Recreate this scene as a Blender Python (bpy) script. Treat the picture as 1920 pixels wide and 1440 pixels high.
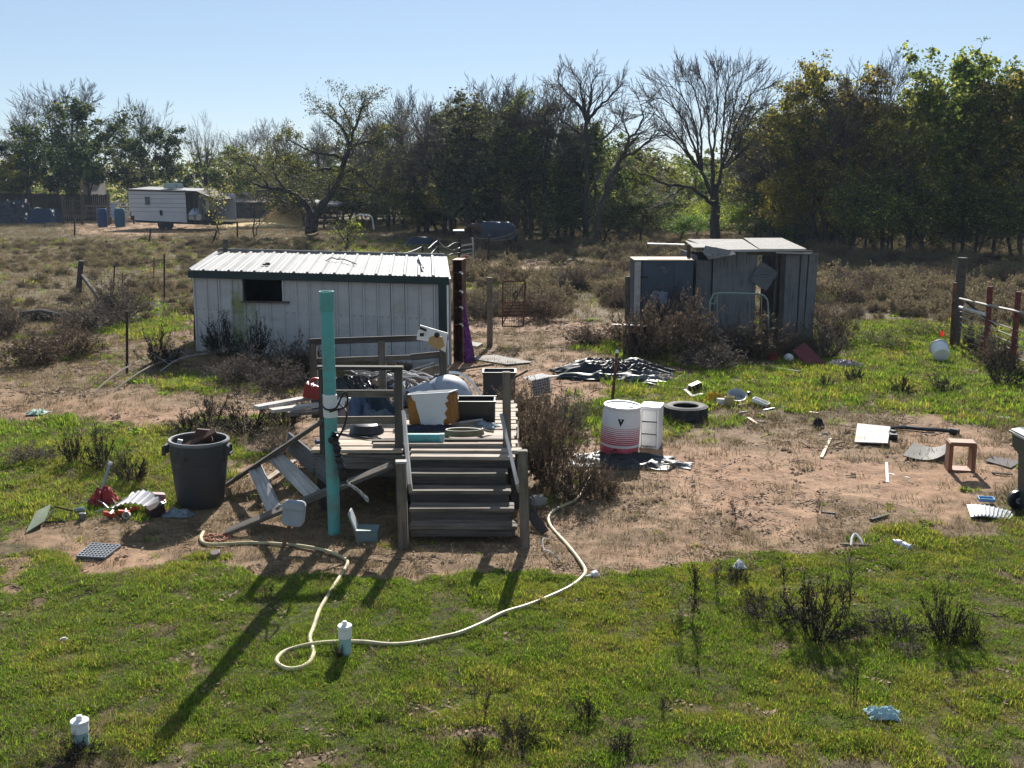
import bpy, bmesh, math, random
import numpy as np
from mathutils import Vector, Matrix

# ---------------------------------------------------------------- camera, sky, sun, exposure
for o in list(bpy.data.objects):
    bpy.data.objects.remove(o)
SC = bpy.context.scene
COL = SC.collection
FPX, HORIZON, CAMH = 2000.0, 335.0, 3.4           # focal length in pixels of a 1920 wide picture, horizon row, eye height
PITCH = math.atan((720 - HORIZON) / FPX)
cam_d = bpy.data.cameras.new('camera')
cam_d.sensor_width = 36
cam_d.lens = FPX / 1920 * 36
cam_d.clip_start = 0.1
cam_d.clip_end = 3000
cam = bpy.data.objects.new('camera', cam_d)
cam.location = (0, 0, CAMH)
cam.rotation_euler = (math.pi / 2 - PITCH, 0, 0)
COL.objects.link(cam)
SC.camera = cam

SUN_EL, SUN_AZ = math.radians(31.5), math.radians(6.5)   # sun ahead of the camera, a little to the right
world = bpy.data.worlds.new('World')
SC.world = world
world.use_nodes = True
wn = world.node_tree.nodes
sky = wn.new('ShaderNodeTexSky')
sky.sky_type = 'NISHITA'
sky.sun_disc = False
sky.sun_elevation = SUN_EL
sky.sun_rotation = SUN_AZ
sky.altitude = 600
sky.air_density = 0.9
sky.dust_density = 0.1
sky.ozone_density = 3.0
wn['Background'].inputs['Strength'].default_value = 0.05
tone = wn.new('ShaderNodeMix'); tone.data_type = 'RGBA'; tone.blend_type = 'MULTIPLY'; tone.inputs[0].default_value = 1
tone.inputs[7].default_value = (1.0, 0.955, 0.99, 1)
world.node_tree.links.new(sky.outputs[0], tone.inputs[6])
pale = wn.new('ShaderNodeMix'); pale.data_type = 'RGBA'; pale.inputs[0].default_value = 0.5     # thin high haze evens the sky out
pale.inputs[7].default_value = (4.3, 5.5, 6.7, 1)
world.node_tree.links.new(tone.outputs[2], pale.inputs[6])
world.node_tree.links.new(pale.outputs[2], wn['Background'].inputs['Color'])
sun_d = bpy.data.lights.new('sun', 'SUN')
sun_d.energy = 5.0
sun_d.angle = math.radians(0.5)
sun_d.color = (1.0, 0.955, 0.885)
sun = bpy.data.objects.new('sun', sun_d)
sdir = Vector((math.sin(SUN_AZ) * math.cos(SUN_EL), math.cos(SUN_AZ) * math.cos(SUN_EL), math.sin(SUN_EL)))
sun.rotation_euler = sdir.to_track_quat('Z', 'Y').to_euler()
sun.location = (0, 40, 60)
COL.objects.link(sun)
SC.view_settings.view_transform = 'Standard'
SC.view_settings.look = 'None'
SC.view_settings.gamma = 1
SC.view_settings.use_curve_mapping = False
SC.view_settings.exposure = 1.2
SC.cycles.max_bounces = 6
SC.cycles.diffuse_bounces = 3
SC.cycles.glossy_bounces = 2
SC.cycles.transmission_bounces = 4
SC.cycles.transparent_max_bounces = 6

# ---------------------------------------------------------------- noise and projection
def _hash(ix, iy, seed):
    with np.errstate(over='ignore'):
        h = (ix.astype(np.int64) * 374761393 + iy.astype(np.int64) * 668265263 + seed * 974711) & 0xffffffff
        h = ((h ^ (h >> 13)) * 1274126177) & 0xffffffff
        h = (h ^ (h >> 16)) & 0xffffffff
    return h / 4294967295.0

def vnoise(x, y, seed=0):
    x = np.asarray(x, float); y = np.asarray(y, float)
    ix = np.floor(x); iy = np.floor(y)
    fx = x - ix; fy = y - iy
    fx = fx * fx * (3 - 2 * fx); fy = fy * fy * (3 - 2 * fy)
    a = _hash(ix, iy, seed); b = _hash(ix + 1, iy, seed); c = _hash(ix, iy + 1, seed); d = _hash(ix + 1, iy + 1, seed)
    return (a * (1 - fx) + b * fx) * (1 - fy) + (c * (1 - fx) + d * fx) * fy

def fbm(x, y, octv=4, seed=0):
    s = 0; amp = 0.5; tot = 0
    for o in range(octv):
        s = s + amp * vnoise(np.asarray(x) * 2 ** o + 17.3 * o, np.asarray(y) * 2 ** o - 9.1 * o, seed + o)
        tot += amp; amp *= 0.5
    return s / tot

CP, SP = math.cos(PITCH), math.sin(PITCH)
def ray(u, v):
    a = (u - 960) / FPX; b = (720 - v) / FPX
    return Vector((a, CP + b * SP, -SP + b * CP))
def at_z(u, v, z=0.0):                       # where the line of sight through a picture point meets height z
    d = ray(u, v); t = (z - CAMH) / d.z
    return Vector((d.x * t, d.y * t, z))
def at_y(u, v, Y):                           # ... or meets the upright plane Y metres ahead
    d = ray(u, v); t = Y / d.y
    return Vector((d.x * t, Y, CAMH + d.z * t))
def proj(x, y, z):
    x = np.asarray(x, float); y = np.asarray(y, float); z = np.asarray(z, float) - CAMH
    f = y * CP - z * SP
    up = y * SP + z * CP
    f = np.where(f < 0.05, 0.05, f)
    return 960 + FPX * x / f, 720 - FPX * up / f

def hgt(x, y):                               # height of the ground
    x = np.asarray(x, float); y = np.asarray(y, float)
    fade = 1 / (1 + np.abs(y) / 60)
    h = 0.09 * (fbm(x * 0.35, y * 0.35, 3, 5) - 0.5) + 0.035 * (fbm(x * 1.7, y * 1.7, 3, 11) - 0.5)
    return h * np.clip(fade + 0.3, 0, 1)
def G(u, v):                                 # point of the ground seen at a picture point
    p = at_z(u, v)
    for _ in range(3):
        p = at_z(u, v, float(hgt(p.x, p.y)))
    return p

# ---------------------------------------------------------------- materials
MATS = {}
def nodes_of(name):
    m = bpy.data.materials.new(name); m.use_nodes = True
    nt = m.node_tree
    return m, nt.nodes, nt.links, nt.nodes['Principled BSDF'], nt.nodes['Material Output']

def coords(N, L, scale=(1, 1, 1), kind='Object', rnd=True):
    tc = N.new('ShaderNodeTexCoord'); mp = N.new('ShaderNodeMapping')
    mp.inputs['Scale'].default_value = scale
    L.new(tc.outputs[kind], mp.inputs['Vector'])
    if rnd:
        oi = N.new('ShaderNodeObjectInfo'); mul = N.new('ShaderNodeVectorMath'); mul.operation = 'SCALE'
        mul.inputs[0].default_value = (37.0, 61.0, 23.0)
        L.new(oi.outputs['Random'], mul.inputs['Scale'])
        L.new(mul.outputs[0], mp.inputs['Location'])
    return mp.outputs['Vector']

def noise(N, L, vec, scale, detail=4, rough=0.6, dist=0.0):
    n = N.new('ShaderNodeTexNoise'); n.inputs['Scale'].default_value = scale
    n.inputs['Detail'].default_value = detail; n.inputs['Roughness'].default_value = rough
    n.inputs['Distortion'].default_value = dist
    if vec is not None: L.new(vec, n.inputs['Vector'])
    return n.outputs['Fac']

def ramp(N, L, fac, stops):
    r = N.new('ShaderNodeValToRGB')
    while len(r.color_ramp.elements) < len(stops): r.color_ramp.elements.new(0.5)
    for e, (p, c) in zip(r.color_ramp.elements, stops):
        e.position = p; e.color = (*c, 1) if len(c) == 3 else c
    L.new(fac, r.inputs['Fac'])
    return r.outputs['Color']

def mixc(N, L, fac, a, b, mode='MIX'):
    m = N.new('ShaderNodeMix'); m.data_type = 'RGBA'; m.blend_type = mode
    for sock, val in ((0, fac), (6, a), (7, b)):
        if isinstance(val, (int, float)): m.inputs[sock].default_value = val
        elif isinstance(val, tuple): m.inputs[sock].default_value = (*val, 1) if len(val) == 3 else val
        else: L.new(val, m.inputs[sock])
    return m.outputs[2]

def bump(N, L, B, fac, strength=0.3, dist=0.01):
    b = N.new('ShaderNodeBump'); b.inputs['Strength'].default_value = strength; b.inputs['Distance'].default_value = dist
    L.new(fac, b.inputs['Height']); L.new(b.outputs[0], B.inputs['Normal'])

def mat(name, c1, c2=None, scale=6.0, stretch=(1, 1, 1), rough=0.7, metal=0.0, dirt=None, dirt_scale=2.5, dirt_at=(0.5, 0.65),
        bmp=0.25, bdist=0.006, spec=0.3, transl=0.0, kind='Object'):
    """two mottled tones, an optional layer of dirt or rust in patches, fine relief"""
    if name in MATS: return MATS[name]
    m, N, L, B, O = nodes_of(name)
    c2 = c2 or tuple(x * 0.7 for x in c1)
    v = coords(N, L, stretch, kind)
    n1 = noise(N, L, v, scale, 6, 0.65)
    col = ramp(N, L, n1, [(0.3, c2), (0.68, c1)])
    if dirt:
        v2 = coords(N, L, (1, 1, 1), kind)
        n2 = noise(N, L, v2, dirt_scale, 8, 0.7, 0.4)
        mask = ramp(N, L, n2, [(dirt_at[0], (0, 0, 0)), (dirt_at[1], (1, 1, 1))])
        col = mixc(N, L, mask, col, dirt)
    L.new(col, B.inputs['Base Color'])
    B.inputs['Roughness'].default_value = rough; B.inputs['Metallic'].default_value = metal
    B.inputs['Specular IOR Level'].default_value = spec
    if bmp: bump(N, L, B, noise(N, L, v, scale * 3, 5, 0.7), bmp, bdist)
    if transl:
        t = N.new('ShaderNodeBsdfTranslucent'); L.new(col, t.inputs['Color'])
        mx = N.new('ShaderNodeMixShader'); mx.inputs[0].default_value = transl
        L.new(B.outputs[0], mx.inputs[1]); L.new(t.outputs[0], mx.inputs[2]); L.new(mx.outputs[0], O.inputs['Surface'])
    MATS[name] = m
    return m

def leafmat(name, c_dark, c_light, c_odd=None, odd=0.1, transl=0.45, tint=True, per='island', gloss=0.012):
    """foliage: colour varies leaf by leaf, light passes through"""
    m, N, L, B, O = nodes_of(name)
    if per == 'island':
        g = N.new('ShaderNodeNewGeometry'); r = g.outputs['Random Per Island']
    else:
        oi = N.new('ShaderNodeObjectInfo'); r = oi.outputs['Random']
    stops = [(0.0, c_dark), (1 - odd if c_odd else 1.0, c_light)]
    if c_odd: stops += [(1 - odd + 0.001, c_odd), (1.0, c_odd)]
    col = ramp(N, L, r, stops)
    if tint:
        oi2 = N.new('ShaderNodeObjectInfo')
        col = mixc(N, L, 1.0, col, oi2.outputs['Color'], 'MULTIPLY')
    d = N.new('ShaderNodeBsdfDiffuse'); L.new(col, d.inputs['Color'])
    t = N.new('ShaderNodeBsdfTranslucent'); L.new(col, t.inputs['Color'])
    mx = N.new('ShaderNodeMixShader'); mx.inputs[0].default_value = transl
    L.new(d.outputs[0], mx.inputs[1]); L.new(t.outputs[0], mx.inputs[2])
    gl = N.new('ShaderNodeBsdfGlossy'); gl.inputs['Roughness'].default_value = 0.5
    gl.inputs['Color'].default_value = (0.8, 0.85, 0.9, 1)
    mx2 = N.new('ShaderNodeMixShader'); mx2.inputs[0].default_value = gloss
    L.new(mx.outputs[0], mx2.inputs[1]); L.new(gl.outputs[0], mx2.inputs[2]); L.new(mx2.outputs[0], O.inputs['Surface'])
    N.remove(B)
    return m

# ---------------------------------------------------------------- mesh helpers: every shape is (verts n x 3, list of faces)
def fast_mesh(name, V, quads=None, tris=None, smooth=False):
    me = bpy.data.meshes.new(name)
    V = np.asarray(V, np.float32)
    nq = 0 if quads is None else len(quads); nt = 0 if tris is None else len(tris)
    me.vertices.add(len(V)); me.vertices.foreach_set('co', V.ravel())
    loops = np.concatenate([np.asarray(a, np.int32).ravel() for a in (quads, tris) if a is not None and len(a)])
    me.loops.add(len(loops)); me.loops.foreach_set('vertex_index', loops)
    me.polygons.add(nq + nt)
    starts = np.concatenate([np.arange(nq) * 4, nq * 4 + np.arange(nt) * 3]).astype(np.int32)
    me.polygons.foreach_set('loop_start', starts)
    if smooth: me.polygons.foreach_set('use_smooth', np.ones(nq + nt, bool))
    me.update(calc_edges=True)
    return me

def join(shapes):
    V = []; F = []
    for v, f in shapes:
        o = len(V)
        V += [tuple(p) for p in v]; F += [tuple(i + o for i in q) for q in f]
    return V, F

BOXF = [(0, 1, 3, 2), (4, 6, 7, 5), (0, 4, 5, 1), (2, 3, 7, 6), (0, 2, 6, 4), (1, 5, 7, 3)]
def box(c, s, rot=None, taper=1.0):
    """box of size s round c; taper scales its upper end; rot = euler or matrix"""
    c = Vector(c)
    M = Matrix.Identity(3) if rot is None else (rot if isinstance(rot, Matrix) else Matrix.Rotation(rot, 3, 'Z') if isinstance(rot, (int, float)) else
        (Matrix.Rotation(rot[2], 3, 'Z') @ Matrix.Rotation(rot[1], 3, 'Y') @ Matrix.Rotation(rot[0], 3, 'X')))
    V = []
    for i in (-.5, .5):
        for j in (-.5, .5):
            for k in (-.5, .5):
                t = taper if k > 0 else 1
                V.append(c + M @ Vector((i * s[0] * t, j * s[1] * t, k * s[2])))
    return V, BOXF

def frame_of(p0, p1, up=(0, 0, 1)):
    p0 = Vector(p0); p1 = Vector(p1)
    X = (p1 - p0).normalized(); U = Vector(up)
    if abs(X.dot(U.normalized())) > 0.97: U = Vector((0, 1, 0))
    Y = U.cross(X).normalized(); Z = X.cross(Y)
    return Matrix((X, Y, Z)).transposed()

def tube(pts, r, n=8, caps=True):
    pts = [Vector(p) for p in pts]
    R = [r] * len(pts) if isinstance(r, (int, float)) else list(r)
    V = []; F = []
    T0 = (pts[1] - pts[0]).normalized()
    A = T0.orthogonal().normalized()
    for i, p in enumerate(pts):
        T = (pts[min(i + 1, len(pts) - 1)] - pts[max(i - 1, 0)]).normalized()
        A = (A - T * A.dot(T))
        A = A.normalized() if A.length > 1e-6 else T.orthogonal().normalized()
        Bn = T.cross(A)
        for k in range(n):
            a = 2 * math.pi * k / n
            V.append(p + (A * math.cos(a) + Bn * math.sin(a)) * R[i])
    for i in range(len(pts) - 1):
        for k in range(n):
            F.append((i * n + k, i * n + (k + 1) % n, (i + 1) * n + (k + 1) % n, (i + 1) * n + k))
    if caps:
        F.append(tuple(range(n - 1, -1, -1))); F.append(tuple((len(pts) - 1) * n + k for k in range(n)))
    return V, F

def smooth_path(pts, k=6):
    pts = [Vector(p) for p in pts]; out = []
    for i in range(len(pts) - 1):
        p0 = pts[max(i - 1, 0)]; p1 = pts[i]; p2 = pts[i + 1]; p3 = pts[min(i + 2, len(pts) - 1)]
        for j in range(k):
            t = j / k
            out.append(0.5 * ((2 * p1) + (p2 - p0) * t + (2 * p0 - 5 * p1 + 4 * p2 - p3) * t * t + (3 * p1 - p0 - 3 * p2 + p3) * t ** 3))
    out.append(pts[-1])
    return out

def lathe(profile, c, n=28, M=None, close=False):
    """profile of (radius, height), turned about the upright (or M's z) axis at c"""
    c = Vector(c); V = []; F = []
    for r, z in profile:
        for k in range(n):
            a = 2 * math.pi * k / n
            p = Vector((r * math.cos(a), r * math.sin(a), z))
            V.append(c + (M @ p if M else p))
    m = len(profile)
    for i in range(m if close else m - 1):
        j = (i + 1) % m
        for k in range(n):
            F.append((i * n + k, i * n + (k + 1) % n, j * n + (k + 1) % n, j * n + k))
    if not close:
        if profile[0][0] > 1e-4: F.append(tuple(range(n - 1, -1, -1)))
        if profile[-1][0] > 1e-4: F.append(tuple((m - 1) * n + k for k in range(n)))
    return V, F

def grid_sheet(fn, nu, nv, thick=0.0):
    """fn(s, t) -> point for s, t in 0..1; a sheet, given real thickness below itself if thick"""
    V = [Vector(fn(i / nu, j / nv)) for j in range(nv + 1) for i in range(nu + 1)]
    F = [(j * (nu + 1) + i, j * (nu + 1) + i + 1, (j + 1) * (nu + 1) + i + 1, (j + 1) * (nu + 1) + i) for j in range(nv) for i in range(nu)]
    if thick:
        o = len(V)
        V = V + [p - Vector((0, 0, thick)) for p in V]
        F = F + [tuple(i + o for i in reversed(f)) for f in F[:nu * nv]]
        W = nu + 1
        rim = [i for i in range(W)] + [j * W + nu for j in range(1, nv + 1)] + [nv * W + i for i in range(nu - 1, -1, -1)] + [j * W for j in range(nv - 1, 0, -1)]
        for a, b in zip(rim, rim[1:] + rim[:1]): F.append((b, a, a + o, b + o))
    return V, F

def prism(poly, thick, M, c):
    """flat outline (x, y) given thickness, laid in frame M at c"""
    c = Vector(c); n = len(poly)
    V = [c + M @ Vector((x, y, -thick / 2)) for x, y in poly] + [c + M @ Vector((x, y, thick / 2)) for x, y in poly]
    F = [tuple(range(n - 1, -1, -1)), tuple(range(n, 2 * n))] + [(i, (i + 1) % n, (i + 1) % n + n, i + n) for i in range(n)]
    return V, F

# ---------------------------------------------------------------- objects
def tag(o, label=None, cat=None, group=None, kind=None):
    if label: o['label'] = label
    if cat: o['category'] = cat
    if group: o['group'] = group
    if kind: o['kind'] = kind
    return o

def empty(name, loc, label, cat, group=None):
    o = bpy.data.objects.new(name, None); o.location = loc
    o.empty_display_size = 0.1
    COL.objects.link(o)
    return tag(o, label, cat, group)

def root_loc(o):
    p = Vector((0, 0, 0))
    while o is not None:
        p += o.location; o = o.parent
    return p

def obj(name, shape, m, parent=None, smooth=False, bev=0.0, loc=None):
    """shape in world coordinates -> one mesh object, its origin at its thing's base (or at loc when it is the thing)"""
    V, F = shape
    o0 = root_loc(parent) if parent is not None else Vector(loc if loc is not None else (0, 0, 0))
    me = bpy.data.meshes.new(name)
    me.from_pydata([tuple(Vector(p) - o0) for p in V], [], F)
    if bev:
        bm = bmesh.new(); bm.from_mesh(me)
        bmesh.ops.remove_doubles(bm, verts=bm.verts, dist=1e-5)
        es = [e for e in bm.edges if len(e.link_faces) == 2 and e.calc_face_angle(0) > 0.6]
        bmesh.ops.bevel(bm, geom=es, offset=bev, segments=2, affect='EDGES', clamp_overlap=True)
        bm.to_mesh(me); bm.free()
    if smooth: me.polygons.foreach_set('use_smooth', np.ones(len(me.polygons), bool))
    me.validate(); me.update()
    ms = m if isinstance(m, (list, tuple)) else [m]
    for x in ms: me.materials.append(x)
    if smooth and smooth != 'all':
        me.set_sharp_from_angle(angle=math.radians(38))
    o = bpy.data.objects.new(name, me); COL.objects.link(o)
    if parent is not None: o.parent = parent
    else: o.location = o0
    return o

def solo(name, shape, m, loc, label, cat, group=None, smooth=False, bev=0.0):
    """a thing that is one mesh"""
    return tag(obj(name, shape, m, None, smooth, bev, loc), label, cat, group)

def board(name, p0, p1, w, t, m, parent=None, up=(0, 0, 1), bev=0.004, warp=0.0, rng=None):
    """sawn board from p0 to p1, w across and t thick; local x runs with the grain"""
    p0 = Vector(p0); p1 = Vector(p1); Lg = (p1 - p0).length
    M = frame_of(p0, p1, up)
    k = 6 if warp else 1
    V = []; F = []
    ph = random.random() * 6
    for i in range(k + 1):
        x = Lg * (i / k - .5)
        b = warp * math.sin(ph + 3.0 * i / k)
        for y, z in ((-w / 2, -t / 2), (w / 2, -t / 2), (w / 2, t / 2), (-w / 2, t / 2)): V.append((x, y, z + b))
    for i in range(k):
        a = i * 4
        for j in range(4): F.append((a + j, a + (j + 1) % 4, a + 4 + (j + 1) % 4, a + 4 + j))
    F.append((0, 3, 2, 1)); F.append((k * 4, k * 4 + 1, k * 4 + 2, k * 4 + 3))
    o = obj(name, (V, F), m, None, False, bev)
    T = Matrix.Translation((p0 + p1) / 2) @ M.to_4x4()
    if parent is not None:
        T = Matrix.Translation(-root_loc(parent)) @ T
        o.parent = parent
    o.matrix_local = T
    return o
# ---------------------------------------------------------------- ground plan: where earth, green grass and dry growth lie
# blobs (u, v, half width, half height) outline patches of the plan; they are turned into a map of the ground itself
DIRT = [(1430, 905, 400, 118, 1.0), (1700, 860, 230, 80, .8), (1350, 970, 330, 70, .9), (830, 1025, 330, 50, 1.6), (800, 1000, 260, 60, 1.6), (560, 1000, 260, 60, 1.3), (230, 1010, 190, 55, .8),
        (10, 1075, 60, 18, .7), (120, 690, 300, 75, .52), (140, 760, 330, 40, .75), (430, 748, 170, 22, .9), (930, 695, 190, 45, 1.0), (1010, 622, 200, 30, .9),
        (900, 740, 160, 40, .8), (260, 428, 130, 16, .8), (1020, 500, 160, 14, .55), (420, 645, 120, 60, .5), (700, 860, 180, 90, .9), (460, 930, 120, 70, .7),
        (1040, 720, 130, 35, .8), (1130, 960, 90, 60, .8), (330, 985, 130, 60, .75), (1250, 700, 60, 18, .5), (1620, 790, 160, 18, .5),
        ]
GREEN = [(310, 722, 110, 20, 1.0), (420, 765, 120, 26, .8), (300, 600, 110, 36, .8), (1330, 722, 300, 30, 1.0), (1130, 800, 70, 50, .9), (1260, 800, 110, 40, .8),
         (1700, 640, 190, 34, .8), (1640, 700, 260, 32, .8), (1250, 660, 130, 30, .7), (1800, 760, 180, 30, .8), (1850, 960, 70, 26, .9), (1860, 1030, 170, 40, 1.2), (1700, 1060, 200, 30, .8), (90, 820, 260, 40, .8), (200, 890, 280, 70, .9),
         (60, 930, 140, 80, .9), (950, 1240, 1200, 190, 1.0), (150, 1130, 300, 80, 1.0), (1300, 1150, 700, 110, 1.0), (60, 440, 140, 26, .3), (300, 500, 160, 20, .25), (930, 540, 70, 18, .6), (885, 590, 30, 20, .7),
         (400, 960, 70, 40, .5), (1480, 745, 260, 22, .7), (700, 465, 140, 16, .5), (330, 470, 120, 18, .2), (140, 665, 60, 14, .6), (1890, 880, 40, 12, .6), (1650, 930, 120, 12, .3)]
THATCH = [(950, 1390, 430, 62, 1), (300, 1405, 260, 50, .8), (1700, 1215, 120, 30, .9), (1530, 1190, 150, 50, .7), (1230, 1400, 300, 45, .8), (330, 1240, 120, 22, .6), (250, 1180, 200, 20, .45), (1450, 1130, 120, 30, .5)]
DEBRIS = [(620, 975, 330, 80, 1.3), (840, 1015, 240, 40, 1.2), (1430, 800, 260, 42, 1.0), (1130, 930, 130, 60, .8), (800, 1045, 330, 28, .8), (230, 985, 150, 34, .9), (950, 650, 130, 34, .8), (330, 735, 330, 24, .7), (1650, 850, 120, 30, .6), (1300, 1010, 300, 20, .7), (1650, 980, 160, 30, .8), (60, 640, 200, 40, .7), (150, 700, 260, 60, .6), (640, 900, 120, 60, .6), (560, 980, 200, 40, .9)]
def plan(x, y, z=0.0):
    """earth, green and dry shares of the ground at (x, y)"""
    u, v = proj(x, y, z)
    outside = (np.abs(u - 960) > 2600)
    u = np.clip(u, -60, 1975)                  # past the yard seen here the same ground goes on
    wu = (fbm(x * 1.1, y * 1.1, 4, 31) - .5); wv = (fbm(x * 1.1 + 40, y * 1.1, 4, 37) - .5)
    near = np.clip((v - 335) / 700, .05, 1.2)
    u2 = u + wu * 260 * near; v2 = v + wv * 100 * near
    def cover(blobs):
        s = np.zeros_like(u2)
        for cu, cv, ru, rv, a in blobs:
            q = ((u2 - cu) / ru) ** 2 + ((v2 - cv) / rv) ** 2
            s = np.maximum(s, a * np.clip(1.55 - q, 0, 1))
        return s
    d = cover(DIRT); g = cover(GREEN)
    fine = fbm(x * 3.1, y * 3.1, 4, 53)
    d = np.clip(d * 1.35 + (fine - .5) * 1.4 - .10, 0, 1)
    g = np.clip(g * 1.2 + (fbm(x * 1.6, y * 1.6, 4, 71) - .5) * 1.1, 0, 1) * (1 - d)
    g = g * (1 - .75 * np.clip(cover(THATCH) * .8 * np.clip(.5 + (fine - .5) * 4, 0, 1.2) + (fine - .66) * 2.5, 0, 1))
    g = np.where(y < 5.5, np.clip(.8 + (fine - .5) * 2, 0, 1), g)
    d = d * (1 - .55 * np.clip(cover(DEBRIS) * 1.3 + (fine - .5) * 1.6, 0, 1))
    d = np.where(outside, np.clip((fine - .55) * 3, 0, 1), d)
    return d, g, np.clip(1 - d - g, 0, 1)

def build_ground():
    # one sheet: rows close together near the camera, columns spread with distance
    ys = [-60, -30, -12, -4, 0, 2, 3.5] + list(np.geomspace(4.6, 34, 470)) + list(np.geomspace(34.6, 120, 90)) + list(np.geomspace(126, 900, 26))
    ys = np.array(ys)
    ts = np.concatenate([np.linspace(-4, -.8, 10)[:-1], np.linspace(-.8, -.56, 24)[:-1], np.linspace(-.56, .56, 500), np.linspace(.56, .8, 24)[1:], np.linspace(.8, 4, 10)[1:]])
    Y, T = np.meshgrid(ys, ts, indexing='ij')
    X = T * np.maximum(Y, 4.6)
    X = np.where(Y < 4.6, T * (4.6 + (4.6 - Y) * 1.2), X)
    d, g, dry = plan(X, Y)
    Z = hgt(X, Y)
    near = np.clip(1 - Y / 45, 0, 1)
    clod = np.abs(fbm(X * 5, Y * 5, 3, 91) - .5) * 2
    Z = Z + near * (d * .05 * (fbm(X * 3.3, Y * 4.6, 4, 83) - .5) + (.018 + .02 * g) * (fbm(X * 8, Y * 8, 3, 87) - .5) + d * .03 * (clod - .3))
    nr, nc = Y.shape
    V = np.stack([X, Y, Z], -1).reshape(-1, 3)
    i = np.arange(nr * nc).reshape(nr, nc)
    Q = np.stack([i[:-1, :-1], i[:-1, 1:], i[1:, 1:], i[1:, :-1]], -1).reshape(-1, 4)
    me = fast_mesh('ground', V, Q, None, True)
    a = me.color_attributes.new('plan', 'FLOAT_COLOR', 'POINT')
    a.data.foreach_set('color', np.stack([d, g, dry, np.ones_like(d)], -1).reshape(-1).astype(np.float32))
    m, N, L, B, O = nodes_of('earth and turf')
    at = N.new('ShaderNodeAttribute'); at.attribute_name = 'plan'
    sep = N.new('ShaderNodeSeparateColor'); L.new(at.outputs['Color'], sep.inputs[0])
    v = coords(N, L, (1, 1, 1), 'Object', False)
    n1 = noise(N, L, v, 1.3, 8, .65); n2 = noise(N, L, v, 9, 8, .7); n3 = noise(N, L, v, 42, 6, .7)
    sand = ramp(N, L, n1, [(.3, (.12, .077, .050)), (.47, (.245, .160, .102)), (.66, (.37, .256, .166))])
    clods = ramp(N, L, n2, [(.33, (.12, .068, .046)), (.5, (.28, .168, .11)), (.63, (.39, .255, .168))])
    n0 = noise(N, L, v, .45, 4, .6)
    sand = mixc(N, L, ramp(N, L, n0, [(.42, (0, 0, 0)), (.62, (.75, .75, .75))]), sand, (.295, .175, .105))
    earth = mixc(N, L, .42, sand, clods)
    bits = ramp(N, L, n3, [(.36, (.55, .5, .46)), (.52, (1, 1, 1)), (.72, (1.25, 1.2, 1.12))])
    earth = mixc(N, L, .8, earth, bits, 'MULTIPLY')
    turf = ramp(N, L, n2, [(.3, (.018, .02, .009)), (.52, (.05, .055, .02)), (.7, (.15, .125, .06))])
    straw = ramp(N, L, n2, [(.3, (.045, .034, .02)), (.5, (.10, .078, .045)), (.7, (.19, .145, .08))])
    c = mixc(N, L, sep.outputs[1], straw, turf)
    c = mixc(N, L, sep.outputs[0], c, earth)
    L.new(c, B.inputs['Base Color']); B.inputs['Roughness'].default_value = .95; B.inputs['Specular IOR Level'].default_value = .1
    bump(N, L, B, n3, .55, .02)
    me.materials.append(m)
    o = bpy.data.objects.new('ground', me); COL.objects.link(o)
    return tag(o, kind='structure')
GROUND = build_ground()

# ---------------------------------------------------------------- scattering of what nobody could count
def scatter(name, pts, rot, scl, idx, sources, label, cat):
    me = bpy.data.meshes.new(name); pts = np.asarray(pts, np.float32)
    me.vertices.add(len(pts)); me.vertices.foreach_set('co', pts.ravel())
    me.attributes.new('rot', 'FLOAT_VECTOR', 'POINT').data.foreach_set('vector', np.asarray(rot, np.float32).ravel())
    me.attributes.new('scl', 'FLOAT', 'POINT').data.foreach_set('value', np.asarray(scl, np.float32))
    me.attributes.new('idx', 'INT', 'POINT').data.foreach_set('value', np.asarray(idx, np.int32))
    src = bpy.data.collections.new(name + '_kinds')
    for i, s in enumerate(sources):
        so = bpy.data.objects.new(f'{name}_tuft', s); src.objects.link(so)
    o = bpy.data.objects.new(name, me); COL.objects.link(o)
    ng = bpy.data.node_groups.new(name, 'GeometryNodeTree')
    ng.interface.new_socket('Geometry', in_out='INPUT', socket_type='NodeSocketGeometry')
    ng.interface.new_socket('Geometry', in_out='OUTPUT', socket_type='NodeSocketGeometry')
    N, L = ng.nodes, ng.links
    gi = N.new('NodeGroupInput'); go = N.new('NodeGroupOutput')
    ip = N.new('GeometryNodeInstanceOnPoints'); ci = N.new('GeometryNodeCollectionInfo')
    ci.inputs['Collection'].default_value = src; ci.inputs['Separate Children'].default_value = True; ci.inputs['Reset Children'].default_value = True
    mp = N.new('GeometryNodeMeshToPoints')
    def named(nm, t):
        a = N.new('GeometryNodeInputNamedAttribute'); a.data_type = t; a.inputs['Name'].default_value = nm; return a.outputs['Attribute']
    L.new(gi.outputs[0], mp.inputs['Mesh']); L.new(mp.outputs[0], ip.inputs['Points'])
    L.new(ci.outputs[0], ip.inputs['Instance']); ip.inputs['Pick Instance'].default_value = True
    L.new(named('idx', 'INT'), ip.inputs['Instance Index'])
    e2r = N.new('FunctionNodeEulerToRotation'); L.new(named('rot', 'FLOAT_VECTOR'), e2r.inputs[0]); L.new(e2r.outputs[0], ip.inputs['Rotation'])
    L.new(named('scl', 'FLOAT'), ip.inputs['Scale'])
    L.new(ip.outputs[0], go.inputs[0])
    md = o.modifiers.new('scatter', 'NODES'); md.node_group = ng
    return tag(o, label, cat, None, 'stuff')

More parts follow.
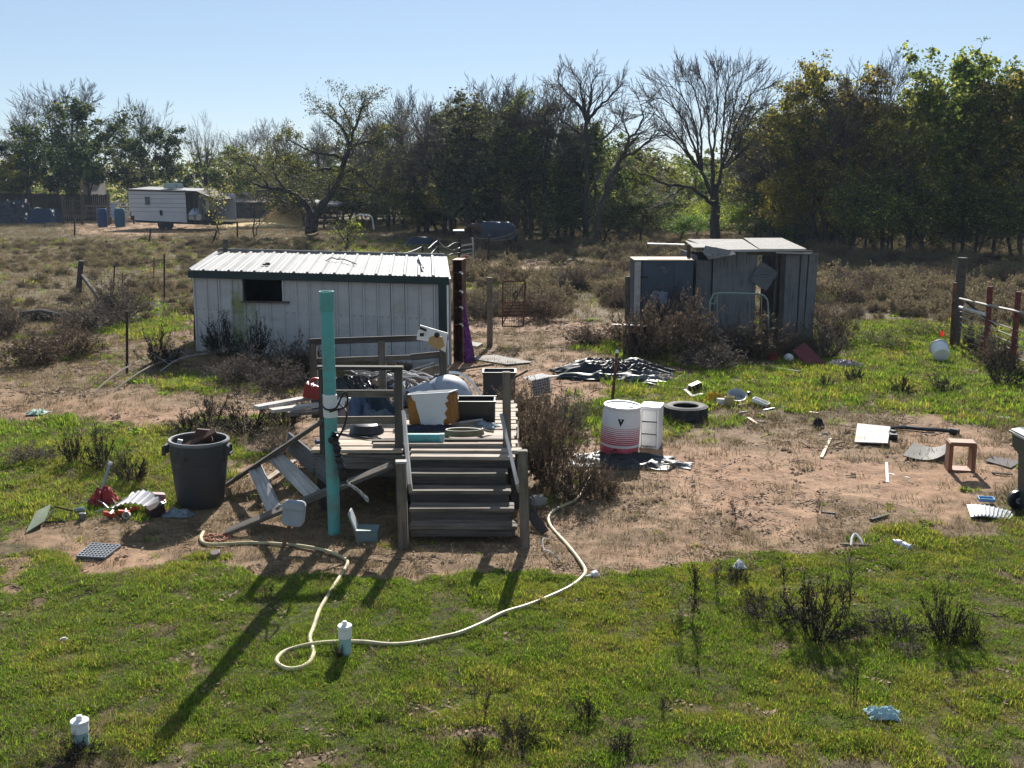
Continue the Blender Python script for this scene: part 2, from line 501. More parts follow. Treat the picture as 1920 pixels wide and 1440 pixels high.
def ground_z(x, y):
    """height of the built ground sheet (same formula as the sheet)"""
    d, g, _ = plan(x, y)
    near = np.clip(1 - y / 45, 0, 1)
    clod = np.abs(fbm(x * 5, y * 5, 3, 91) - .5) * 2
    return hgt(x, y) + near * (d * .05 * (fbm(x * 3.3, y * 4.6, 4, 83) - .5) + (.018 + .02 * g) * (fbm(x * 8, y * 8, 3, 87) - .5) + d * .03 * (clod - .3)), d, g

NPR = np.random.default_rng(7)
def blades(n, spread, hmin, hmax, w, lean, seed, broad=False):
    r = np.random.default_rng(seed)
    V = []; Q = []; T = []
    for i in range(n):
        a = r.uniform(0, 6.283); q = spread * math.sqrt(r.uniform())
        bx, by = q * math.cos(a), q * math.sin(a)
        h = r.uniform(hmin, hmax); la = r.uniform(0, 6.283); ln = r.uniform(.25, 1) * lean * h
        dx, dy = math.cos(la), math.sin(la); px, py = -dy, dx
        ww = w * r.uniform(.7, 1.3)
        o = len(V)
        V += [(bx - px * ww / 2, by - py * ww / 2, -.01), (bx + px * ww / 2, by + py * ww / 2, -.01)]
        m = .55; mw = ww * (1.25 if broad else .85)
        V += [(bx + dx * ln * .4 - px * mw / 2, by + dy * ln * .4 - py * mw / 2, h * m), (bx + dx * ln * .4 + px * mw / 2, by + dy * ln * .4 + py * mw / 2, h * m)]
        V += [(bx + dx * ln, by + dy * ln, h * (.95 if not broad else .7))]
        Q.append((o, o + 1, o + 3, o + 2)); T.append((o + 2, o + 3, o + 4))
    return fast_mesh('blades', V, Q, T)
GREENLEAF = leafmat('grass blade', (.038, .085, .010), (.31, .43, .036), (.24, .19, .07), .08, .47, False)
YELLOWLEAF = leafmat('yellowing blade', (.14, .18, .02), (.44, .44, .05), (.28, .2, .07), .2, .5, False)
STRAW = leafmat('dead blade', (.10, .075, .04), (.26, .2, .11), None, .1, .35, False)
def grass():
    src = []
    for k in range(5): src.append(blades(34, .075, .02, .06, .0058, 1.2, 100 + k)); src[-1].materials.append(GREENLEAF)
    for k in range(3): src.append(blades(26, .07, .02, .06, .0055, 1.2, 120 + k)); src[-1].materials.append(YELLOWLEAF)
    for k in range(2): src.append(blades(22, .05, .015, .045, .02, 1.1, 130 + k, True)); src[-1].materials.append(GREENLEAF)
    for k in range(3): src.append(blades(22, .09, .015, .06, .005, 1.6, 140 + k)); src[-1].materials.append(STRAW)
    P = []; S = []; I = []
    def fill(y0, y1, dens, size, thr):
        sp = .85 if y1 < 15 else .72
        n = int((y1 * y1 - y0 * y0) * sp * dens)
        y = np.sqrt(NPR.uniform(y0 * y0, y1 * y1, n)); x = NPR.uniform(-sp, sp, n) * y
        z, d, g = ground_z(x, y)
        lush = fbm(x * 1.2, y * 1.2, 4, 201); bare = fbm(x * 2.7, y * 2.7, 4, 205)
        keep = NPR.uniform(0, 1, n) < np.clip(g * 1.35 - .12 - .7 * d + (bare - .5) * 1.1 + .1 + (fbm(x * 7, y * 7, 2, 207) - .5) * 1.1, .0, 1) * thr
        kx, ky, kz = x[keep], y[keep], z[keep]; lu = lush[keep]; m = len(kx)
        r = NPR.uniform(0, 1, m)
        idx = np.where(r < .62, NPR.integers(0, 5, m), np.where(r < .74, NPR.integers(8, 10, m), np.where(r < .9, NPR.integers(10, 13, m), NPR.integers(5, 8, m))))
        idx = np.where((lu > .56) & (NPR.uniform(0, 1, m) < .55), NPR.integers(5, 8, m), idx)
        P.append(np.stack([kx, ky, kz - .004], -1)); cl = fbm(kx * 5, ky * 5, 3, 209)
        S.append(size * NPR.uniform(.6, 1.25, m) * (.75 + .6 * lu) * (.55 + 1.0 * np.clip((cl - .3) * 2.2, 0, 1))); I.append(idx)
    fill(5.2, 9.6, 2000, .54, 1); fill(9.6, 14, 750, .75, 1); fill(14, 26, 180, 1.3, 1); fill(26, 60, 11, 2.0, .8)
    P = np.concatenate(P); S = np.concatenate(S); I = np.concatenate(I)
    R = np.stack([NPR.normal(0, .12, len(P)), NPR.normal(0, .12, len(P)), NPR.uniform(0, 6.283, len(P))], -1)
    scatter('grass', P, R, S, I, src, 'short green weedy grass with yellow and dead blades across the yard', 'grass')
    # straw and dead thatch over the dry parts and thinly over the bare earth
    P = []; S = []; I = []
    for y0, y1, dens, size in ((5.2, 11, 160, .75), (11, 26, 70, 1.2), (26, 90, 12, 2.2)):
        n = int((y1 * y1 - y0 * y0) * .56 * dens)
        y = np.sqrt(NPR.uniform(y0 * y0, y1 * y1, n)); x = NPR.uniform(-.56, .56, n) * y
        z, d, g = ground_z(x, y)
        keep = NPR.uniform(0, 1, n) < np.clip((1 - d - .75 * g) * 1.0 + .05 + (fbm(x * 2, y * 2, 3, 301) - .5) * .8, 0, 1)
        P.append(np.stack([x[keep], y[keep], z[keep]], -1)); S.append(size * NPR.uniform(.6, 1.3, keep.sum())); I.append(NPR.integers(0, 3, keep.sum()))
    P = np.concatenate(P); S = np.concatenate(S); I = np.concatenate(I)
    R = np.stack([NPR.normal(0, .15, len(P)), NPR.normal(0, .15, len(P)), NPR.uniform(0, 6.283, len(P))], -1)
    scatter('straw', P, R, S, I, src[10:], 'dead straw coloured grass over the dry ground', 'dry grass')
grass()

def litter():
    """twigs, bark flakes, leaves and clods on the bare earth"""
    M1 = mat('twig', (.10, .07, .05), (.05, .035, .028), 20, rough=.9)
    M2 = mat('flake', (.30, .21, .14), (.14, .09, .06), 20, rough=.9)
    M3 = mat('clod', (.36, .24, .15), (.22, .14, .09), 14, rough=.95)
    src = []
    r = np.random.default_rng(5)
    for k in range(4):
        sh = []
        for i in range(4):
            a = r.uniform(0, 6.28); c = Vector((r.uniform(-.09, .09), r.uniform(-.09, .09), .008)); Lh = r.uniform(.02, .075)
            d = Vector((math.cos(a), math.sin(a), r.uniform(-.05, .15)))
            sh.append(tube([c - d * Lh, c + d * Lh * .2 + Vector((0, 0, .006)), c + d * Lh], r.uniform(.002, .004), 3))
        V, F = join(sh); me = bpy.data.meshes.new('twigs'); me.from_pydata(V, [], F); me.materials.append(M1); src.append(me)
    for k in range(3):
        V = []; Q = []
        for i in range(9):
            a = r.uniform(0, 6.28); c = np.array((r.uniform(-.1, .1), r.uniform(-.1, .1), .012)); s = r.uniform(.01, .028)
            u = np.array((math.cos(a), math.sin(a), r.uniform(-.3, .5))) * s; w = np.array((-math.sin(a), math.cos(a), r.uniform(-.4, .4))) * s * .5
            o = len(V); V += [c - u, c + w, c + u, c - w]; Q.append((o, o + 1, o + 2, o + 3))
        me = fast_mesh('flakes', V, Q); me.materials.append(M2); src.append(me)
    for k in range(4):
        sh = []
        for i in range(5):
            c = Vector((r.uniform(-.08, .08), r.uniform(-.08, .08), 0)); s = r.uniform(.008, .03)
            V = [Vector((x, y, z)) * s * r.uniform(.7, 1.2) for x, y, z in ((1, 0, 0), (0, 1, 0), (-1, 0, 0), (0, -1, 0), (0, 0, .8), (0, 0, -.5))]
            sh.append(([c + p for p in V], [(0, 1, 4), (1, 2, 4), (2, 3, 4), (3, 0, 4), (1, 0, 5), (2, 1, 5), (3, 2, 5), (0, 3, 5)]))
        V, F = join(sh); me = bpy.data.meshes.new('clods'); me.from_pydata(V, [], F); me.materials.append(M3); src.append(me)
    P = []; S = []
    for y0, y1, dens, size in ((5.2, 13, 60, .8), (13, 26, 20, 1.5)):
        n = int((y1 * y1 - y0 * y0) * .56 * dens)
        y = np.sqrt(NPR.uniform(y0 * y0, y1 * y1, n)); x = NPR.uniform(-.56, .56, n) * y
        z, d, g = ground_z(x, y)
        keep = NPR.uniform(0, 1, n) < np.clip(d * .75 - .16 + (d > .05) * (d < .6) * .5 + (fbm(x * .9, y * 1.6, 4, 401) - .5) * 3.0, 0, 1)
        P.append(np.stack([x[keep], y[keep], z[keep]], -1)); S.append(size * NPR.uniform(.5, 1.4, keep.sum()))
    P = np.concatenate(P); S = np.concatenate(S); n = len(P)
    q = NPR.uniform(0, 1, n)
    I = np.where(q < .3, NPR.integers(0, 4, n), np.where(q < .82, NPR.integers(4, 7, n), NPR.integers(7, 11, n)))
    R = np.stack([np.zeros(n), np.zeros(n), NPR.uniform(0, 6.283, n)], -1)
    scatter('ground_litter', P, R, S, I, src, 'dark twigs, flakes and clods strewn over the bare earth', 'litter')
litter()
# ---------------------------------------------------------------- woody plants
def seg_tubes(P0, P1, R0, R1, sides=4):
    """many tapered sticks as one block of arrays"""
    P0 = np.asarray(P0, float); P1 = np.asarray(P1, float); R0 = np.asarray(R0, float); R1 = np.asarray(R1, float)
    n = len(P0)
    if n == 0: return np.zeros((0, 3)), np.zeros((0, 4), int)
    D = P1 - P0; Ln = np.linalg.norm(D, axis=1, keepdims=True); Ln[Ln < 1e-9] = 1e-9; D = D / Ln
    A = np.cross(D, np.array([0.31, 0.87, 0.38])); A /= np.maximum(np.linalg.norm(A, axis=1, keepdims=True), 1e-9)
    Bv = np.cross(D, A)
    ang = np.arange(sides) * 2 * np.pi / sides
    off = A[:, None, :] * np.cos(ang)[None, :, None] + Bv[:, None, :] * np.sin(ang)[None, :, None]
    V = np.concatenate([P0[:, None, :] + off * R0[:, None, None], P1[:, None, :] + off * R1[:, None, None]], 1).reshape(-1, 3)
    b = (np.arange(n) * 2 * sides)[:, None]
    k = np.arange(sides); k2 = (k + 1) % sides
    Q = np.stack([b + k, b + k2, b + sides + k2, b + sides + k], -1).reshape(-1, 4)
    return V, Q
def rot_about(d, ang, az):
    A = Vector(d).orthogonal().normalized(); B = Vector(d).cross(A)
    ax = A * math.cos(az) + B * math.sin(az)
    return (Vector(d) * math.cos(ang) + ax * math.sin(ang)).normalized()

def grow(rng, out, p, d, Ln, r, lvl, st):
    n = st['n'][lvl]; pts = [(p, d, r)]
    rend = r * st['tap'][lvl]
    for i in range(n):
        d = (d + Vector((rng.gauss(0, 1), rng.gauss(0, 1), rng.gauss(0, 1))) * st['wig'][lvl] + Vector((0, 0, st['up'][lvl]))).normalized()
        q = p + d * (Ln / n); r2 = r + (rend - r) * (i + 1) / n
        out.append((p, q, pts[-1][2], r2, lvl))
        pts.append((q, d, r2)); p = q
    if lvl + 1 >= len(st['n']): return
    az = rng.uniform(0, 6.28)
    nc = st['nc'][lvl]
    for c in range(nc):
        t = st['t0'][lvl] + (1 - st['t0'][lvl]) * (c + rng.random() * .9) / nc
        if c == nc - 1: t = 1.0
        x = min(t, .9999) * n; i = int(x); f = x - i
        pp = pts[i][0].lerp(pts[i + 1][0], f); dd = pts[i + 1][1]; rr = pts[i][2] * (1 - f) + pts[i + 1][2] * f
        az += 2.4 + rng.gauss(0, .4)
        a = st['ang'][lvl] * rng.uniform(.65, 1.3) * (.45 if c == nc - 1 else 1)
        tt = (t - st['t0'][lvl]) / max(1e-3, 1 - st['t0'][lvl])
        L2 = Ln * st['lr'][lvl] * rng.uniform(.65, 1.25) * ((.62 + .62 * math.sin(math.pi * (.12 + .74 * tt))) if lvl == 0 and st.get('oval') else (1.15 - .45 * st.get('shape', 1) * tt))
        grow(rng, out, pp, rot_about(dd, a, az), L2, max(rr * st['rr'][lvl], st['rmin']), lvl + 1, st)

STY = {
 'bare':  dict(n=[6, 5, 4, 3, 2], tap=[.35, .4, .4, .4, .5], wig=[.05, .10, .12, .13, .12], up=[.03, .10, .08, .06, .05], nc=[10, 7, 6, 5], t0=[.35, .25, .2, .2],
              ang=[.65, .6, .55, .5], lr=[.48, .52, .52, .5], rr=[.5, .6, .62, .65], rmin=.011, r0=.17, L=6.4),
 'vase':  dict(n=[5, 6, 5, 4, 2], tap=[.6, .3, .3, .35, .5], wig=[.03, .06, .08, .10, .1], up=[.02, .07, .06, .05, .04], nc=[8, 8, 6, 4], t0=[.55, .3, .25, .2],
              ang=[.5, .38, .4, .42], lr=[1.15, .42, .48, .5], rr=[.5, .55, .6, .65], rmin=.011, r0=.2, L=4.0),
 'leafy': dict(n=[6, 5, 4, 3], tap=[.3, .35, .4, .5], wig=[.06, .12, .15, .16], up=[.02, .06, .05, .02], nc=[12, 7, 5], t0=[.2, .25, .2],
              ang=[.95, .75, .7], lr=[.42, .5, .52], rr=[.45, .6, .6], rmin=.013, r0=.16, L=7.6, leaf=11000, ls=(.13, .30), oval=1),
 'tall':  dict(n=[7, 4, 4, 3], tap=[.25, .35, .4, .5], wig=[.04, .12, .15, .16], up=[.03, .12, .08, .02], nc=[16, 6, 4], t0=[.15, .25, .2],
              ang=[.75, .7, .7], lr=[.33, .5, .5], rr=[.4, .6, .6], rmin=.013, r0=.15, L=9.0, leaf=11000, ls=(.13, .29), oval=1),
 'thin':  dict(n=[6, 5, 4, 3, 2], tap=[.3, .35, .4, .5, .5], wig=[.07, .13, .16, .18, .2], up=[.03, .07, .05, .03, .0], nc=[10, 6, 5, 3], t0=[.25, .25, .2, .2],
              ang=[.8, .7, .65, .6], lr=[.46, .52, .52, .5], rr=[.45, .6, .6, .65], rmin=.011, r0=.15, L=7.4, leaf=6500, ls=(.07, .17)),
 'cedar': dict(n=[8, 4, 3], tap=[.12, .3, .4], wig=[.02, .10, .15], up=[.02, .05, .04], nc=[34, 7], t0=[.05, .15],
              ang=[1.25, .7], lr=[.36, .5], rr=[.28, .6], rmin=.012, r0=.13, L=9.6, leaf=12000, ls=(.10, .2), shape=1.6),
 'scrub': dict(n=[3, 4, 3, 3], tap=[.5, .4, .4, .5], wig=[.1, .15, .18, .2], up=[.0, .05, .04, .02], nc=[7, 7, 5], t0=[.05, .2, .2],
              ang=[.8, .75, .7], lr=[1.2, .5, .5], rr=[.6, .6, .6], rmin=.010, r0=.07, L=2.4, leaf=9000, ls=(.06, .14)),
}
def leaves_at(rng_np, segs, n, ls, jit=.22):
    P0 = np.array([s[0] for s in segs]); P1 = np.array([s[1] for s in segs])
    K = max(30, int(n / 24))                                  # sprays of leaves round twig ends, gaps between them
    ks = rng_np.integers(0, len(segs), K); ts = rng_np.uniform(.3, 1.1, K)[:, None]
    CC = P0[ks] * (1 - ts) + P1[ks] * ts
    w = rng_np.integers(0, K, n)
    C = CC[w] + rng_np.normal(0, jit, (n, 3)) * np.array([1, 1, .75]) * rng_np.uniform(.5, 1.35, K)[w][:, None]
    s = rng_np.uniform(ls[0], ls[1], n)[:, None] * rng_np.uniform(.75, 1.25, K)[w][:, None]
    A = rng_np.normal(0, 1, (n, 3)); A /= np.linalg.norm(A, axis=1, keepdims=True)
    W = np.cross(A, rng_np.normal(0, 1, (n, 3))); W /= np.linalg.norm(W, axis=1, keepdims=True)
    V = np.stack([C - A * s * .5, C + W * s * .33, C + A * s * .5, C - W * s * .33], 1).reshape(-1, 3)
    return V, np.arange(n * 4).reshape(n, 4)

BARK = mat('bark', (.075, .062, .055), (.030, .026, .024), 9, (1, 1, .25), .95, bmp=.8, bdist=.03)
TWIGM = mat('bare twig', (.115, .095, .085), (.05, .042, .04), 3, rough=.9, bmp=0)
LEAF_GREEN = leafmat('leaf green', (.045, .066, .02), (.15, .19, .038), (.42, .38, .10), .16, .48)  # bright odd leaves in green, olive and rust imitate sun dapples
LEAF_OLIVE = leafmat('leaf olive', (.06, .068, .022), (.19, .195, .05), (.45, .37, .10), .2, .48)
LEAF_RUST = leafmat('leaf rust', (.065, .06, .028), (.19, .17, .065), (.38, .31, .09), .18, .46)
LEAF_GOLD = leafmat('leaf gold', (.10, .085, .02), (.27, .22, .04), (.3, .26, .07), .15, .5)

def tree_meshes(style, seed, leafm):
    """two meshes (trunk with limbs, crown) of a tree about 10 m tall"""
    st = STY[style]; rng = random.Random(seed); out = []
    grow(rng, out, Vector((0, 0, -.15)), Vector((rng.gauss(0, .05), rng.gauss(0, .05), 1)).normalized(), st['L'], st['r0'], 0, st)
    return mesh_of_segs(out, st, seed, leafm)

def mesh_of_segs(out, st, seed, leafm, nleaf=None):
    lim = 1
    big = [s for s in out if s[4] <= lim]; fine = [s for s in out if s[4] > lim]
    def arr(S): return [np.array([s[i] for s in S], float) for i in range(4)]
    a = [s for s in big if s[4] == 0]; b = [s for s in big if s[4] == 1]
    V1, Q1 = seg_tubes(*arr(a), 9); V2, Q2 = seg_tubes(*arr(b), 6)
    trunk = fast_mesh('trunk', np.concatenate([V1, V2]), np.concatenate([Q1, Q2 + len(V1)]), None, True); trunk.materials.append(BARK)
    mid = [s for s in fine if s[4] == 2]; tw = [s for s in fine if s[4] > 2]
    Vs = []; Qs = []; o = 0
    for S, k in ((mid, 4), (tw, 3)):
        if S:
            v, q = seg_tubes(*arr(S), k); Vs.append(v); Qs.append(q + o); o += len(v)
    nb = sum(len(q) for q in Qs)
    n = nleaf if nleaf is not None else st.get('leaf', 0)
    if n and leafm:
        mx = max(s[4] for s in out)
        v, q = leaves_at(np.random.default_rng(seed), [s for s in out if s[4] >= mx - 1], n, st.get('ls', (.08, .16)))
        Vs.append(v); Qs.append(q + o)
    crown = fast_mesh('crown', np.concatenate(Vs), np.concatenate(Qs))
    crown.materials.append(TWIGM)
    if n and leafm:
        crown.materials.append(leafm)
        mi = np.zeros(len(crown.polygons), np.int32); mi[nb:] = 1
        crown.polygons.foreach_set('material_index', mi)
    return trunk, crown, max(max(s[1].z for s in out), .1)

TREES = {}
def tree_kind(key, style, seed, leafm):
    TREES[key] = tree_meshes(style, seed, leafm)
for i in range(3): tree_kind(f'bare{i}', 'bare', 10 + i, None)
tree_kind('vase0', 'vase', 20, None); tree_kind('vase1', 'vase', 21, None)
tree_kind('green0', 'leafy', 30, LEAF_GREEN); tree_kind('green1', 'leafy', 31, LEAF_GREEN)
tree_kind('tall0', 'tall', 40, LEAF_GREEN); tree_kind('tall1', 'tall', 41, LEAF_OLIVE); tree_kind('tall2', 'tall', 42, LEAF_RUST)
tree_kind('olive0', 'leafy', 50, LEAF_OLIVE); tree_kind('rust0', 'leafy', 51, LEAF_RUST); tree_kind('gold0', 'leafy', 52, LEAF_GOLD)
tree_kind('thin0', 'thin', 60, LEAF_OLIVE); tree_kind('thin1', 'thin', 61, LEAF_RUST)
tree_kind('cedar0', 'cedar', 70, LEAF_GREEN)
tree_kind('scrub0', 'scrub', 80, LEAF_OLIVE); tree_kind('scrub1', 'scrub', 81, LEAF_GREEN); tree_kind('scrub2', 'scrub', 82, LEAF_GOLD)

TR = random.Random(99)
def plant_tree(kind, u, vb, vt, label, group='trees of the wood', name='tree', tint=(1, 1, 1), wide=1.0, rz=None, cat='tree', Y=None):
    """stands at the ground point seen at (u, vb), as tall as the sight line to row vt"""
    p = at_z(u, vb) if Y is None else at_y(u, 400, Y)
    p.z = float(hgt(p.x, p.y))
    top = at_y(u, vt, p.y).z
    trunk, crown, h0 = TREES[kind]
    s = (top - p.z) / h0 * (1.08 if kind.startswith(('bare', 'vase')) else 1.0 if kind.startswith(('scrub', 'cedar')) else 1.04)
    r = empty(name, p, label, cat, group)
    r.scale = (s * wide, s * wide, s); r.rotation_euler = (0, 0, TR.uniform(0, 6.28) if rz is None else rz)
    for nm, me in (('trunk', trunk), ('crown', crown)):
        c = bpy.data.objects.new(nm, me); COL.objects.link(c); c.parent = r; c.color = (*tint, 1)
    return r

# ---------------------------------------------------------------- dry bushes and weeds
BUSH_TWIG = mat('dry stem', (.17, .125, .095), (.075, .055, .045), 4, rough=.9, bmp=0)
DARK_TWIG = mat('dark dead stem', (.035, .027, .021), (.016, .013, .011), 4, rough=.9, bmp=0)
SEED_BROWN = leafmat('dry seed head', (.055, .038, .026), (.16, .115, .075), (.24, .19, .12), .1, .3)
SEED_GREY = leafmat('grey dry leaf', (.055, .045, .038), (.14, .115, .095), (.2, .17, .14), .1, .3)
SEED_BLACK = leafmat('dark dead leaf', (.014, .011, .009), (.04, .031, .023), (.05, .06, .02), .12, .25)
SEED_TAN = leafmat('broom weed spray', (.12, .093, .055), (.34, .265, .155), (.18, .18, .075), .14, .4)
WEED_GREEN = leafmat('weed leaf', (.035, .055, .015), (.12, .14, .03), (.2, .15, .06), .15, .45)
def bush_mesh(seed, nst, h, spread, nbr, nleaf, ls, leafm, stem_r=.004, dome=True, fork=3):
    """stems from one root, branching, with small leaves or seeds along the upper twigs"""
    r = np.random.default_rng(seed)
    P0 = []; P1 = []; R0 = []; R1 = []; tips = []
    for i in range(nst):
        a = r.uniform(0, 6.283); q = math.sqrt(r.uniform()); tilt = q * spread
        d = np.array([math.cos(a) * math.sin(tilt), math.sin(a) * math.sin(tilt), math.cos(tilt)])
        Ls = h * (1 - .25 * q if dome else 1) * r.uniform(.65, 1.08)
        p = np.array([math.cos(a) * q * .12 * h, math.sin(a) * q * .12 * h, -.03])
        pts = [p]; n = 4
        for k in range(n):
            d = d + r.normal(0, .13, 3) + np.array([0, 0, .05]); d /= np.linalg.norm(d)
            p2 = p + d * Ls / n
            P0.append(p); P1.append(p2); R0.append(stem_r * (1 - .18 * k)); R1.append(stem_r * (1 - .18 * (k + 1)))
            p = p2; pts.append(p)
        for b in range(nbr):
            t = r.uniform(.25, .95) * n; k = int(t); c = pts[k] * (1 - t + k) + pts[k + 1] * (t - k)
            d2 = d + r.normal(0, .55, 3) + np.array([0, 0, .15]); d2 /= np.linalg.norm(d2)
            L2 = Ls * r.uniform(.14, .36)
            m = c + d2 * L2 * .5; d3 = d2 + r.normal(0, .25, 3); d3 /= np.linalg.norm(d3); e = m + d3 * L2 * .5
            P0 += [c, m]; P1 += [m, e]; R0 += [stem_r * .55, stem_r * .42]; R1 += [stem_r * .42, stem_r * .25]
            tips.append((c, e))
            for f in range(fork - 1):
                d4 = d3 + r.normal(0, .5, 3); d4 /= np.linalg.norm(d4); e2 = m + d4 * L2 * r.uniform(.3, .6)
                P0.append(m); P1.append(e2); R0.append(stem_r * .4); R1.append(stem_r * .2); tips.append((m, e2))
    V, Q = seg_tubes(P0, P1, R0, R1, 3)
    nb = len(Q)
    if nleaf:
        A0 = np.array([t[0] for t in tips]); A1 = np.array([t[1] for t in tips])
        k = r.integers(0, len(tips), nleaf); t = r.uniform(.2, 1.05, nleaf)[:, None]
        C = A0[k] * (1 - t) + A1[k] * t + r.normal(0, .012, (nleaf, 3))
        s = r.uniform(ls[0], ls[1], nleaf)[:, None]
        A = r.normal(0, 1, (nleaf, 3)); A /= np.linalg.norm(A, axis=1, keepdims=True)
        W = np.cross(A, r.normal(0, 1, (nleaf, 3))); W /= np.linalg.norm(W, axis=1, keepdims=True)
        v = np.stack([C - A * s * .5, C + W * s * .3, C + A * s * .5, C - W * s * .3], 1).reshape(-1, 3)
        Q = np.concatenate([Q, np.arange(nleaf * 4).reshape(-1, 4) + len(V)]); V = np.concatenate([V, v])
    me = fast_mesh('bush', V, Q)
    me.materials.append(DARK_TWIG if leafm is SEED_BLACK else BUSH_TWIG); me.materials.append(leafm)
    mi = np.zeros(len(Q), np.int32); mi[nb:] = 1
    me.polygons.foreach_set('material_index', mi)
    return me
BUSH = {}
for i in range(3): BUSH[f'brown{i}'] = bush_mesh(500 + i, 60, 1.0, 1.15, 9, 5200, (.02, .055), SEED_BROWN, .006)
for i in range(2): BUSH[f'grey{i}'] = bush_mesh(510 + i, 60, 1.0, 1.1, 9, 4600, (.018, .05), SEED_GREY, .006)
for i in range(3): BUSH[f'dark{i}'] = bush_mesh(520 + i, 30, 1.0, 1.15, 10, 1500, (.018, .05), SEED_BLACK, .011)
for i in range(4): BUSH[f'broom{i}'] = bush_mesh(530 + i, 80, 1.0, 1.35, 8, 5200, (.03, .075), SEED_TAN, .006)
for i in range(3): BUSH[f'stalk{i}'] = bush_mesh(540 + i, 3 + i, 1.0, .25, 14, 420, (.016, .04), SEED_BLACK, .009, False, 2)
for i in range(2): BUSH[f'green{i}'] = bush_mesh(550 + i, 40, 1.0, 1.1, 7, 2200, (.02, .055), WEED_GREEN, .004)
BR = random.Random(3)
def bush(kind, u, v, width_px, height_px, label, group=None, name='dry_bush', cat='bush', tint=(1, 1, 1), flat=1.0):
    """kind of bush standing at the ground point seen at (u, v), its size taken from its size there"""
    p = G(u, v); m = p.y / FPX
    me = BUSH[kind]
    o = bpy.data.objects.new(name, me); COL.objects.link(o)
    o.location = p - Vector((0, 0, .02))
    zs = height_px * m * 1.05; xs = width_px * m / (1.55 if not kind.startswith('stalk') else .55)
    o.scale = (xs, xs * flat, zs); o.rotation_euler = (0, 0, BR.uniform(0, 6.28)); o.color = (*tint, 1)
    return tag(o, label, cat, group)
# ---------------------------------------------------------------- materials of built things
def woodmat(name, c1, c2, c3, rough=.85):
    """weathered board: grain along local x, checks and stains"""
    m, N, L, B, O = nodes_of(name)
    v = coords(N, L, (1.2, 26, 26)); v2 = coords(N, L, (.8, 90, 90)); v3 = coords(N, L, (1, 1, 1))
    g = noise(N, L, v, 1.6, 6, .65, .6); f = noise(N, L, v2, 2.2, 4, .7); s = noise(N, L, v3, 2.6, 6, .7)
    col = ramp(N, L, g, [(.33, tuple(x * .7 for x in c2)), (.5, c1), (.72, tuple(min(1, x * 1.3) for x in c1))])
    col = mixc(N, L, ramp(N, L, s, [(.45, (0, 0, 0)), (.7, (.85, .85, .85))]), col, c3)
    col = mixc(N, L, ramp(N, L, f, [(.3, (.75, .75, .75)), (.42, (0, 0, 0))]), col, tuple(x * .3 for x in c2))
    oi = N.new('ShaderNodeObjectInfo')
    col = mixc(N, L, 1.0, col, ramp(N, L, oi.outputs['Random'], [(0, (.72, .72, .74)), (1, (1.12, 1.08, 1.02))]), 'MULTIPLY')
    L.new(col, B.inputs['Base Color']); B.inputs['Roughness'].default_value = rough; B.inputs['Specular IOR Level'].default_value = .25
    bump(N, L, B, f, .5, .004)
    return m
GREYWOOD = woodmat('weathered grey board', (.165, .14, .118), (.07, .06, .05), (.09, .072, .056))
DECKWOOD = woodmat('sunlit deck board', (.44, .37, .30), (.24, .19, .15), (.30, .22, .16))  # brightness of boards lying in the sun is put into this colour
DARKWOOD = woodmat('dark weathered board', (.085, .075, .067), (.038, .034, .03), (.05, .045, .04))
PALEWOOD = woodmat('pale grey board', (.46, .44, .42), (.28, .27, .26), (.34, .31, .28))
PLY = woodmat('grey plywood', (.125, .13, .142), (.07, .073, .08), (.16, .16, .165))
SHEDWALL = mat('off white painted steel', (.455, .45, .44), (.37, .37, .365), 1.2, (1, 1, 3), .5, .0, (.26, .27, .20), 1.1, (.56, .74), .1, .003)
ROOFTIN = mat('bare roof steel', (.215, .218, .222), (.115, .118, .122), 2.5, (1, .25, 1), .65, .0, (.15, .13, .115), 2.2, (.55, .72), .15, .004)
MOSSY = mat('algae stained steel', (.44, .45, .44), (.37, .38, .38), 1.2, (1, 1, 3), .55, .0, (.20, .22, .10), 2.0, (.42, .6), .1, .003)
GREENTRIM = mat('dark green trim', (.012, .035, .036), (.008, .022, .024), 3, rough=.45)
BLACKIN = mat('dark interior board', (.045, .04, .035), (.02, .018, .016), 5, rough=.9)
RUST = mat('rusty steel', (.13, .05, .032), (.06, .025, .018), 14, rough=.85, dirt=(.20, .09, .05), dirt_scale=7)
DARKSTEEL = mat('dark rusty post', (.045, .030, .026), (.025, .018, .017), 18, rough=.8)
REDSTEEL = mat('red oxide post', (.16, .035, .03), (.08, .02, .018), 12, rough=.7)
GALV = mat('galvanised wire', (.55, .55, .55), (.35, .35, .36), 20, rough=.4, metal=.7, bmp=0)
def plastic(name, c, rough=.45, dirt=None, at=(.52, .72), transl=0.0, sc=3.0):
    return mat(name, c, tuple(x * .82 for x in c), 2.5, rough=rough, dirt=dirt or tuple(x * .45 + .03 for x in c), dirt_scale=sc, dirt_at=at, bmp=.06, bdist=.003, spec=.4, transl=transl)
TEAL = plastic('teal sewer pipe', (.10, .38, .365), .5, (.12, .24, .215), (.48, .66), 0, 6.0)
TEALMUD = plastic('mud splashed teal pipe', (.10, .36, .345), .6, (.17, .17, .13), (.46, .66), 0, 4.0)
TEALP = plastic('pale teal pipe', (.30, .44, .43), .45, (.20, .25, .22), (.5, .7))
WHITEPL = plastic('white plastic', (.74, .74, .73), .4, (.42, .38, .32), (.56, .78))
GREYPL = plastic('grey plastic', (.30, .32, .35), .5)
CANGREY = plastic('dark grey bin plastic', (.040, .040, .042), .55, (.10, .09, .08), (.55, .75))
BLACKPL = plastic('black plastic', (.012, .012, .014), .35, (.06, .055, .05), (.56, .76))
BINGREEN = plastic('dark green bin plastic', (.022, .042, .038), .45, (.06, .07, .06), (.6, .8))
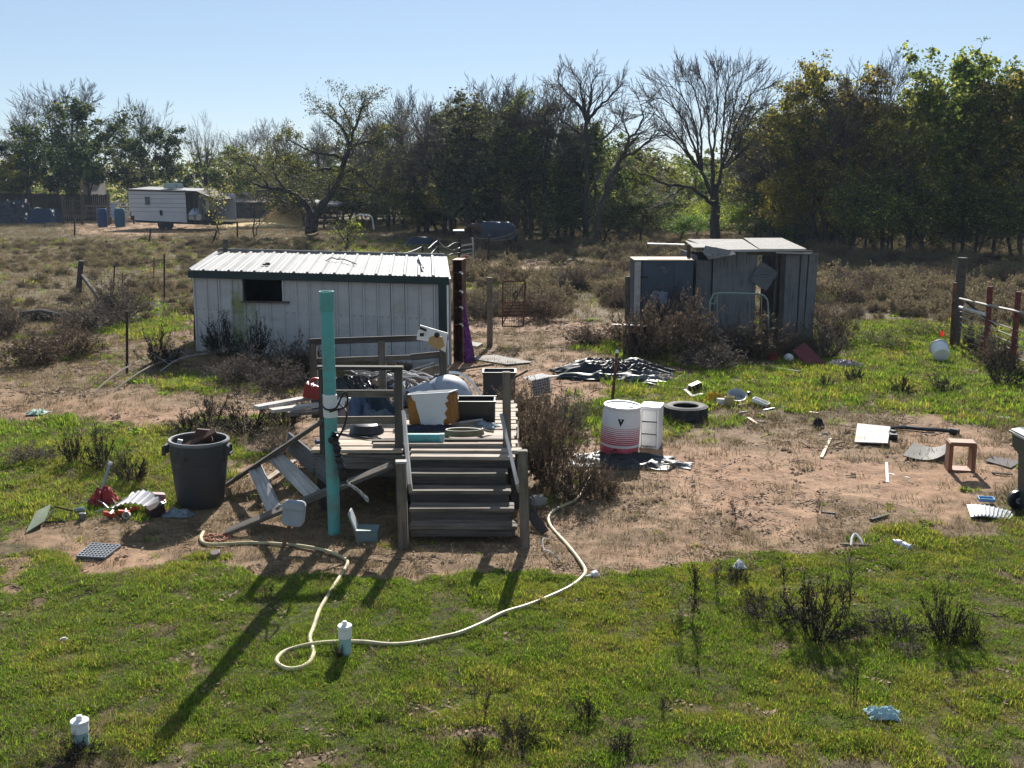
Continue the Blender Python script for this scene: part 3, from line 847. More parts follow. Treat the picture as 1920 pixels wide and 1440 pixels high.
RUBBER = mat('tyre rubber', (.030, .030, .031), (.016, .016, .017), 9, rough=.8, dirt=(.11, .10, .09), dirt_scale=4, dirt_at=(.52, .72))
HOSE = mat('yellow garden hose', (.52, .45, .25), (.38, .32, .17), 6, rough=.5, dirt=(.24, .19, .12), dirt_scale=5, bmp=0)
CABLE = mat('black cable', (.012, .012, .013), (.008, .008, .009), 8, rough=.5, bmp=0)
CONCRETE = mat('concrete', (.34, .32, .29), (.22, .21, .19), 9, rough=.95, bmp=.5, bdist=.01)

def extrude(poly, d):
    d = Vector(d); n = len(poly); P = [Vector(p) for p in poly]
    V = P + [p + d for p in P]
    return V, [tuple(range(n - 1, -1, -1)), tuple(range(n, 2 * n))] + [(i, (i + 1) % n, (i + 1) % n + n, i + n) for i in range(n)]
UP = Vector((0, 0, 1))
TABLE = {}

# ---------------------------------------------------------------- white metal shed
def build_shed():
    A = G(369, 658); B = G(842, 684)
    A.z = B.z = 0
    zl = at_y(367, 505, A.y).z; zr = at_y(843, 518, B.y).z
    back = Vector((-.081, 1, .0)).normalized(); slope = .055; D = 2.75
    t = empty('metal_shed', (A.x, A.y, 0), 'low white ribbed metal shed with dark green trim and an open window', 'shed')
    W = B - A; along = W.normalized(); out = Vector((along.y, -along.x, 0))
    n = 19; w = W.length / n
    def eave(f): return zl + (zr - zl) * f
    rg = random.Random(4)
    def prof(p, x0, x1, rib=.028):
        gp = rg.choice((.004, .008, .013, .017))
        q = [(x0, 0), (x0 + .010, rib), (x0 + .040, rib), (x0 + .052, 0), (x0 + (x1 - x0) * .42, 0), (x0 + (x1 - x0) * .44, .004), (x0 + (x1 - x0) * .60, .004), (x0 + (x1 - x0) * .62, 0), (x1 - gp, 0), (x1 - gp, -.006), (x0, -.006)]
        return [p + along * a + out * b for a, b in q]
    rg = random.Random(4)
    for i in range(n):
        f = (i + .5) / n; z1 = eave(f) - .03
        base = A + UP * (-.08) + out * rg.uniform(-.006, .006)
        if 4 <= i <= 6:
            zw = at_y(500, 566, A.y + W.y * f).z
            zt = at_y(500, 520, A.y + W.y * f).z
            obj('wall_panel', extrude(prof(base, i * w, (i + 1) * w), UP * (zw + .08)), MOSSY if i == 4 else SHEDWALL, t)
            b2 = A + UP * zt
            obj('wall_panel', extrude(prof(b2, i * w, (i + 1) * w), UP * (z1 - zt)), SHEDWALL, t)
        else:
            obj('wall_panel', extrude(prof(base, i * w, (i + 1) * w), UP * (z1 + .08)), MOSSY if i == 3 else SHEDWALL, t)
    sc = []
    for i in range(n):
        for h in (.18, .52, .93):
            if 4 <= i <= 6 and h > .5: continue
            for q in (.35, .8): sc.append(box(A + along * ((i + q) * w) + out * .008 + UP * (eave(i / n) * h), (.022, .012, .022), .8))
    o = obj('screw_heads', join(sc), GREYPL, t); o['kind'] = 'stuff'
    # window: dark inside, loose sill board, side jambs
    z0 = at_y(500, 566, A.y + W.y * .28).z; z1 = at_y(500, 520, A.y + W.y * .28).z
    f0, f1 = 4 * w, 7 * w
    for q in (f0, f1 + .02): obj('window_jamb', box(A + along * q + out * -.03 + UP * (z0 + z1) / 2, (.03, .07, z1 - z0), math.atan2(along.y, along.x)), BLACKIN, t)
    board('sill_board', A + along * (f0 - .03) + out * .03 + UP * (z0 - .012), A + along * (f1 + .16) + out * .05 + UP * (z0 + .02), .09, .03, DARKWOOD, t)
    # other walls
    C = A + back * D; Dd = B + back * D
    hb = slope * D
    def wallpoly(p, q, zp, zq, th=.03):
        nrm = (q - p).cross(UP).normalized() * th
        return extrude([p - UP * .08, q - UP * .08, q + UP * zq, p + UP * zp], nrm)
    obj('wall', wallpoly(A + out * -.05, C, zl - .05, zl + hb - .05), SHEDWALL, t)
    obj('wall', wallpoly(B + out * -.05, Dd, zr - .05, zr + hb - .05), SHEDWALL, t)
    obj('wall', wallpoly(C, Dd, zl + hb - .05, zr + hb - .05), BLACKIN, t)
    obj('floor', extrude([A + out * -.08 + UP * .01, B + out * -.08 + UP * .01, Dd + UP * .01, C + UP * .01], UP * .02), BLACKIN, t)
    # roof of ribbed sheets
    bd = back * (D + .12) + UP * (slope * (D + .12))
    for i in range(n):
        x0 = i * w - .03 if i == 0 else i * w; x1 = (i + 1) * w + (.06 if i == n - 1 else 0)
        p = A + out * .10 + UP * (zl - .005)
        dz = (zr - zl) / n
        q = [(x0, 0), (x0 + .02, .03), (x0 + .055, .03), (x0 + .078, 0), (x0 + .13, 0), (x0 + .14, .007), (x0 + .16, .007), (x0 + .17, 0), (x1 - .06, 0), (x1 - .05, .006), (x1 - .035, .006), (x1 - .025, 0), (x1 + .02, 0), (x1 + .02, -.004), (x0, -.004)]
        P = [p + along * a + UP * (b + (zr - zl) * a / W.length + rg.uniform(0, .001)) for a, b in q]
        obj('roof_sheet', extrude(P, bd + along * rg.uniform(-.012, .012) + UP * rg.uniform(-.006, .012)), ROOFTIN, t)
    # trim
    def strip(p, q, h, th, m, nm): return obj(nm, extrude([p, q, q + UP * h, p + UP * h], (q - p).cross(UP).normalized() * th), m, t)
    strip(A + out * .075 - along * .04 + UP * (zl - .16), B + out * .075 + along * .05 + UP * (zr - .145), .142, .02, GREENTRIM, 'fascia')
    strip(B + out * .045 - along * .17 - UP * .05, B + out * .045 + along * .0 - UP * .05, zr - .1, .02, GREENTRIM, 'corner_trim')
    strip(B + out * .05 + along * .002 - UP * .06, B + out * .05 + along * .03 - UP * .06, zr - .1, .03, WHITEPL, 'corner_trim')
    strip(A + back * (D + .12) + UP * (zl + slope * D + .02), B + back * (D + .12) + UP * (zr + slope * D + .0), .06, .03, ROOFTIN, 'ridge_trim')
    TABLE['shed'] = (A, B, along, out, back, zl, zr)
    # things lying on the roof
    def onroof(u, v):
        for Y in np.arange(17.5, 24, .02):
            p = at_y(u, v, Y)
            s = (p - A - out * .1); f = s.dot(along) / W.length
            b = (p - (A + out * .1 + along * s.dot(along))).length * (1 if Y > 1 else 1)
            z = zl + (zr - zl) * f + slope * max(0, (Vector((p.x, p.y, 0)) - (A + out * .1)).dot(-out)) + .035
            if p.z <= z: return Vector((p.x, p.y, z))
        return p
    P = [onroof(u, v) + UP * k for u, v, k in ((611, 491, .02), (622, 488, .05), (633, 489, .03), (645, 490, .04), (668, 496, .01))]
    solo('dead_branch', join([tube(smooth_path(P, 4), .012, 5), tube([P[2], P[2] + Vector((.05, .1, .04))], .008, 4)]), TWIGM, P[0], 'thin dead branch lying across the metal shed roof', 'branch')
    P = [onroof(785, 483) + UP * .03, onroof(788, 492) + UP * .04, onroof(794, 505) + UP * .03]
    solo('bent_pipe', tube(smooth_path(P, 4), .022, 6), GREYPL, P[0], 'short grey bent pipe lying at the end of the shed roof', 'pipe')
    c = onroof(497, 496)
    solo('rag_scrap', join([box(c, (.10, .06, .03), .3), box(c + Vector((.05, .02, .01)), (.06, .07, .05), 1.0)]), BLACKPL, c, 'small black scrap lying on the shed roof', 'scrap')
    # round wooden post behind the far roof corner
    p = at_y(424, 478, 24); p.z = 0
    solo('wooden_post', tube([p, p + UP * (at_y(424, 448, 24).z)], .06, 9), GREYWOOD, p, 'round wooden post standing behind the left end of the metal shed', 'post')
build_shed()

def build_locker():
    A, B, along, out, back, zl, zr = TABLE['shed']
    p = B + along * .10 + back * .25; p.z = 0
    z1 = at_y(852, 488, p.y).z; wd = .17
    t = empty('rusty_locker', p, 'tall narrow rusty brown locker carcass beside the metal shed', 'locker')
    M = Matrix.Rotation(-.12, 3, 'Z')
    X = M @ Vector((1, 0, 0)); Yv = M @ Vector((0, 1, 0))
    obj('side_panel', box(p + UP * z1 / 2 + X * .005 + Yv * .2, (.012, .42, z1), M), RUST, t)
    obj('side_panel', box(p + UP * z1 / 2 + X * wd + Yv * .2, (.012, .42, z1), M), RUST, t)
    obj('back_panel', box(p + UP * z1 / 2 + X * wd / 2 + Yv * .41, (wd - .012, .01, z1 - .02), M), RUST, t)
    obj('top_panel', box(p + UP * (z1 + .006) + X * wd / 2 + Yv * .2, (wd + .014, .44, .012), M), mat('sunlit pink rust', (.42, .24, .19), (.30, .16, .13), 8, rough=.8), t)  # paler pink top: sunlight falling on it is put into the colour
    for v in (512, 547, 577, 609):
        z = at_y(856, v, p.y).z
        obj('shelf', box(p + UP * z + X * wd / 2 + Yv * .2, (wd - .014, .38, .012), M), RUST, t)
        obj('latch', join([box(p + UP * (z + .02) + X * (wd - .02) + Yv * -.02, (.05, .03, .03), M), box(p + UP * (z - .01) + X * (wd + .01) + Yv * -.03, (.03, .02, .025), M)]), GALV, t)
    q = p + X * (wd + .02)
    def cloth(s, tt):
        a = q + UP * (at_y(868, 568, q.y).z * (1 - tt) + .03)
        return a + X * ((.02 + .2 * tt) * s + .02 * math.sin(9 * s) * tt) + Yv * (-.03 + .05 * math.sin(7 * s + 2 * tt) * tt)
    solo('purple_cloth', grid_sheet(cloth, 10, 12, .004), mat('purple cloth', (.14, .035, .18), (.08, .02, .11), 12, rough=.9, dirt=(.26, .12, .30), dirt_scale=14, transl=.3), q, 'torn purple cloth hanging beside the rusty locker', 'cloth', smooth=True)
build_locker()

# ---------------------------------------------------------------- collapsed plywood shack
OSB = mat('chipboard', (.245, .225, .205), (.08, .074, .07), 20, rough=.9, dirt=(.22, .21, .21), dirt_scale=3.5, bmp=.3)
def build_shack():
    Y = 22.6
    def P(u, v, y=Y): return at_y(u, v, y)
    g = P(1400, 640); base = Vector((g.x, Y, 0))
    t = empty('plywood_shack', base, 'derelict grey plywood shack with a gaping doorway and broken chipboard roof', 'shack')
    def panel(nm, u0, u1, vt, vb=637, y=Y, th=.02, m=PLY, lean=0.0, parent=t):
        a = P(u0, vb, y); b = P(u1, vb, y); zt = P(u0, vt, y).z
        a.z = b.z = 0
        cx = (a + b) / 2
        return board(nm, cx - UP * .05, cx + UP * zt + Vector((lean, 0, 0)), (b - a).length - .006, th, m, parent, up=(0, 1, 0), bev=.002)
    panel('wall_panel', 1304, 1331, 488, y=Y + .06, lean=-.02); panel('wall_panel', 1332, 1413, 472)
    panel('wall_panel', 1466, 1492, 476, lean=.0); panel('wall_panel', 1493, 1505, 476, y=Y + .01, lean=.02); panel('wall_panel', 1506, 1523, 476, lean=.035)
    panel('stud', 1446, 1450, 474, y=Y + .05, m=DARKWOOD, th=.09); panel('stud', 1456, 1465, 474, y=Y + .03, m=DARKWOOD, th=.09)
    panel('stud', 1331, 1334, 476, y=Y + .05, m=DARKWOOD, th=.09)
    # side and rear walls, low so that the field shows through the doorway
    for u, yy in ((1303, 0), (1523, 0)):
        a = P(u, 637); a.z = 0; z = P(u, 480).z
        board('wall_panel', a + Vector((0, 1.1, -.05)), a + Vector((0, 1.1, z)), 2.1, .02, PLY, t, up=(1, 0, 0))
    a = P(1304, 637); b = P(1412, 637)
    board('wall_panel', Vector((a.x + .8, Y + 2.2, -.05)), Vector((a.x + .8, Y + 2.2, 1.75)), 1.55, .02, PLY, t, up=(0, 1, 0))
    board('wall_panel', Vector((P(1500, 637).x, Y + 2.2, -.05)), Vector((P(1500, 637).x, Y + 2.2, 1.75)), .75, .02, PLY, t, up=(0, 1, 0))
    # header and roof sheets
    zf = P(1400, 473).z
    board('header', P(1402, 474) , P(1524, 474), .09, .04, DARKWOOD, t, up=(0, -1, 0))
    zr_ = at_y(1400, 452, Y + 2.2).z
    def roof(u0, u1, ub0, ub1, vf, vb, dz=0, y0=-.12, y1=2.3):
        c = [P(u0, vf, Y + y0), P(u1, vf, Y + y0), at_y(ub1, vb, Y + y1), at_y(ub0, vb, Y + y1)]
        c = [p + UP * dz for p in c]
        obj('roof_sheet', extrude(c, UP * .022), OSB, t)
    roof(1338, 1424, 1288, 1392, 470, 450, 0); roof(1424, 1512, 1394, 1466, 471, 450, .028)
    roof(1300, 1345, 1285, 1305, 463, 451, -.03, -.05)
    c = [P(1322, 462, Y - .1), P(1372, 471, Y - .2), P(1380, 478, Y - .36), P(1329, 487, Y - .34), P(1318, 474, Y - .22)]
    obj('hanging_roof_sheet', extrude(c, UP * .018), OSB, t)
    board('roof_batten', P(1338, 470.5, Y - .16), P(1512, 468.5, Y - .16), .05, .03, PALEWOOD, t, up=(0, -1, 0))
    board('roof_batten', P(1455, 473.5, Y - .14), P(1523, 475, Y - .14), .04, .03, PALEWOOD, t, up=(0, -1, 0))
    board('stud', P(1291, 500, Y + .5), P(1291, 458, Y + .5), .07, .07, DARKWOOD, t, up=(0, 1, 0))
    obj('roof_scrap', box(at_y(1408, 463, Y + 1.0) , (.38, .09, .03), -.3), BLACKPL, t)
    # tilted square board hung in the doorway
    M = Matrix.Rotation(.55, 3, 'Y')
    cc = P(1432, 518, Y - .08)
    d = M @ Vector((0, 0, 1))
    solo('plywood_square', board_shape(cc - d * .235, cc + d * .235, .44, .016, (0, 1, 0)), PLY, (cc.x, cc.y, cc.z), 'square grey plywood sheet hanging tilted in the shack doorway', 'board')
    p = P(1214, 457, Y + .5); q = P(1284, 459, Y + .5)
    solo('metal_strip', board_shape(p, q, .05, .03), GALV, p, 'long pale metal strip sticking out from the shack roof', 'strip')
    # locker like cabinet leaning at the shack's left end
    a = P(1187, 613, Y - .1); b = P(1297, 613, Y - .1); a.z = b.z = 0
    zt = P(1240, 489, Y - .1).z
    k = empty('steel_cabinet', a, 'big dark grey steel cabinet with peeling paint left of the shack', 'cabinet')
    DK = mat('peeling dark steel', (.050, .066, .090), (.032, .042, .060), 2.2, rough=.55, dirt=(.20, .21, .23), dirt_scale=1.6, dirt_at=(.60, .72))
    wdt = b.x - a.x
    obj('cabinet_body', box((a.x + wdt / 2, a.y + .42, zt / 2), (wdt, .8, zt)), DK, k, bev=.01)
    obj('edge_strip', box((a.x + .07, a.y - .012, zt / 2), (.13, .02, zt - .02)), PALEWOOD, k)
    door = obj('cabinet_door', box((a.x + .16 + (wdt - .18) * .32, a.y - .012, zt / 2), ((wdt - .18) * .62, .022, zt - .03)), DK, k, bev=.004)
    obj('cabinet_door', box((a.x + .16 + (wdt - .18) * .815, a.y - .012, zt / 2), ((wdt - .18) * .36, .022, zt - .03)), DK, k, bev=.004)
    obj('hinge', box((a.x + .21, a.y - .028, P(1204, 519).z), (.16, .012, .04)), BLACKIN, door)
    tornV = [(-.16, -.14), (.15, -.13), (.16, .12), (.1, .1), (.06, .14), (-.02, .11), (-.09, .15), (-.16, .12)]
    obj('torn_paper', prism(tornV, .004, Matrix(((1, 0, 0), (0, 0, -1), (0, 1, 0))), (P(1236, 556).x, a.y - .027, P(1236, 556).z)), mat('faded label', (.22, .25, .30), (.14, .16, .2), 8, rough=.8), door)
    obj('cabinet_top', box((a.x + wdt / 2 + .0, a.y + .40, zt + .014), (wdt + .02, .84, .024)), mat('pale tan top edge', (.55, .42, .30), (.40, .3, .2), 9, rough=.8), k)  # top slab paler and warmer in tone than the body
    # post at its corner
    p = P(1176, 618, Y - .3); p.z = 0
    solo('wooden_post', tube([p, Vector((p.x - .01, p.y, P(1176, 518, Y - .3).z))], .055, 8), DARKWOOD, p, 'dark square cut post left of the steel cabinet', 'post')
    # steel bed end in the weeds
    Yb = 21.2
    t2b = at_y(1333, 640, Yb); t2b.z = 0
    bd = empty('bed_frame', t2b, 'pale green tubular bed end standing in the brush by the shack', 'bed frame')
    arch = [at_y(1332, 640, Yb), at_y(1331, 575, Yb), at_y(1335, 558, Yb), at_y(1345, 550, Yb), at_y(1390, 550, Yb), at_y(1425, 552, Yb), at_y(1435, 558, Yb), at_y(1440, 572, Yb), at_y(1441, 640, Yb)]
    GT = mat('pale green enamel', (.23, .30, .27), (.15, .2, .18), 9, rough=.4)
    obj('tube_arch', tube(smooth_path(arch, 4), .018, 8), GT, bd, True)
    obj('cross_tube', tube([at_y(1332, 568, Yb), at_y(1340, 570, Yb), at_y(1345, 556, Yb)], .014, 6), GT, bd, True)
    for u in (1345, 1428):
        obj('spindle', tube([at_y(u, 552, Yb), at_y(u, 625, Yb)], .009, 6), GT, bd)
    p = at_y(1331, 650, Yb + .1); p.z = 0
    solo('wooden_post', tube([p, Vector((p.x, p.y, at_y(1331, 560, Yb).z))], .05, 7), DARKWOOD, p, 'dark post rising from the brush beside the tubular bed end', 'post')

def board_shape(p0, p1, w, t, up=(0, 0, 1)):
    p0 = Vector(p0); p1 = Vector(p1); M = frame_of(p0, p1, up)
    return box((p0 + p1) / 2, ((p1 - p0).length, w, t), M)
build_shack()

# ---------------------------------------------------------------- wooden deck with stairs
ZD, YF, YB = .67, 10.6, 13.1
XL, XR = -2.065, .05
def Pd(u, v): return at_z(u, v, ZD)
def build_deck():
    t = empty('wooden_deck', (-1.0, 12.0, 0), 'small raised weathered wooden deck with front steps and railings', 'deck')
    rg = random.Random(12)
    n = 16; w = (YB - YF) / n
    for i in range(n):
        y = YF + (i + .5) * w
        a = XL + rg.uniform(-.02, .03); b = XR + rg.uniform(-.03, .03)
        if i == 0: b = -1.12
        z = ZD - .019 + rg.uniform(-.004, .004)
        board('deck_board', (a, y, z), (b, y, z), w - rg.uniform(.004, .026), .036, DECKWOOD, t, warp=rg.uniform(0, .012))
    board('deck_board', (-1.04, YF + .06, ZD - .02), (.10, YF + .06, ZD - .022), .13, .036, DECKWOOD, t)
    board('deck_board', (-1.03, YF - .085, ZD - .045), (.03, YF - .085, ZD - .05), .14, .036, DECKWOOD, t)
    # frame under it
    F = (0, -1, 0)
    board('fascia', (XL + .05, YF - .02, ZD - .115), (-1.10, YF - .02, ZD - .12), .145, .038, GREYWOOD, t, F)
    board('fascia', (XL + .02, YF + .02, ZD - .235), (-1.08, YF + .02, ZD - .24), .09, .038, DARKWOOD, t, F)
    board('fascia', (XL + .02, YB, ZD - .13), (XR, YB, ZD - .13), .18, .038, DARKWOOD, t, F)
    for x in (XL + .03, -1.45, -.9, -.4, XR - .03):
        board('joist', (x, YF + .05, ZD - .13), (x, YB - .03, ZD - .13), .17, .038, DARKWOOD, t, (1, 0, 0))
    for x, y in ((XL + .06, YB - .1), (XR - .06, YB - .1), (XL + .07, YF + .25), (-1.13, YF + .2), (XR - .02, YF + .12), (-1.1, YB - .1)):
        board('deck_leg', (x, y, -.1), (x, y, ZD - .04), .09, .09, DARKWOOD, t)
    for y, vz in ((YB + .03, .08), (YB + .03, .24), (YB + .03, .40)):  # boards added behind and beside the deck to keep sun from under it
        board('sun_block_board', (XL, y, vz), (XR, y, vz + .01), .155, .02, DARKWOOD, t, F)
    for vz in (.07, .21, .35): board('sun_block_board', (XR + .02, YF + .3, vz), (XR + .02, YB, vz), .12, .02, DARKWOOD, t, (1, 0, 0))
    # railing posts at the front
    def post(u0, v0, u1, v1, Y, w=.088, m=GREYWOOD, nm='railing_post', z0=None):
        a = at_y(u1, v1, Y); b = at_y(u0, v0, Y)
        if z0 is not None: a.z = z0
        return board(nm, a, b, w, .088, m, t, up=(0, 1, 0), bev=.006)
    post(605, 690, 611, 1000, 10.62, .075, DARKWOOD, z0=-.05)
    post(747, 686, 750, 960, 10.73, .082, DARKWOOD, z0=.0)
    post(949, 697, 953, 960, 10.76, .085, GREYWOOD, z0=-.05)
    # front rails between the left posts
    def rail(u0, v0, u1, v1, Y, w, th=.038, m=GREYWOOD, up=(0, -1, 0), nm='rail'):
        return board(nm, at_y(u0, v0, Y), at_y(u1, v1, Y), w, th, m, t, up)
    rail(595, 689, 756, 690, 10.66, .10, .036, DARKWOOD, (0, 0, 1), 'top_rail')
    rail(612, 738, 741, 738, 10.71, .075); rail(612, 788, 741, 787, 10.71, .075)
    # stair: newel posts, treads, risers, stringers, slanting rails
    a = G(757, 1028); b = at_y(752, 868, a.y - .0)
    board('newel_post', a - UP * .06, b, .088, .088, GREYWOOD, t, up=(0, 1, 0), bev=.006)
    a2 = G(985, 1025); b2 = at_y(980, 844, a2.y)
    board('newel_post', a2 - UP * .06, b2, .088, .088, GREYWOOD, t, up=(0, 1, 0), bev=.006)
    steps = [(10.22, 887), (9.99, 920), (9.78, 953), (9.61, 986)]
    zs = []
    for k, (y, v) in enumerate(steps):
        z = at_y(860, v, y).z; zs.append(z)
        x0 = at_y(766 + k * .5, v, y).x; x1 = at_y(952 + 6 * k, v, y).x
        for j, (yy, ww) in enumerate(((y + .05, .10), (y + .155, .10))):
            board('tread', (x0, yy, z - .02 + (.004 if j else 0)), (x1, yy, z - .024 + (.004 if j else 0)), ww, .036, GREYWOOD, t, bev=.006, warp=.003)
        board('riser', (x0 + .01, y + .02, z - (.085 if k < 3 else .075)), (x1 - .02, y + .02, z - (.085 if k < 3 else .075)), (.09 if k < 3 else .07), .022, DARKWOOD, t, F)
    board('riser', (-1.03, YF - .13, ZD - .11), (.03, YF - .13, ZD - .11), .085, .022, DARKWOOD, t, F)
    for x0, x1 in ((-1.045, -1.055), (.065, .11)):
        board('stringer', (x1, 9.74, .16), (x0, YF - .02, ZD - .14), .17, .036, GREYWOOD, t, (1, 0, 0))
    r0 = at_y(757, 776, YF - .1); r1 = at_y(769, 916, a.y + .05)
    board('hand_rail', r0, r1, .10, .036, PALEWOOD, t, (1, 0, .1))
    r0 = at_y(941, 782, YF - .02); r1 = at_y(972, 916, a2.y + .08)
    board('hand_rail', r0, r1, .10, .036, PALEWOOD, t, (1, 0, .2))
    # pale slab imitating the sunlit top of the left newel
    obj('newel_sunlit_top', box(b + Vector((.0, -.0, .012)), (.10, .09, .02), .1), PALEWOOD, t)
    # rear railing
    Yr = YB - .1
    rail(580, 641, 841, 632, Yr, .075, .04, DARKWOOD); rail(592, 676, 770, 670, Yr + .02, .06, .036, GREYWOOD); rail(770, 670, 832, 664, Yr + .02, .08, .036, DARKWOOD)
    for u, v, nm in ((587, 643, 'a'), (716, 638, 'b'), (831, 634, 'c')):
        p = at_y(u, v, Yr); board('railing_post', (p.x, Yr, ZD - .2), (p.x, Yr, p.z), .085, .085, DARKWOOD if nm != 'b' else GREYWOOD, t, up=(0, 1, 0))
    # loose boards along the front edge
    for u0, u1, v, ww in ((698, 760, 831, .06), (760, 950, 829, .05), (700, 960, 837, .06)):
        p = Pd(u0, v); q = Pd(u1, v)
        solo('loose_board', board_shape(p + UP * .02, q + UP * .022, ww, .03), DARKWOOD if v < 835 else DECKWOOD, p,
             {698: 'short dark loose board lying left of the middle railing post', 760: 'long dark loose board on the deck beside the teal pipe offcut', 700: 'long pale loose board along the front edge of the deck'}[u0], 'board', 'loose boards on the deck')
build_deck()

def build_old_stair():
    A0 = at_y(603, 790, 10.55); A1 = G(425, 914)
    B0 = at_y(735, 872, 10.4); B1 = G(424, 1004)
    t = empty('broken_stair', (A1 + B1) / 2, 'broken side stair, its two long rails sagging to the ground by the bin', 'stair')
    A1 = A1 + UP * .03; B1 = B1 + UP * .03
    nA = (B0 - A0).cross(A1 - A0).normalized()
    if nA.z < 0: nA = -nA
    board('stringer', A0, A1, .10, .04, DARKWOOD, t, up=(nA.cross((A1 - A0).normalized())))
    board('stringer', B0, B1, .10, .04, GREYWOOD, t, up=(nA.cross((B1 - B0).normalized())))
    f = lambda s, q: (A0.lerp(A1, s), B0.lerp(B1, q))
    p, q = f(.72, .73); board('tread', p + nA * .05, q + nA * .05, .15, .035, PALEWOOD, t, Vector((-.25, -.72, .62)))
    p, q = f(.53, .50); board('tread', p + nA * .06, q + nA * .06, .16, .035, PALEWOOD, t, Vector((-.25, -.72, .62)))
    p, q = f(.40, .38); board('riser', p + nA * .13, q + nA * .13, .22, .03, PLY, t, Vector((-.6, -.78, -.05)))  # shade put into its colour: darker grey than the treads
    p, q = f(.84, .60); board('brace', G(500, 905) + UP * .03, G(552, 870) + UP * .04, .08, .03, DECKWOOD, t)
build_old_stair()

# ---------------------------------------------------------------- teal stand pipe with its cable and box
def build_pipe():
    a = G(627, 1002); b = at_y(612, 546, a.y - .03)
    t = empty('stand_pipe', a, 'tall teal plastic sewer pipe standing upright before the deck', 'pipe')
    d = (b - a).normalized(); Lp = (b - a).length
    R = .060
    M = frame_of(a, b); Mz = Matrix((M.col[1], M.col[2], M.col[0])).transposed()
    obj('lower_pipe', lathe([(R * .97, -.05), (R, Lp * .20), (R, Lp * .50)], a, 24, Mz), TEALMUD, t, True)
    obj('coupling', lathe([(R * 1.02, Lp * .495), (R * 1.13, Lp * .497), (R * 1.13, Lp * .585), (R * 1.02, Lp * .588)], a, 24, Mz), WHITEPL, t, True)
    obj('upper_pipe', lathe([(R, Lp * .58), (R, Lp * .925)], a, 24, Mz), TEAL, t, True)
    obj('bell_end', lathe([(R, Lp * .92), (R * 1.13, Lp * .93), (R * 1.15, Lp), (R * .98, Lp), (R * .95, Lp * .93), (.001, Lp * .925)], a, 24, Mz), TEAL, t, True)
    def on(u, v, off=.085): return at_y(u, v, a.y - off)
    w = [on(618, 772), on(632, 768, .1), on(646, 764), on(652, 752, .05), on(648, 735, .07), on(640, 745, .11), on(630, 765, .12), on(612, 768, .09), on(606, 758, .02), on(612, 750, -.06), on(640, 760, -.07), on(650, 775, .05), on(645, 800, .08), on(634, 822, .09)]
    solo('black_cable', tube(smooth_path(w, 5), .009, 6), CABLE, a, 'thin black cable looped round the teal stand pipe', 'cable', smooth=True)
    w = [on(627, 810), on(628, 822, .1), on(632, 845, .11), on(638, 870, .11), on(645, 905, .1)]
    k = empty('taped_conduit', a, 'black taped conduit strapped down the teal stand pipe', 'conduit')
    obj('taped_sleeve', tube(smooth_path(w, 6), [.016 + .016 * math.sin(i * 1.9) ** 2 + (.012 if i > 3 else 0) for i in range(25)], 9), BLACKPL, k, True)
    obj('torn_tape', tube(smooth_path([on(616, 822, .1), on(626, 830, .12), on(640, 842, .12)], 5), [.012, .02, .026, .03, .028, .022, .018, .02, .016, .012, .008], 6), BLACKPL, k, True)
    w = [on(645, 905, .1), on(660, 912, .12), on(674, 922, .12), on(686, 934, .14), on(691, 941, .15)]
    obj('foil_lead', tube(smooth_path(w, 5), [.012, .016, .01, .017, .011, .016, .012, .019, .015, .013, .02, .014, .018, .016, .02, .02, .02, .02, .014, .012, .012], 6), mat('crumpled foil', (.5, .5, .5), (.03, .03, .03), 40, rough=.3, metal=.4), k, True)
    # grey box on a stake
    p = G(531, 1026); q = at_y(548, 985, p.y + .05)
    s = empty('utility_box', p, 'grey plastic utility box on a leaning brown stake by the hose', 'utility box')
    top = at_y(556, 940, p.y + .06)
    ax = (top - p).normalized()
    board('stake', p - ax * .05, top - ax * .02, .035, .028, mat('brown stake', (.16, .09, .055), (.09, .05, .03), 9, rough=.8), s, up=(0, 1, 0))
    c = at_y(551, 962, p.y + .0); M = Matrix.Rotation(.12, 3, 'Y') @ Matrix.Rotation(-.12, 3, 'X')
    poly = [(-.075, -.115), (.075, -.115), (.10, -.085), (.10, .09), (.075, .115), (-.075, .115), (-.10, .09), (-.10, -.085)]
    F = M @ Matrix(((1, 0, 0), (0, 0, -1), (0, 1, 0)))
    obj('box_body', prism(poly, .11, F, c), GREYPL, s, bev=.008)
    obj('box_lid', prism([(x * 1.05, y * .28) for x, y in poly], .02, F, c + M @ Vector((.0, -.065, .075))), GREYPL, s, bev=.004)
build_pipe()
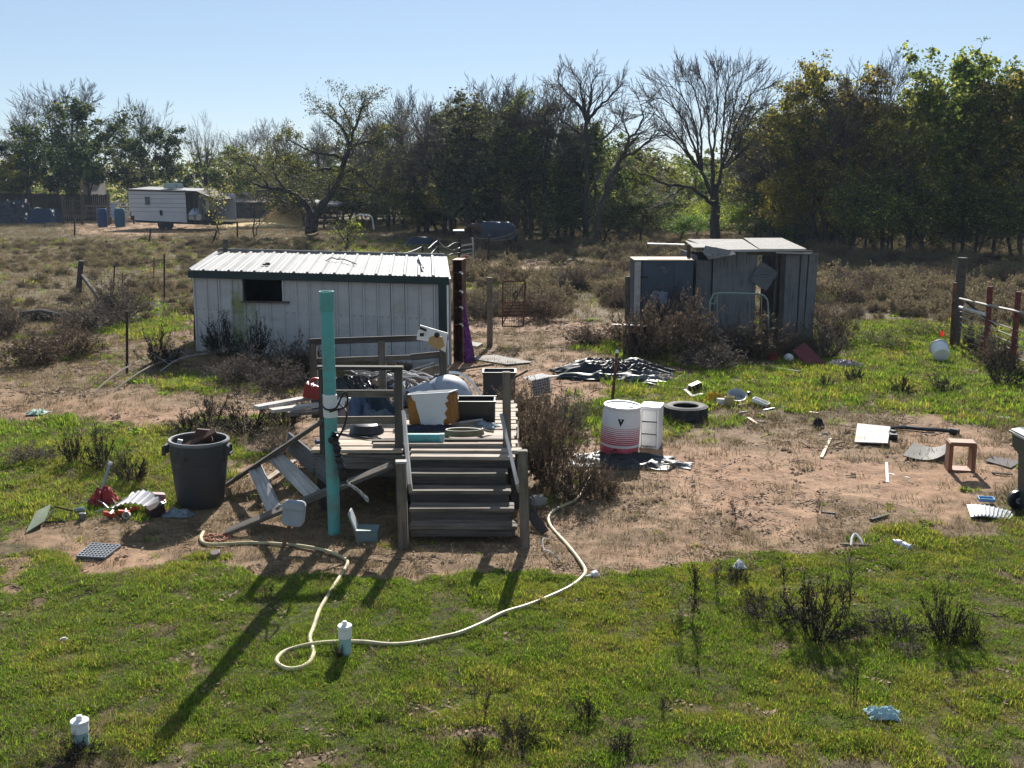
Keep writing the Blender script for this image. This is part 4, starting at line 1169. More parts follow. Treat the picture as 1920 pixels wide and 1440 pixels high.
# ---------------------------------------------------------------- travel trailer far off on the left
def build_trailer():
    A = at_y(245, 412, 74.0); B = at_y(409, 426, 72.0)
    A = Vector((A.x, A.y, 0)); B = Vector((B.x, B.y, 0))
    t = empty('travel_trailer', A, 'derelict white travel trailer with its right end torn open', 'trailer')
    al = (B - A).normalized(); Wd = (B - A).length; out = Vector((al.y, -al.x, 0)); bk = -out
    z1 = at_y(245, 356, A.y).z; z2 = at_y(423, 366, B.y).z
    SID = mat('dull white aluminium siding', (.50, .49, .50), (.42, .41, .42), .5, (1, 1, 1), .5, .0, (.30, .28, .28), .8, (.58, .75), .1)
    f = .655
    zb = .62
    nrow = 7
    for i in range(nrow):
        h0 = zb + (z1 - zb) * i / nrow; h1 = zb + (z1 - zb) * (i + 1) / nrow
        x0 = .35 if i == 0 else (.12 if i == 1 else 0)
        p = A + al * x0 + UP * h0; q = A + al * Wd * f + UP * (h0 - (.12 if i < 2 else .0))
        q1 = A + al * Wd * f + UP * (h1 - .02)
        obj('siding_panel', extrude([p, q, q1 + out * .0, p + UP * (h1 - h0 - .02)], out * (.05 + .012 * (i % 2))), SID, t)
    obj('wall', extrude([A + UP * zb + bk * .02, A + al * Wd * f + UP * zb + bk * .02, A + al * Wd * f + UP * z1 + bk * .02, A + UP * z1 + bk * .02], bk * .04), BLACKIN, t)
    obj('wall', extrude([A + UP * zb + bk * 2.3, B + UP * zb + bk * 2.3, B + UP * (z2 + .05) + bk * 2.3, A + UP * z1 + bk * 2.3], bk * .05), SID, t)
    obj('wall', extrude([A + UP * (zb + .4), A + UP * z1, A + UP * z1 + bk * 2.3, A + UP * (zb + .4) + bk * 2.3], -al * .05), SID, t)
    obj('floor', extrude([A + UP * (zb - .08) + al * .3, B + UP * (zb - .2), B + UP * (zb - .2) + bk * 2.3, A + UP * (zb - .08) + bk * 2.3 + al * .3], UP * .08), DARKWOOD, t)
    obj('roof', extrude([A + UP * z1 + out * .1, A + al * Wd * .78 + UP * (z1 - .1) + out * .12, A + al * Wd * .78 + UP * z1 + bk * 2.4, A + UP * (z1 + .15) + bk * 2.4], UP * .06), ROOFTIN, t)
    obj('roof_flap', extrude([A + al * Wd * .78 + UP * (z1 - .1) + out * .1, B + UP * (z2 - .35) + out * .05, B + UP * (z2 - .3) + bk * 2.0, A + al * Wd * .78 + UP * (z1) + bk * 2.2], UP * .05), DARKWOOD, t)
    obj('roof_edge', extrude([A + UP * (z1 - .06) + out * .08, A + al * Wd * .8 + UP * (z1 - .16) + out * .1, A + al * Wd * .8 + UP * (z1 - .1) + out * .1, A + UP * (z1 + .01) + out * .08], out * .03), DARKSTEEL, t)
    def w(s, z, o=.08): return A + al * Wd * s + UP * z + out * o
    wn = obj('window', extrude([w(.195, 1.72), w(.245, 1.72), w(.245, 2.15), w(.195, 2.15)], out * .03), mat('dim window glass', (.10, .11, .09), (.05, .055, .05), 3, rough=.2), t)
    obj('window_sill', join([extrude([w(.19, 1.68, .1), w(.25, 1.68, .1), w(.25, 1.72, .1), w(.19, 1.72, .1)], out * .03), extrude([w(.19, 2.15, .1), w(.25, 2.15, .1), w(.25, 2.19, .1), w(.19, 2.19, .1)], out * .03)]), DARKSTEEL, wn)
    obj('hatch', extrude([w(.355, .95), w(.385, .95), w(.385, 1.3), w(.355, 1.3)], out * .02), BLACKIN, t)
    for s in (.36, .44):
        c = w(s, .34, -.05); Mx = Matrix((al, UP, out)).transposed()
        whl = obj('wheel', lathe([(.1, -.09), (.30, -.09), (.33, -.05), (.33, .05), (.30, .09), (.1, .09)], c, 16, Mx), RUBBER, t, True)
        obj('hub', lathe([(.001, -.05), (.13, -.05), (.15, .05), (.001, .06)], c, 12, Mx), DARKSTEEL, whl, True)
    obj('axle_frame', join([board_shape(w(.02, .5, -.4), w(1.0, .38, -.4), .1, .12), board_shape(w(.02, .5, -1.8), w(1.0, .38, -1.8), .1, .12)]), DARKSTEEL, t)
    # torn end: studs, bench, loose panels
    for s, zt in ((.67, 2.35), (.745, 2.3), (.83, 2.3), (.92, 2.1), (.99, 1.9)):
        board('wall_stud', w(s, .4, 0), w(s, zt, 0), .06, .05, DARKWOOD, t, up=(0, 1, 0))
    board('inner_panel', w(.70, 1.0, -1.9), w(.70, 2.3, -1.9), .9, .03, GREYPL, t, up=(0, 1, 0)); board('inner_panel', w(.80, .6, -.3), w(.80, 2.2, -.3), .5, .03, PLY, t, up=(0, 1, 0))
    board('inner_panel', w(.93, 1.3, -.1), w(.93, 2.0, -.1), .75, .03, GREYPL, t, up=(0, 1, 0)); board('inner_panel', w(.93, .5, -.05), w(.93, 1.1, -.05), .9, .03, DARKWOOD, t, up=(0, 1, 0))
    obj('bench', box(w(.735, .85, -.25), (1.15, .5, .38), math.atan2(al.y, al.x)), mat('dirty foam', (.52, .49, .42), (.36, .33, .28), 4, rough=.9), t, bev=.06)
    obj('rag_heap', lathe([(.0, .5), (.22, .38), (.38, .15), (.45, 0)], w(.725, 1.0, -.25), 9), mat('faded blue rag', (.17, .2, .32), (.5, .5, .52), 3, rough=.95), t, True)
    for i, (s0, z0, s1, zz) in enumerate(((.82, 2.3, 1.05, 1.75), (.86, 2.2, 1.08, 1.45), (.9, 2.35, 1.06, 2.0), (.95, 1.3, 1.03, 1.65))):
        board('loose_strip', w(s0, z0, .1 + .05 * i), w(s1, zz, .15), .12, .02, DARKWOOD if i % 2 else GREYPL, t)
    # air conditioner
    c = w(.42, z1 + .27, -1.0)
    obj('air_conditioner', box(c, (1.15, .9, .36), math.atan2(al.y, al.x), .9), mat('dusty grey green plastic', (.34, .40, .37), (.25, .3, .28), 2, rough=.5), t, bev=.07)
build_trailer()

# ---------------------------------------------------------------- horse in a blue blanket
def skin_mesh(verts, edges, radii, root=0, sub=2):
    me = bpy.data.meshes.new('skin'); me.from_pydata([tuple(v) for v in verts], edges, [])
    o = bpy.data.objects.new('skin', me); COL.objects.link(o)
    o.modifiers.new('s', 'SKIN')
    for i, r in enumerate(radii):
        sv = me.skin_vertices[0].data[i]; sv.radius = r if isinstance(r, tuple) else (r, r)
        sv.use_root = (i == root)
    o.modifiers.new('d', 'SUBSURF').levels = sub
    dg = bpy.context.evaluated_depsgraph_get(); dg.update()
    m2 = bpy.data.meshes.new_from_object(o.evaluated_get(dg))
    bpy.data.objects.remove(o); bpy.data.meshes.remove(me)
    return m2
def build_horse():
    p = G(935, 476)
    Y = p.y
    t = empty('horse', p, 'brown horse in a dark blue blanket grazing before the wood', 'horse')
    # facing left, head lowered; x forward is -x
    s = 1.0
    v = [(-.0, 0, 1.14), (-.42, 0, 1.12), (-.72, 0, 1.14), (.40, 0, 1.14), (.62, 0, 1.12),            # trunk 0..4
         (-.98, 0, 1.22), (-1.22, .02, 1.24), (-1.36, .03, 1.26), (-1.52, .04, 1.08), (-1.62, .04, .92),  # neck, poll, head
         (-.62, .15, .95), (-.64, .16, .58), (-.62, .16, .32), (-.64, .16, .04),
         (-.62, -.15, .95), (-.54, -.16, .58), (-.60, -.16, .32), (-.62, -.16, .04),
         (.50, .16, .98), (.44, .18, .72), (.58, .18, .46), (.53, .18, .04),
         (.50, -.16, .98), (.52, -.18, .72), (.66, -.18, .46), (.62, -.18, .04),
         (.74, 0, 1.12), (.82, 0, .85), (.83, 0, .55)]
    e = [(0, 1), (1, 2), (0, 3), (3, 4), (2, 5), (5, 6), (6, 7), (7, 8), (8, 9), (2, 10), (10, 11), (11, 12), (12, 13), (2, 14), (14, 15), (15, 16), (16, 17),
         (4, 18), (18, 19), (19, 20), (20, 21), (4, 22), (22, 23), (23, 24), (24, 25), (4, 26), (26, 27), (27, 28)]
    r = [(.29, .30), (.28, .31), (.24, .29), (.29, .31), (.25, .27), (.16, .22), (.12, .16), (.10, .12), (.08, .10), (.06, .07),
         .12, .075, .06, .065, .12, .075, .06, .065, .15, .10, .065, .065, .15, .10, .065, .065, .05, .05, .03]
    me = skin_mesh(v, e, r)
    HM = mat('bay horse coat', (.075, .035, .02), (.035, .018, .012), 6, rough=.6)
    me.materials.append(HM); me.polygons.foreach_set('use_smooth', np.ones(len(me.polygons), bool))
    b = bpy.data.objects.new('body', me); COL.objects.link(b); b.parent = t
    obj('ear', join([tube([p + Vector((-1.36, .05 + q, 1.36)), p + Vector((-1.37, .07 + q, 1.50))], [.035, .004], 6) for q in (-.09, .03)]), HM, t)
    def bl(sx, st):
        x = -.80 + 1.62 * sx; a = (st - .5) * 3.5
        rr = (.37 + .02 * math.sin(3.1 * sx + 1) + .012 * math.sin(17 * sx + 5 * st)) * (1 - .55 * max(0, sx - .8) / .2 * max(0, sx - .8) / .2)
        zc = 1.12 - .10 * max(0, sx - .75) / .25 - .04 * math.sin(math.pi * sx)
        y = rr * .92 * math.sin(a); z = zc + rr * 1.04 * math.cos(a)
        if abs(a) > 1.35: y = math.copysign(rr * .92, a); z = zc + .20 - (abs(a) - 1.35) * 1.5
        if sx > .97: z -= .05
        return p + Vector((x, y, z))
    obj('blanket', grid_sheet(bl, 18, 24, .012), mat('navy horse blanket', (.013, .019, .042), (.008, .012, .028), 5, rough=.5, spec=.5), t, True)
build_horse()

# ---------------------------------------------------------------- hay heap, far sheds, fences, barrels
def build_farm():
    c = G(541, 421); Y = c.y
    HAY = mat('hay', (.72, .55, .28), (.40, .28, .13), 16, rough=.95, bmp=1.0, bdist=.08)
    def heap(w0, h, sd):
        def f(s, q):
            x = (s - .5) * 2; y = (q - .5) * 2; r = math.hypot(x, y)
            k = max(0, 1 - r); n1 = float(fbm(x * 3 + sd, y * 3, 4, 7)) - .5
            zz = h * (k ** .8) * (1 + n1 * .9) + .1 * n1 * (r < 1)
            return Vector((x * w0, y * w0 * .8, zz - .02 if r < 1 else -.1))
        return f
    f = heap(2.4, 1.5, 3)
    hp = empty('hay_heap', c, 'golden heap of loose hay under the leaning oak', 'hay')
    obj('hay_mound', grid_sheet(lambda s, q: c + f(s, q), 40, 30), HAY, hp, True)
    # loose straw sprays breaking the outline
    r = np.random.default_rng(3); V = []; Q = []
    for i in range(2600):
        s, q = r.uniform(.12, .88, 2); b = np.array(f(s, q)); d = r.normal(0, 1, 3); d[2] = abs(d[2]) * .7; d /= np.linalg.norm(d); w = np.cross(d, r.normal(0, 1, 3)); w /= np.linalg.norm(w)
        L_ = r.uniform(.1, .3); o = len(V); V += [b - w * .012, b + w * .012, b + d * L_ + w * .006, b + d * L_ - w * .006]; Q.append((o, o + 1, o + 2, o + 3))
    me = fast_mesh('straws', V, Q); me.materials.append(leafmat('hay straw', (.3, .2, .08), (.6, .44, .2), None, .1, .4, False))
    o = bpy.data.objects.new('loose_straws', me); COL.objects.link(o); o.parent = hp; o['kind'] = 'stuff'
    c2 = G(480, 424); f2 = heap(3.2, .28, 8)
    solo('spilled_hay', grid_sheet(lambda s, q: c2 + f2(s, q), 30, 20), HAY, c2, 'flat spread of golden hay left of the hay heap', 'hay', smooth=True)
    c3 = G(612, 428); f3 = heap(1.8, .25, 12)
    solo('spilled_hay', grid_sheet(lambda s, q: c3 + f3(s, q), 24, 16), HAY, c3, 'thin spread of hay at the foot of the leaning oak', 'hay', smooth=True)
    # house with a pale shingle roof far left of the oak
    Yh = 96
    def hp_(u, v, y=Yh): return at_y(u, v, y)
    h = empty('far_house', Vector((hp_(470, 400).x, Yh, 0)), 'distant house with a pale brown shingle roof beyond the trailer', 'house')
    x0 = hp_(438, 400).x; x1 = hp_(506, 400).x; ze = hp_(470, 379).z; zr = hp_(470, 361).z
    obj('wall', box(((x0 + x1) / 2, Yh + 3, ze / 2), (x1 - x0 - .5, 6, ze)), mat('dim house wall', (.13, .11, .10), (.09, .08, .07), 1, rough=.9), h)
    RS = mat('pale brown shingles', (.42, .33, .28), (.3, .23, .2), 3, rough=.9)
    obj('roof', ([(x0 - .3, Yh - .3, ze), (x1 + .3, Yh - .3, ze), (x1 - 1.3, Yh + 3, zr), (x0 - .3, Yh + 3, zr), (x0 - .3, Yh + 6.3, ze), (x1 + .3, Yh + 6.3, ze)], [(0, 1, 2, 3), (3, 2, 5, 4), (1, 5, 2), (0, 3, 4)]), RS, h)
    obj('gutter', box(((x0 + x1) / 2, Yh - .34, ze - .1), (x1 - x0, .12, .14)), DARKSTEEL, h)
    # dark barn end behind the hay
    Yb = 84
    bx0 = hp_(532, 400, Yb).x; bx1 = hp_(568, 400, Yb).x; zb = hp_(550, 366, Yb).z
    b = empty('dark_barn', Vector(((bx0 + bx1) / 2, Yb, 0)), 'dark grey metal barn end behind the hay heap', 'barn')
    BM = mat('dark barn steel', (.075, .075, .088), (.055, .055, .065), 1, rough=.6)
    n = 8
    for i in range(n):
        a = bx0 + (bx1 - bx0) * i / n; e = bx0 + (bx1 - bx0) * (i + 1) / n
        obj('wall_sheet', box(((a + e) / 2, Yb + .05 + .03 * (i % 2), zb / 2 - i * .03), (e - a - .02, .06, zb - i * .06)), BM, b)
    obj('roof', box(((bx0 + bx1) / 2, Yb + 3, zb + .05), (bx1 - bx0 + .4, 6.4, .1), (0, .045, 0)), BM, b)
    # open lean-to behind the oak
    Yl = 74
    lx0 = hp_(578, 400, Yl).x; lx1 = hp_(634, 400, Yl).x; zl0 = hp_(580, 382, Yl).z; zl1 = hp_(634, 387, Yl).z
    l = empty('lean_to', Vector(((lx0 + lx1) / 2, Yl, 0)), 'low dark lean-to with a bright roof edge behind the oak trunk', 'lean-to')
    obj('roof', extrude([(lx0, Yl, zl0), (lx1, Yl, zl1), (lx1, Yl + 3, zl1 + .1), (lx0, Yl + 3, zl0 + .1)], (0, 0, .12)), ROOFTIN, l)
    for x in (lx0 + .1, (lx0 + lx1) / 2, lx1 - .1): board('post', (x, Yl + .2, 0), (x, Yl + .2, zl1), .12, .12, DARKWOOD, l)
    for k in range(3): board('rail', (lx0, Yl + .3, .4 + .35 * k), (lx1, Yl + .3, .4 + .35 * k), .16, .04, mat('dark red board', (.07, .03, .025), (.04, .02, .018), 4, rough=.9), l, (0, -1, 0))
    # hooped pale tube right of the oak
    Yt = 66
    P = [at_y(664, 425, Yt), at_y(662, 412, Yt), at_y(668, 405, Yt), at_y(678, 402, Yt), at_y(688, 404, Yt), at_y(696, 406, Yt), at_y(699, 414, Yt), at_y(701, 430, Yt)]
    solo('bent_tube', tube(smooth_path(P, 4), .05, 6), WHITEPL, (P[0].x, Yt, 0), 'pale hooped tube standing in the weeds right of the oak', 'tube', smooth=True)
    # board fence at far left, rail fence, gate posts, barrels
    Yf = 88
    f = empty('board_fence', Vector((at_y(60, 400, Yf).x, Yf, 0)), 'dark reddish board fence along the far left trees', 'fence')
    FB = woodmat('dark red brown fence board', (.032, .02, .018), (.016, .011, .010), (.02, .014, .012))
    xs0 = at_y(-30, 400, Yf).x; xs1 = at_y(205, 400, Yf).x; n = 64
    rg = random.Random(8)
    for i in range(n):
        x = xs0 + (xs1 - xs0) * (i + .5) / n
        zt = at_y(0, 362 + .045 * (i), Yf).z
        board('fence_board', (x, Yf + rg.uniform(-.02, .02), 0), (x, Yf, zt + rg.uniform(-.05, .05)), (xs1 - xs0) / n - .02, .03, FB, f)
    rf = empty('rail_fence', Vector((at_y(222, 400, 82).x, 82, 0)), 'grey horizontal rail fence left of the white trailer', 'fence')
    for k in range(5): board('rail', at_y(205, 381 + k * 6, 82), at_y(252, 380.5 + k * 6, 82), .13, .05, PALEWOOD, rf, (0, -1, 0))
    for u in (207, 232, 250): board('post', Vector((at_y(u, 400, 82.1).x, 82.1, 0)), at_y(u, 378, 82.1), .12, .12, DARKWOOD, rf)
    for u, vt, lb in ((118, 368, 'thin dark gate post left of the pen gate'), (154, 369, 'dark gate post between the pen gate and the pen rails'), (203, 362, 'tall grey post beside the blue barrels')):
        p = at_y(u, 410, 80); p.z = 0
        solo('wooden_post', tube([p, at_y(u, vt, 80)], .10, 7), GREYWOOD if u == 203 else DARKWOOD, p, lb, 'post', 'posts of the far pens')
    gt = empty('pen_gate', Vector((at_y(137, 410, 80).x, 80, 0)), 'dark pen gate under the big dark oak on the left', 'gate')
    for k in range(4): board('rail', at_y(121, 377 + 9 * k, 80), at_y(151, 377 + 9 * k, 80), .09, .05, DARKWOOD, gt, (0, -1, 0))
    for u in (121, 136, 151): board('stile', at_y(u, 408, 80.08), at_y(u, 375, 80.08), .09, .05, DARKWOOD, gt, (0, 1, 0))
    pr = empty('pen_rails', Vector((at_y(178, 410, 80).x, 80, 0)), 'low pen rails between the gate and the blue barrels', 'fence')
    for k in range(3): board('rail', at_y(157, 386 + 9 * k, 80), at_y(200, 386 + 9 * k, 80), .1, .05, GREYWOOD if k == 0 else DARKWOOD, pr, (0, -1, 0))
    for u in (160, 180, 198): board('post', at_y(u, 410, 80.08), at_y(u, 385, 80.08), .1, .1, DARKWOOD, pr)
    BLU = plastic('blue drum plastic', (.010, .04, .14), .4); TQ = plastic('sun faded blue drum', (.02, .085, .16), .45)
    for u, m, lb, w in ((192, BLU, 'bright blue plastic barrel left of the tall grey post', .36), (225, TQ, 'faded teal blue plastic barrel nearest the white trailer', .38)):
        p = at_y(u, 410, 77); p.z = 0; h = at_y(u, 391, 77).z
        tag(obj('plastic_barrel', lathe([(w * .8, 0), (w * .9, .03), (w, h * .3), (w * .97, h * .33), (w, h * .36), (w, h * .66), (w * .97, h * .69), (w, h * .72), (w * .88, h * .97), (w * .8, h)], p, 18), m, None, True, 0, p), lb, 'barrel', 'blue plastic barrels')
    solo('leaning_sheet', board_shape(at_y(213, 409, 78), at_y(212, 381, 78.6), .35, .05), GREYPL, at_y(213, 409, 78), 'pale sheet leaning beside the faded blue barrel', 'sheet')
    # blue covered low stack
    p = at_y(84, 408, 84); p.z = 0
    w2 = at_y(112, 408, 84).x - at_y(54, 408, 84).x
    def tarp(s, q):
        return p + Vector(((s - .5) * w2, (q - .5) * 2.5, 1.1 * min(1, 5 * min(s, 1 - s)) * min(1, 4 * min(q, 1 - q)) * (.85 + .3 * float(fbm(s * 5, q * 4, 3, 3)))))
    solo('blue_tarp', grid_sheet(tarp, 24, 12), mat('dark blue tarp', (.010, .026, .065), (.006, .016, .04), 4, rough=.5), p, 'dark blue tarp over a low stack before the board fence', 'tarp', smooth=True)
    p = at_y(20, 408, 84); p.z = 0
    def heap2(s, q): return p + Vector(((s - .5) * 4.4, (q - .5) * 2.5, 1.5 * min(1, 4 * min(s, 1 - s)) * min(1, 4 * min(q, 1 - q)) * (.4 + 1.1 * float(fbm(s * 7, q * 5, 4, 9)))))
    solo('scrap_heap', grid_sheet(heap2, 40, 16), mat('dark scrap', (.07, .065, .08), (.012, .012, .015), 5, rough=.6, bmp=1.0, bdist=.1), p, 'dark heap of scrap at the far left fence', 'heap')
    p = at_y(790, 428, 56); p.z = 0
    def cov(s, q): return p + Vector(((s - .5) * 1.9, (q - .5) * 1.2, .4 * min(1, 4 * min(s, 1 - s)) * min(1, 4 * min(q, 1 - q)) * (.8 + .4 * float(fbm(s * 4, q * 4, 3, 5)))))
    solo('covered_trough', grid_sheet(cov, 20, 10), mat('dim blue cover', (.018, .026, .05), (.012, .018, .035), 3, rough=.6), p, 'low dark blue covered trough in the shade before the wood', 'trough', smooth=True)
    # pale house wall behind the big dark oak
    Yw = 104
    h2 = empty('pale_house', Vector((at_y(150, 400, Yw).x, Yw, 0)), 'pale house wall glimpsed behind the big dark oak', 'house')
    a = at_y(138, 375, Yw); b = at_y(170, 375, Yw)
    obj('wall', box(((a.x + b.x) / 2, Yw + 2, 1.9), (b.x - a.x, 4, 3.8)), mat('cream wall', (.30, .27, .25), (.24, .22, .2), 1, rough=.8), h2)
    obj('gable_wall', box((at_y(154, 375, Yw).x, Yw - .05, 1.9), (.5, .1, 3.6)), mat('yellow ochre wall', (.42, .29, .13), (.34, .24, .11), 1, rough=.8), h2)
    obj('roof', box(((a.x + b.x) / 2, Yw + 2, 3.85), (b.x - a.x + .6, 4.6, .12)), DARKSTEEL, h2)
build_farm()

def build_midfence():
    # sagging post and wire run left of the steps, wire gate, posts
    Ym = 41
    WH = GALV
    t = empty('board_hurdle', Vector((at_y(875, 482, Ym).x, Ym, 0)), 'short broken white hurdle by the tall dark post', 'hurdle')
    board('post', Vector((at_y(893, 490, Ym).x, Ym, 0)), at_y(884, 446, Ym), .10, .08, DARKWOOD, t, (0, 1, 0))
    board('post', Vector((at_y(889, 490, Ym).x, Ym - .1, 0)), at_y(886, 446, Ym - .1), .05, .05, PALEWOOD, t, (0, 1, 0))
    for v0, v1, m in ((461, 457, PALEWOOD), (470, 466, PALEWOOD), (478, 473, PALEWOOD)):
        board('rail', at_y(864, v0, Ym - .15), at_y(889, v1, Ym - .15), .07 if v0 == 461 else .035, .03, m, t, (0, -1, 0))
    p = Vector((at_y(862, 500, Ym - .2).x, Ym - .2, 0))
    solo('steel_post', tube([p, at_y(861, 438, Ym - .2)], .06, 6), DARKSTEEL, p, 'tall dark post with a flat cap at the end of the net fence', 'post')
    q = at_y(860, 432.5, Ym - .2)
    solo('feeder_lid', box(q, (.42, .3, .05), .1), GALV, q, 'flat pale lid on top of the tall dark post', 'lid')
    f = empty('net_fence', Vector((at_y(790, 480, 38).x, 38, 0)), 'sagging net fence with thin dark posts behind the shed', 'fence')
    posts = [(745, 486, 472), (792, 485, 459), (821, 482, 448), (862, 482, 452)]
    tops = []
    for k, (u, vb, vt) in enumerate(posts):
        Y = 33 + 2.4 * k
        b = Vector((at_y(u, vb, Y).x, Y, 0)); tp = at_y(u, vt, Y); tops.append(tp)
        if k < 3: obj('post', tube([b, tp], .035, 5), DARKSTEEL, f)
    for k in range(3):
        for j in range(5):
            a = tops[k] - UP * (.05 + .17 * j); b = tops[k + 1] - UP * (.05 + .19 * j)
            m1 = a.lerp(b, .35) - UP * (.06 + .08 * ((k + j) % 3)); m2 = a.lerp(b, .7) - UP * (.05 + .07 * (j % 2))
            obj('wire', tube(smooth_path([a, m1, m2, b], 3), .012, 4), WH, f)
    # round rail before the horse
    Yr = 40
    r = empty('curved_rail', Vector((at_y(930, 480, Yr).x, Yr, 0)), 'thin curved wooden rail on two posts before the horse', 'fence')
    P = [at_y(888, 440, Yr), at_y(895, 446, Yr), at_y(915, 448, Yr), at_y(935, 446, Yr), at_y(955, 440, Yr), at_y(972, 430, Yr)]
    obj('rail', tube(smooth_path(P, 4), .025, 5), GREYWOOD, r)
    P = [at_y(910, 452, Yr + .1), at_y(940, 450, Yr + .1), at_y(960, 447, Yr + .1), at_y(971, 434, Yr + .1)]
    obj('rail', tube(smooth_path(P, 4), .022, 5), GREYWOOD, r)
    for u in (915, 950): obj('post', tube([Vector((at_y(u, 475, Yr).x, Yr, 0)), at_y(u + 2, 441, Yr)], .04, 5), DARKSTEEL, r)
    solo('red_bucket', lathe([(.12, 0), (.15, .22), (.14, .22), (.11, .02), (.001, .02)], G(872, 489), 12), plastic('red tub', (.30, .03, .03)), G(872, 489), 'small red tub at the foot of the tall dark post', 'tub', smooth=True)
    # wooden post and wire gate in the gap
    p = G(918, 651)
    solo('wooden_post', tube([p - UP * .1, at_y(918, 580, p.y) + Vector((.01, 0, 0)), at_y(918, 520, p.y)], [.062, .06, .058], 10), GREYWOOD, p, 'weathered round post right of the metal shed, by the wire gate', 'post', smooth=True)
    Yg = 22.4
    g = empty('wire_gate', Vector((at_y(963, 612, Yg).x, Yg, 0)), 'rusty wire mesh walk gate standing open right of the weathered post', 'gate')
    c = [at_y(943, 528, Yg), at_y(985, 527, Yg - .1), at_y(981, 612, Yg - .1), at_y(942, 612, Yg)]
    obj('gate_frame', join([tube([c[0], c[1]], .017, 6), tube([c[1], c[2]], .022, 6), tube([c[2], c[3]], .014, 6), tube([c[3], c[0]], .017, 6)]), RUST, g)
    obj('brace', tube([c[1], c[3].lerp(c[0], .05)], .012, 5), DARKSTEEL, g)
    sh = []
    for k in range(1, 9):
        s = k / 9; sh.append(tube([c[0].lerp(c[1], s), c[3].lerp(c[2], s)], .0045, 4))
    for k in range(1, 16):
        s = k / 16; sh.append(tube([c[0].lerp(c[3], s), c[1].lerp(c[2], s)], .0045, 4))
    obj('wire_mesh', join(sh), DARKSTEEL, g)
    for k in range(5):
        s = .47 + .065 * k; a = c[0].lerp(c[3], s); b = c[1].lerp(c[2], s); board('slat', a + Vector((.02, -.02, 0)), b + Vector((-.02, -.02, 0)), .035, .01, RUST, g, (0, -1, 0))
    obj('chain', tube(smooth_path([at_y(967, 546, Yg - .04), at_y(963, 552, Yg - .06), at_y(966, 560, Yg - .06), at_y(970, 552, Yg - .06), at_y(967, 545, Yg - .05)], 4), .014, 5), DARKSTEEL, g)
    # left field fence posts
    for u, vb, vt, r, lb in ((308, 562, 476, .026, 'thin dark steel post in the field left of the shed'), (238, 700, 583, .026, 'rusty steel stake before the shed shadow, third from the braced post'),
                             (365, 640, 572, .026, 'dark steel stake touching the left corner of the metal shed'), (212, 548, 497, .024, 'short leaning steel stake right of the braced wooden post'),
                             (287, 545, 482, .016, 'bent thin rod between the field posts'), (229, 560, 512, .015, 'thin grey rod by the leaning steel stake'),
                             (140, 443, 410, .05, 'short black post in the far field left of the trailer'), (279, 455, 428, .05, 'leaning dark stake before the trailer wheel'),
                             (398, 457, 431, .05, 'slanting dark stake before the torn trailer end'), (445, 448, 415, .05, 'thin post in the far field right of the trailer')):
        p = G(u, vb); q = at_y(u + (2 if u in (287,) else 0) + (3 if u == 212 else 0) + (4 if u in (279,) else 0) + (9 if u == 398 else 0), vt, p.y)
        solo('steel_post', tube([p - UP * .05, q], r, 6), DARKSTEEL, p, lb, 'post', 'field fence posts')
    p = G(146, 560); q = at_y(152, 489, p.y)
    b = empty('braced_post', p, 'leaning wooden fence post with a diagonal brace in the left field', 'post')
    obj('post', tube([p - UP * .05, q], [.085, .075], 9), DARKWOOD, b, True)
    obj('brace', tube([at_y(153, 516, p.y), G(200, 578)], .05, 7), DARKWOOD, b, True)
    w = empty('wire_strand', at_y(250, 520, 28), 'thin wire strands stretched between the field posts', 'wire')
    for v0, v1 in ((497, 488), (512, 503), (527, 520)):
        obj('wire', tube([at_y(152, v0, 30), at_y(235, v0 + 3, 29), at_y(308, v1 - 2, 28), at_y(368, v1, 27)], .006, 4), DARKSTEEL, w)
    # corral corner on the right
    p = G(1795, 655)
    Yc = p.y
    solo('round_post', tube([Vector((at_y(1790, 650, Yc + .5).x, Yc + .5, -.1)), at_y(1805, 483, Yc + .5)], [.10, .095], 12), DARKWOOD, Vector((at_y(1790, 650, Yc + .5).x, Yc + .5, 0)), 'thick round dark post at the corral corner on the right', 'post', smooth=True)
    solo('steel_post', tube([Vector((at_y(1783, 655, Yc).x, Yc, -.1)), at_y(1791, 530, Yc)], .038, 8), RUST, p, 'rusty steel post wrapped with wire before the thick corral post', 'post')
    c = empty('corral_panel', G(1850, 650), 'low corral fence of red posts, bright rails and wire on the right', 'fence')
    a0 = (1795, 575, Yc - .1); pts = [(1800, Yc), (1852, Yc - 1.3), (1908, Yc - 2.6), (1970, Yc - 4.0)]
    rows = [(560, 572, 584, 598), (576, 590, 607, 626), (584, 600, 620, 642), (594, 612, 634, 658), (604, 624, 648, 674), (613, 634, 660, 688), (622, 644, 671, 700)]
    for j, rw in enumerate(rows):
        for k in range(3):
            m = GALV
            if j == 1 and k > 0: continue
            if j == 0: obj('rail', tube([at_y(pts[k][0], rw[k], pts[k][1]), at_y(pts[k + 1][0], rw[k + 1], pts[k + 1][1])], .028, 6), mat('bright worn rail', (.34, .30, .27), (.2, .15, .13), 9, rough=.5), c)
            elif j == 1: obj('rail', tube([at_y(pts[k][0], rw[k], pts[k][1]), at_y(pts[k + 1][0] - 4, rw[k + 1], pts[k + 1][1])], .035, 6), mat('bare bright rail', (.62, .58, .55), (.45, .42, .4), 9, rough=.5), c)
            else: obj('wire', tube([at_y(pts[k][0], rw[k], pts[k][1]), at_y(pts[k + 1][0], rw[k + 1], pts[k + 1][1])], .009, 4), GALV, c)
    obj('brace', tube([at_y(1812, 566, Yc - .3), at_y(1868, 612, Yc - 1.2)], .02, 6), DARKSTEEL, c)
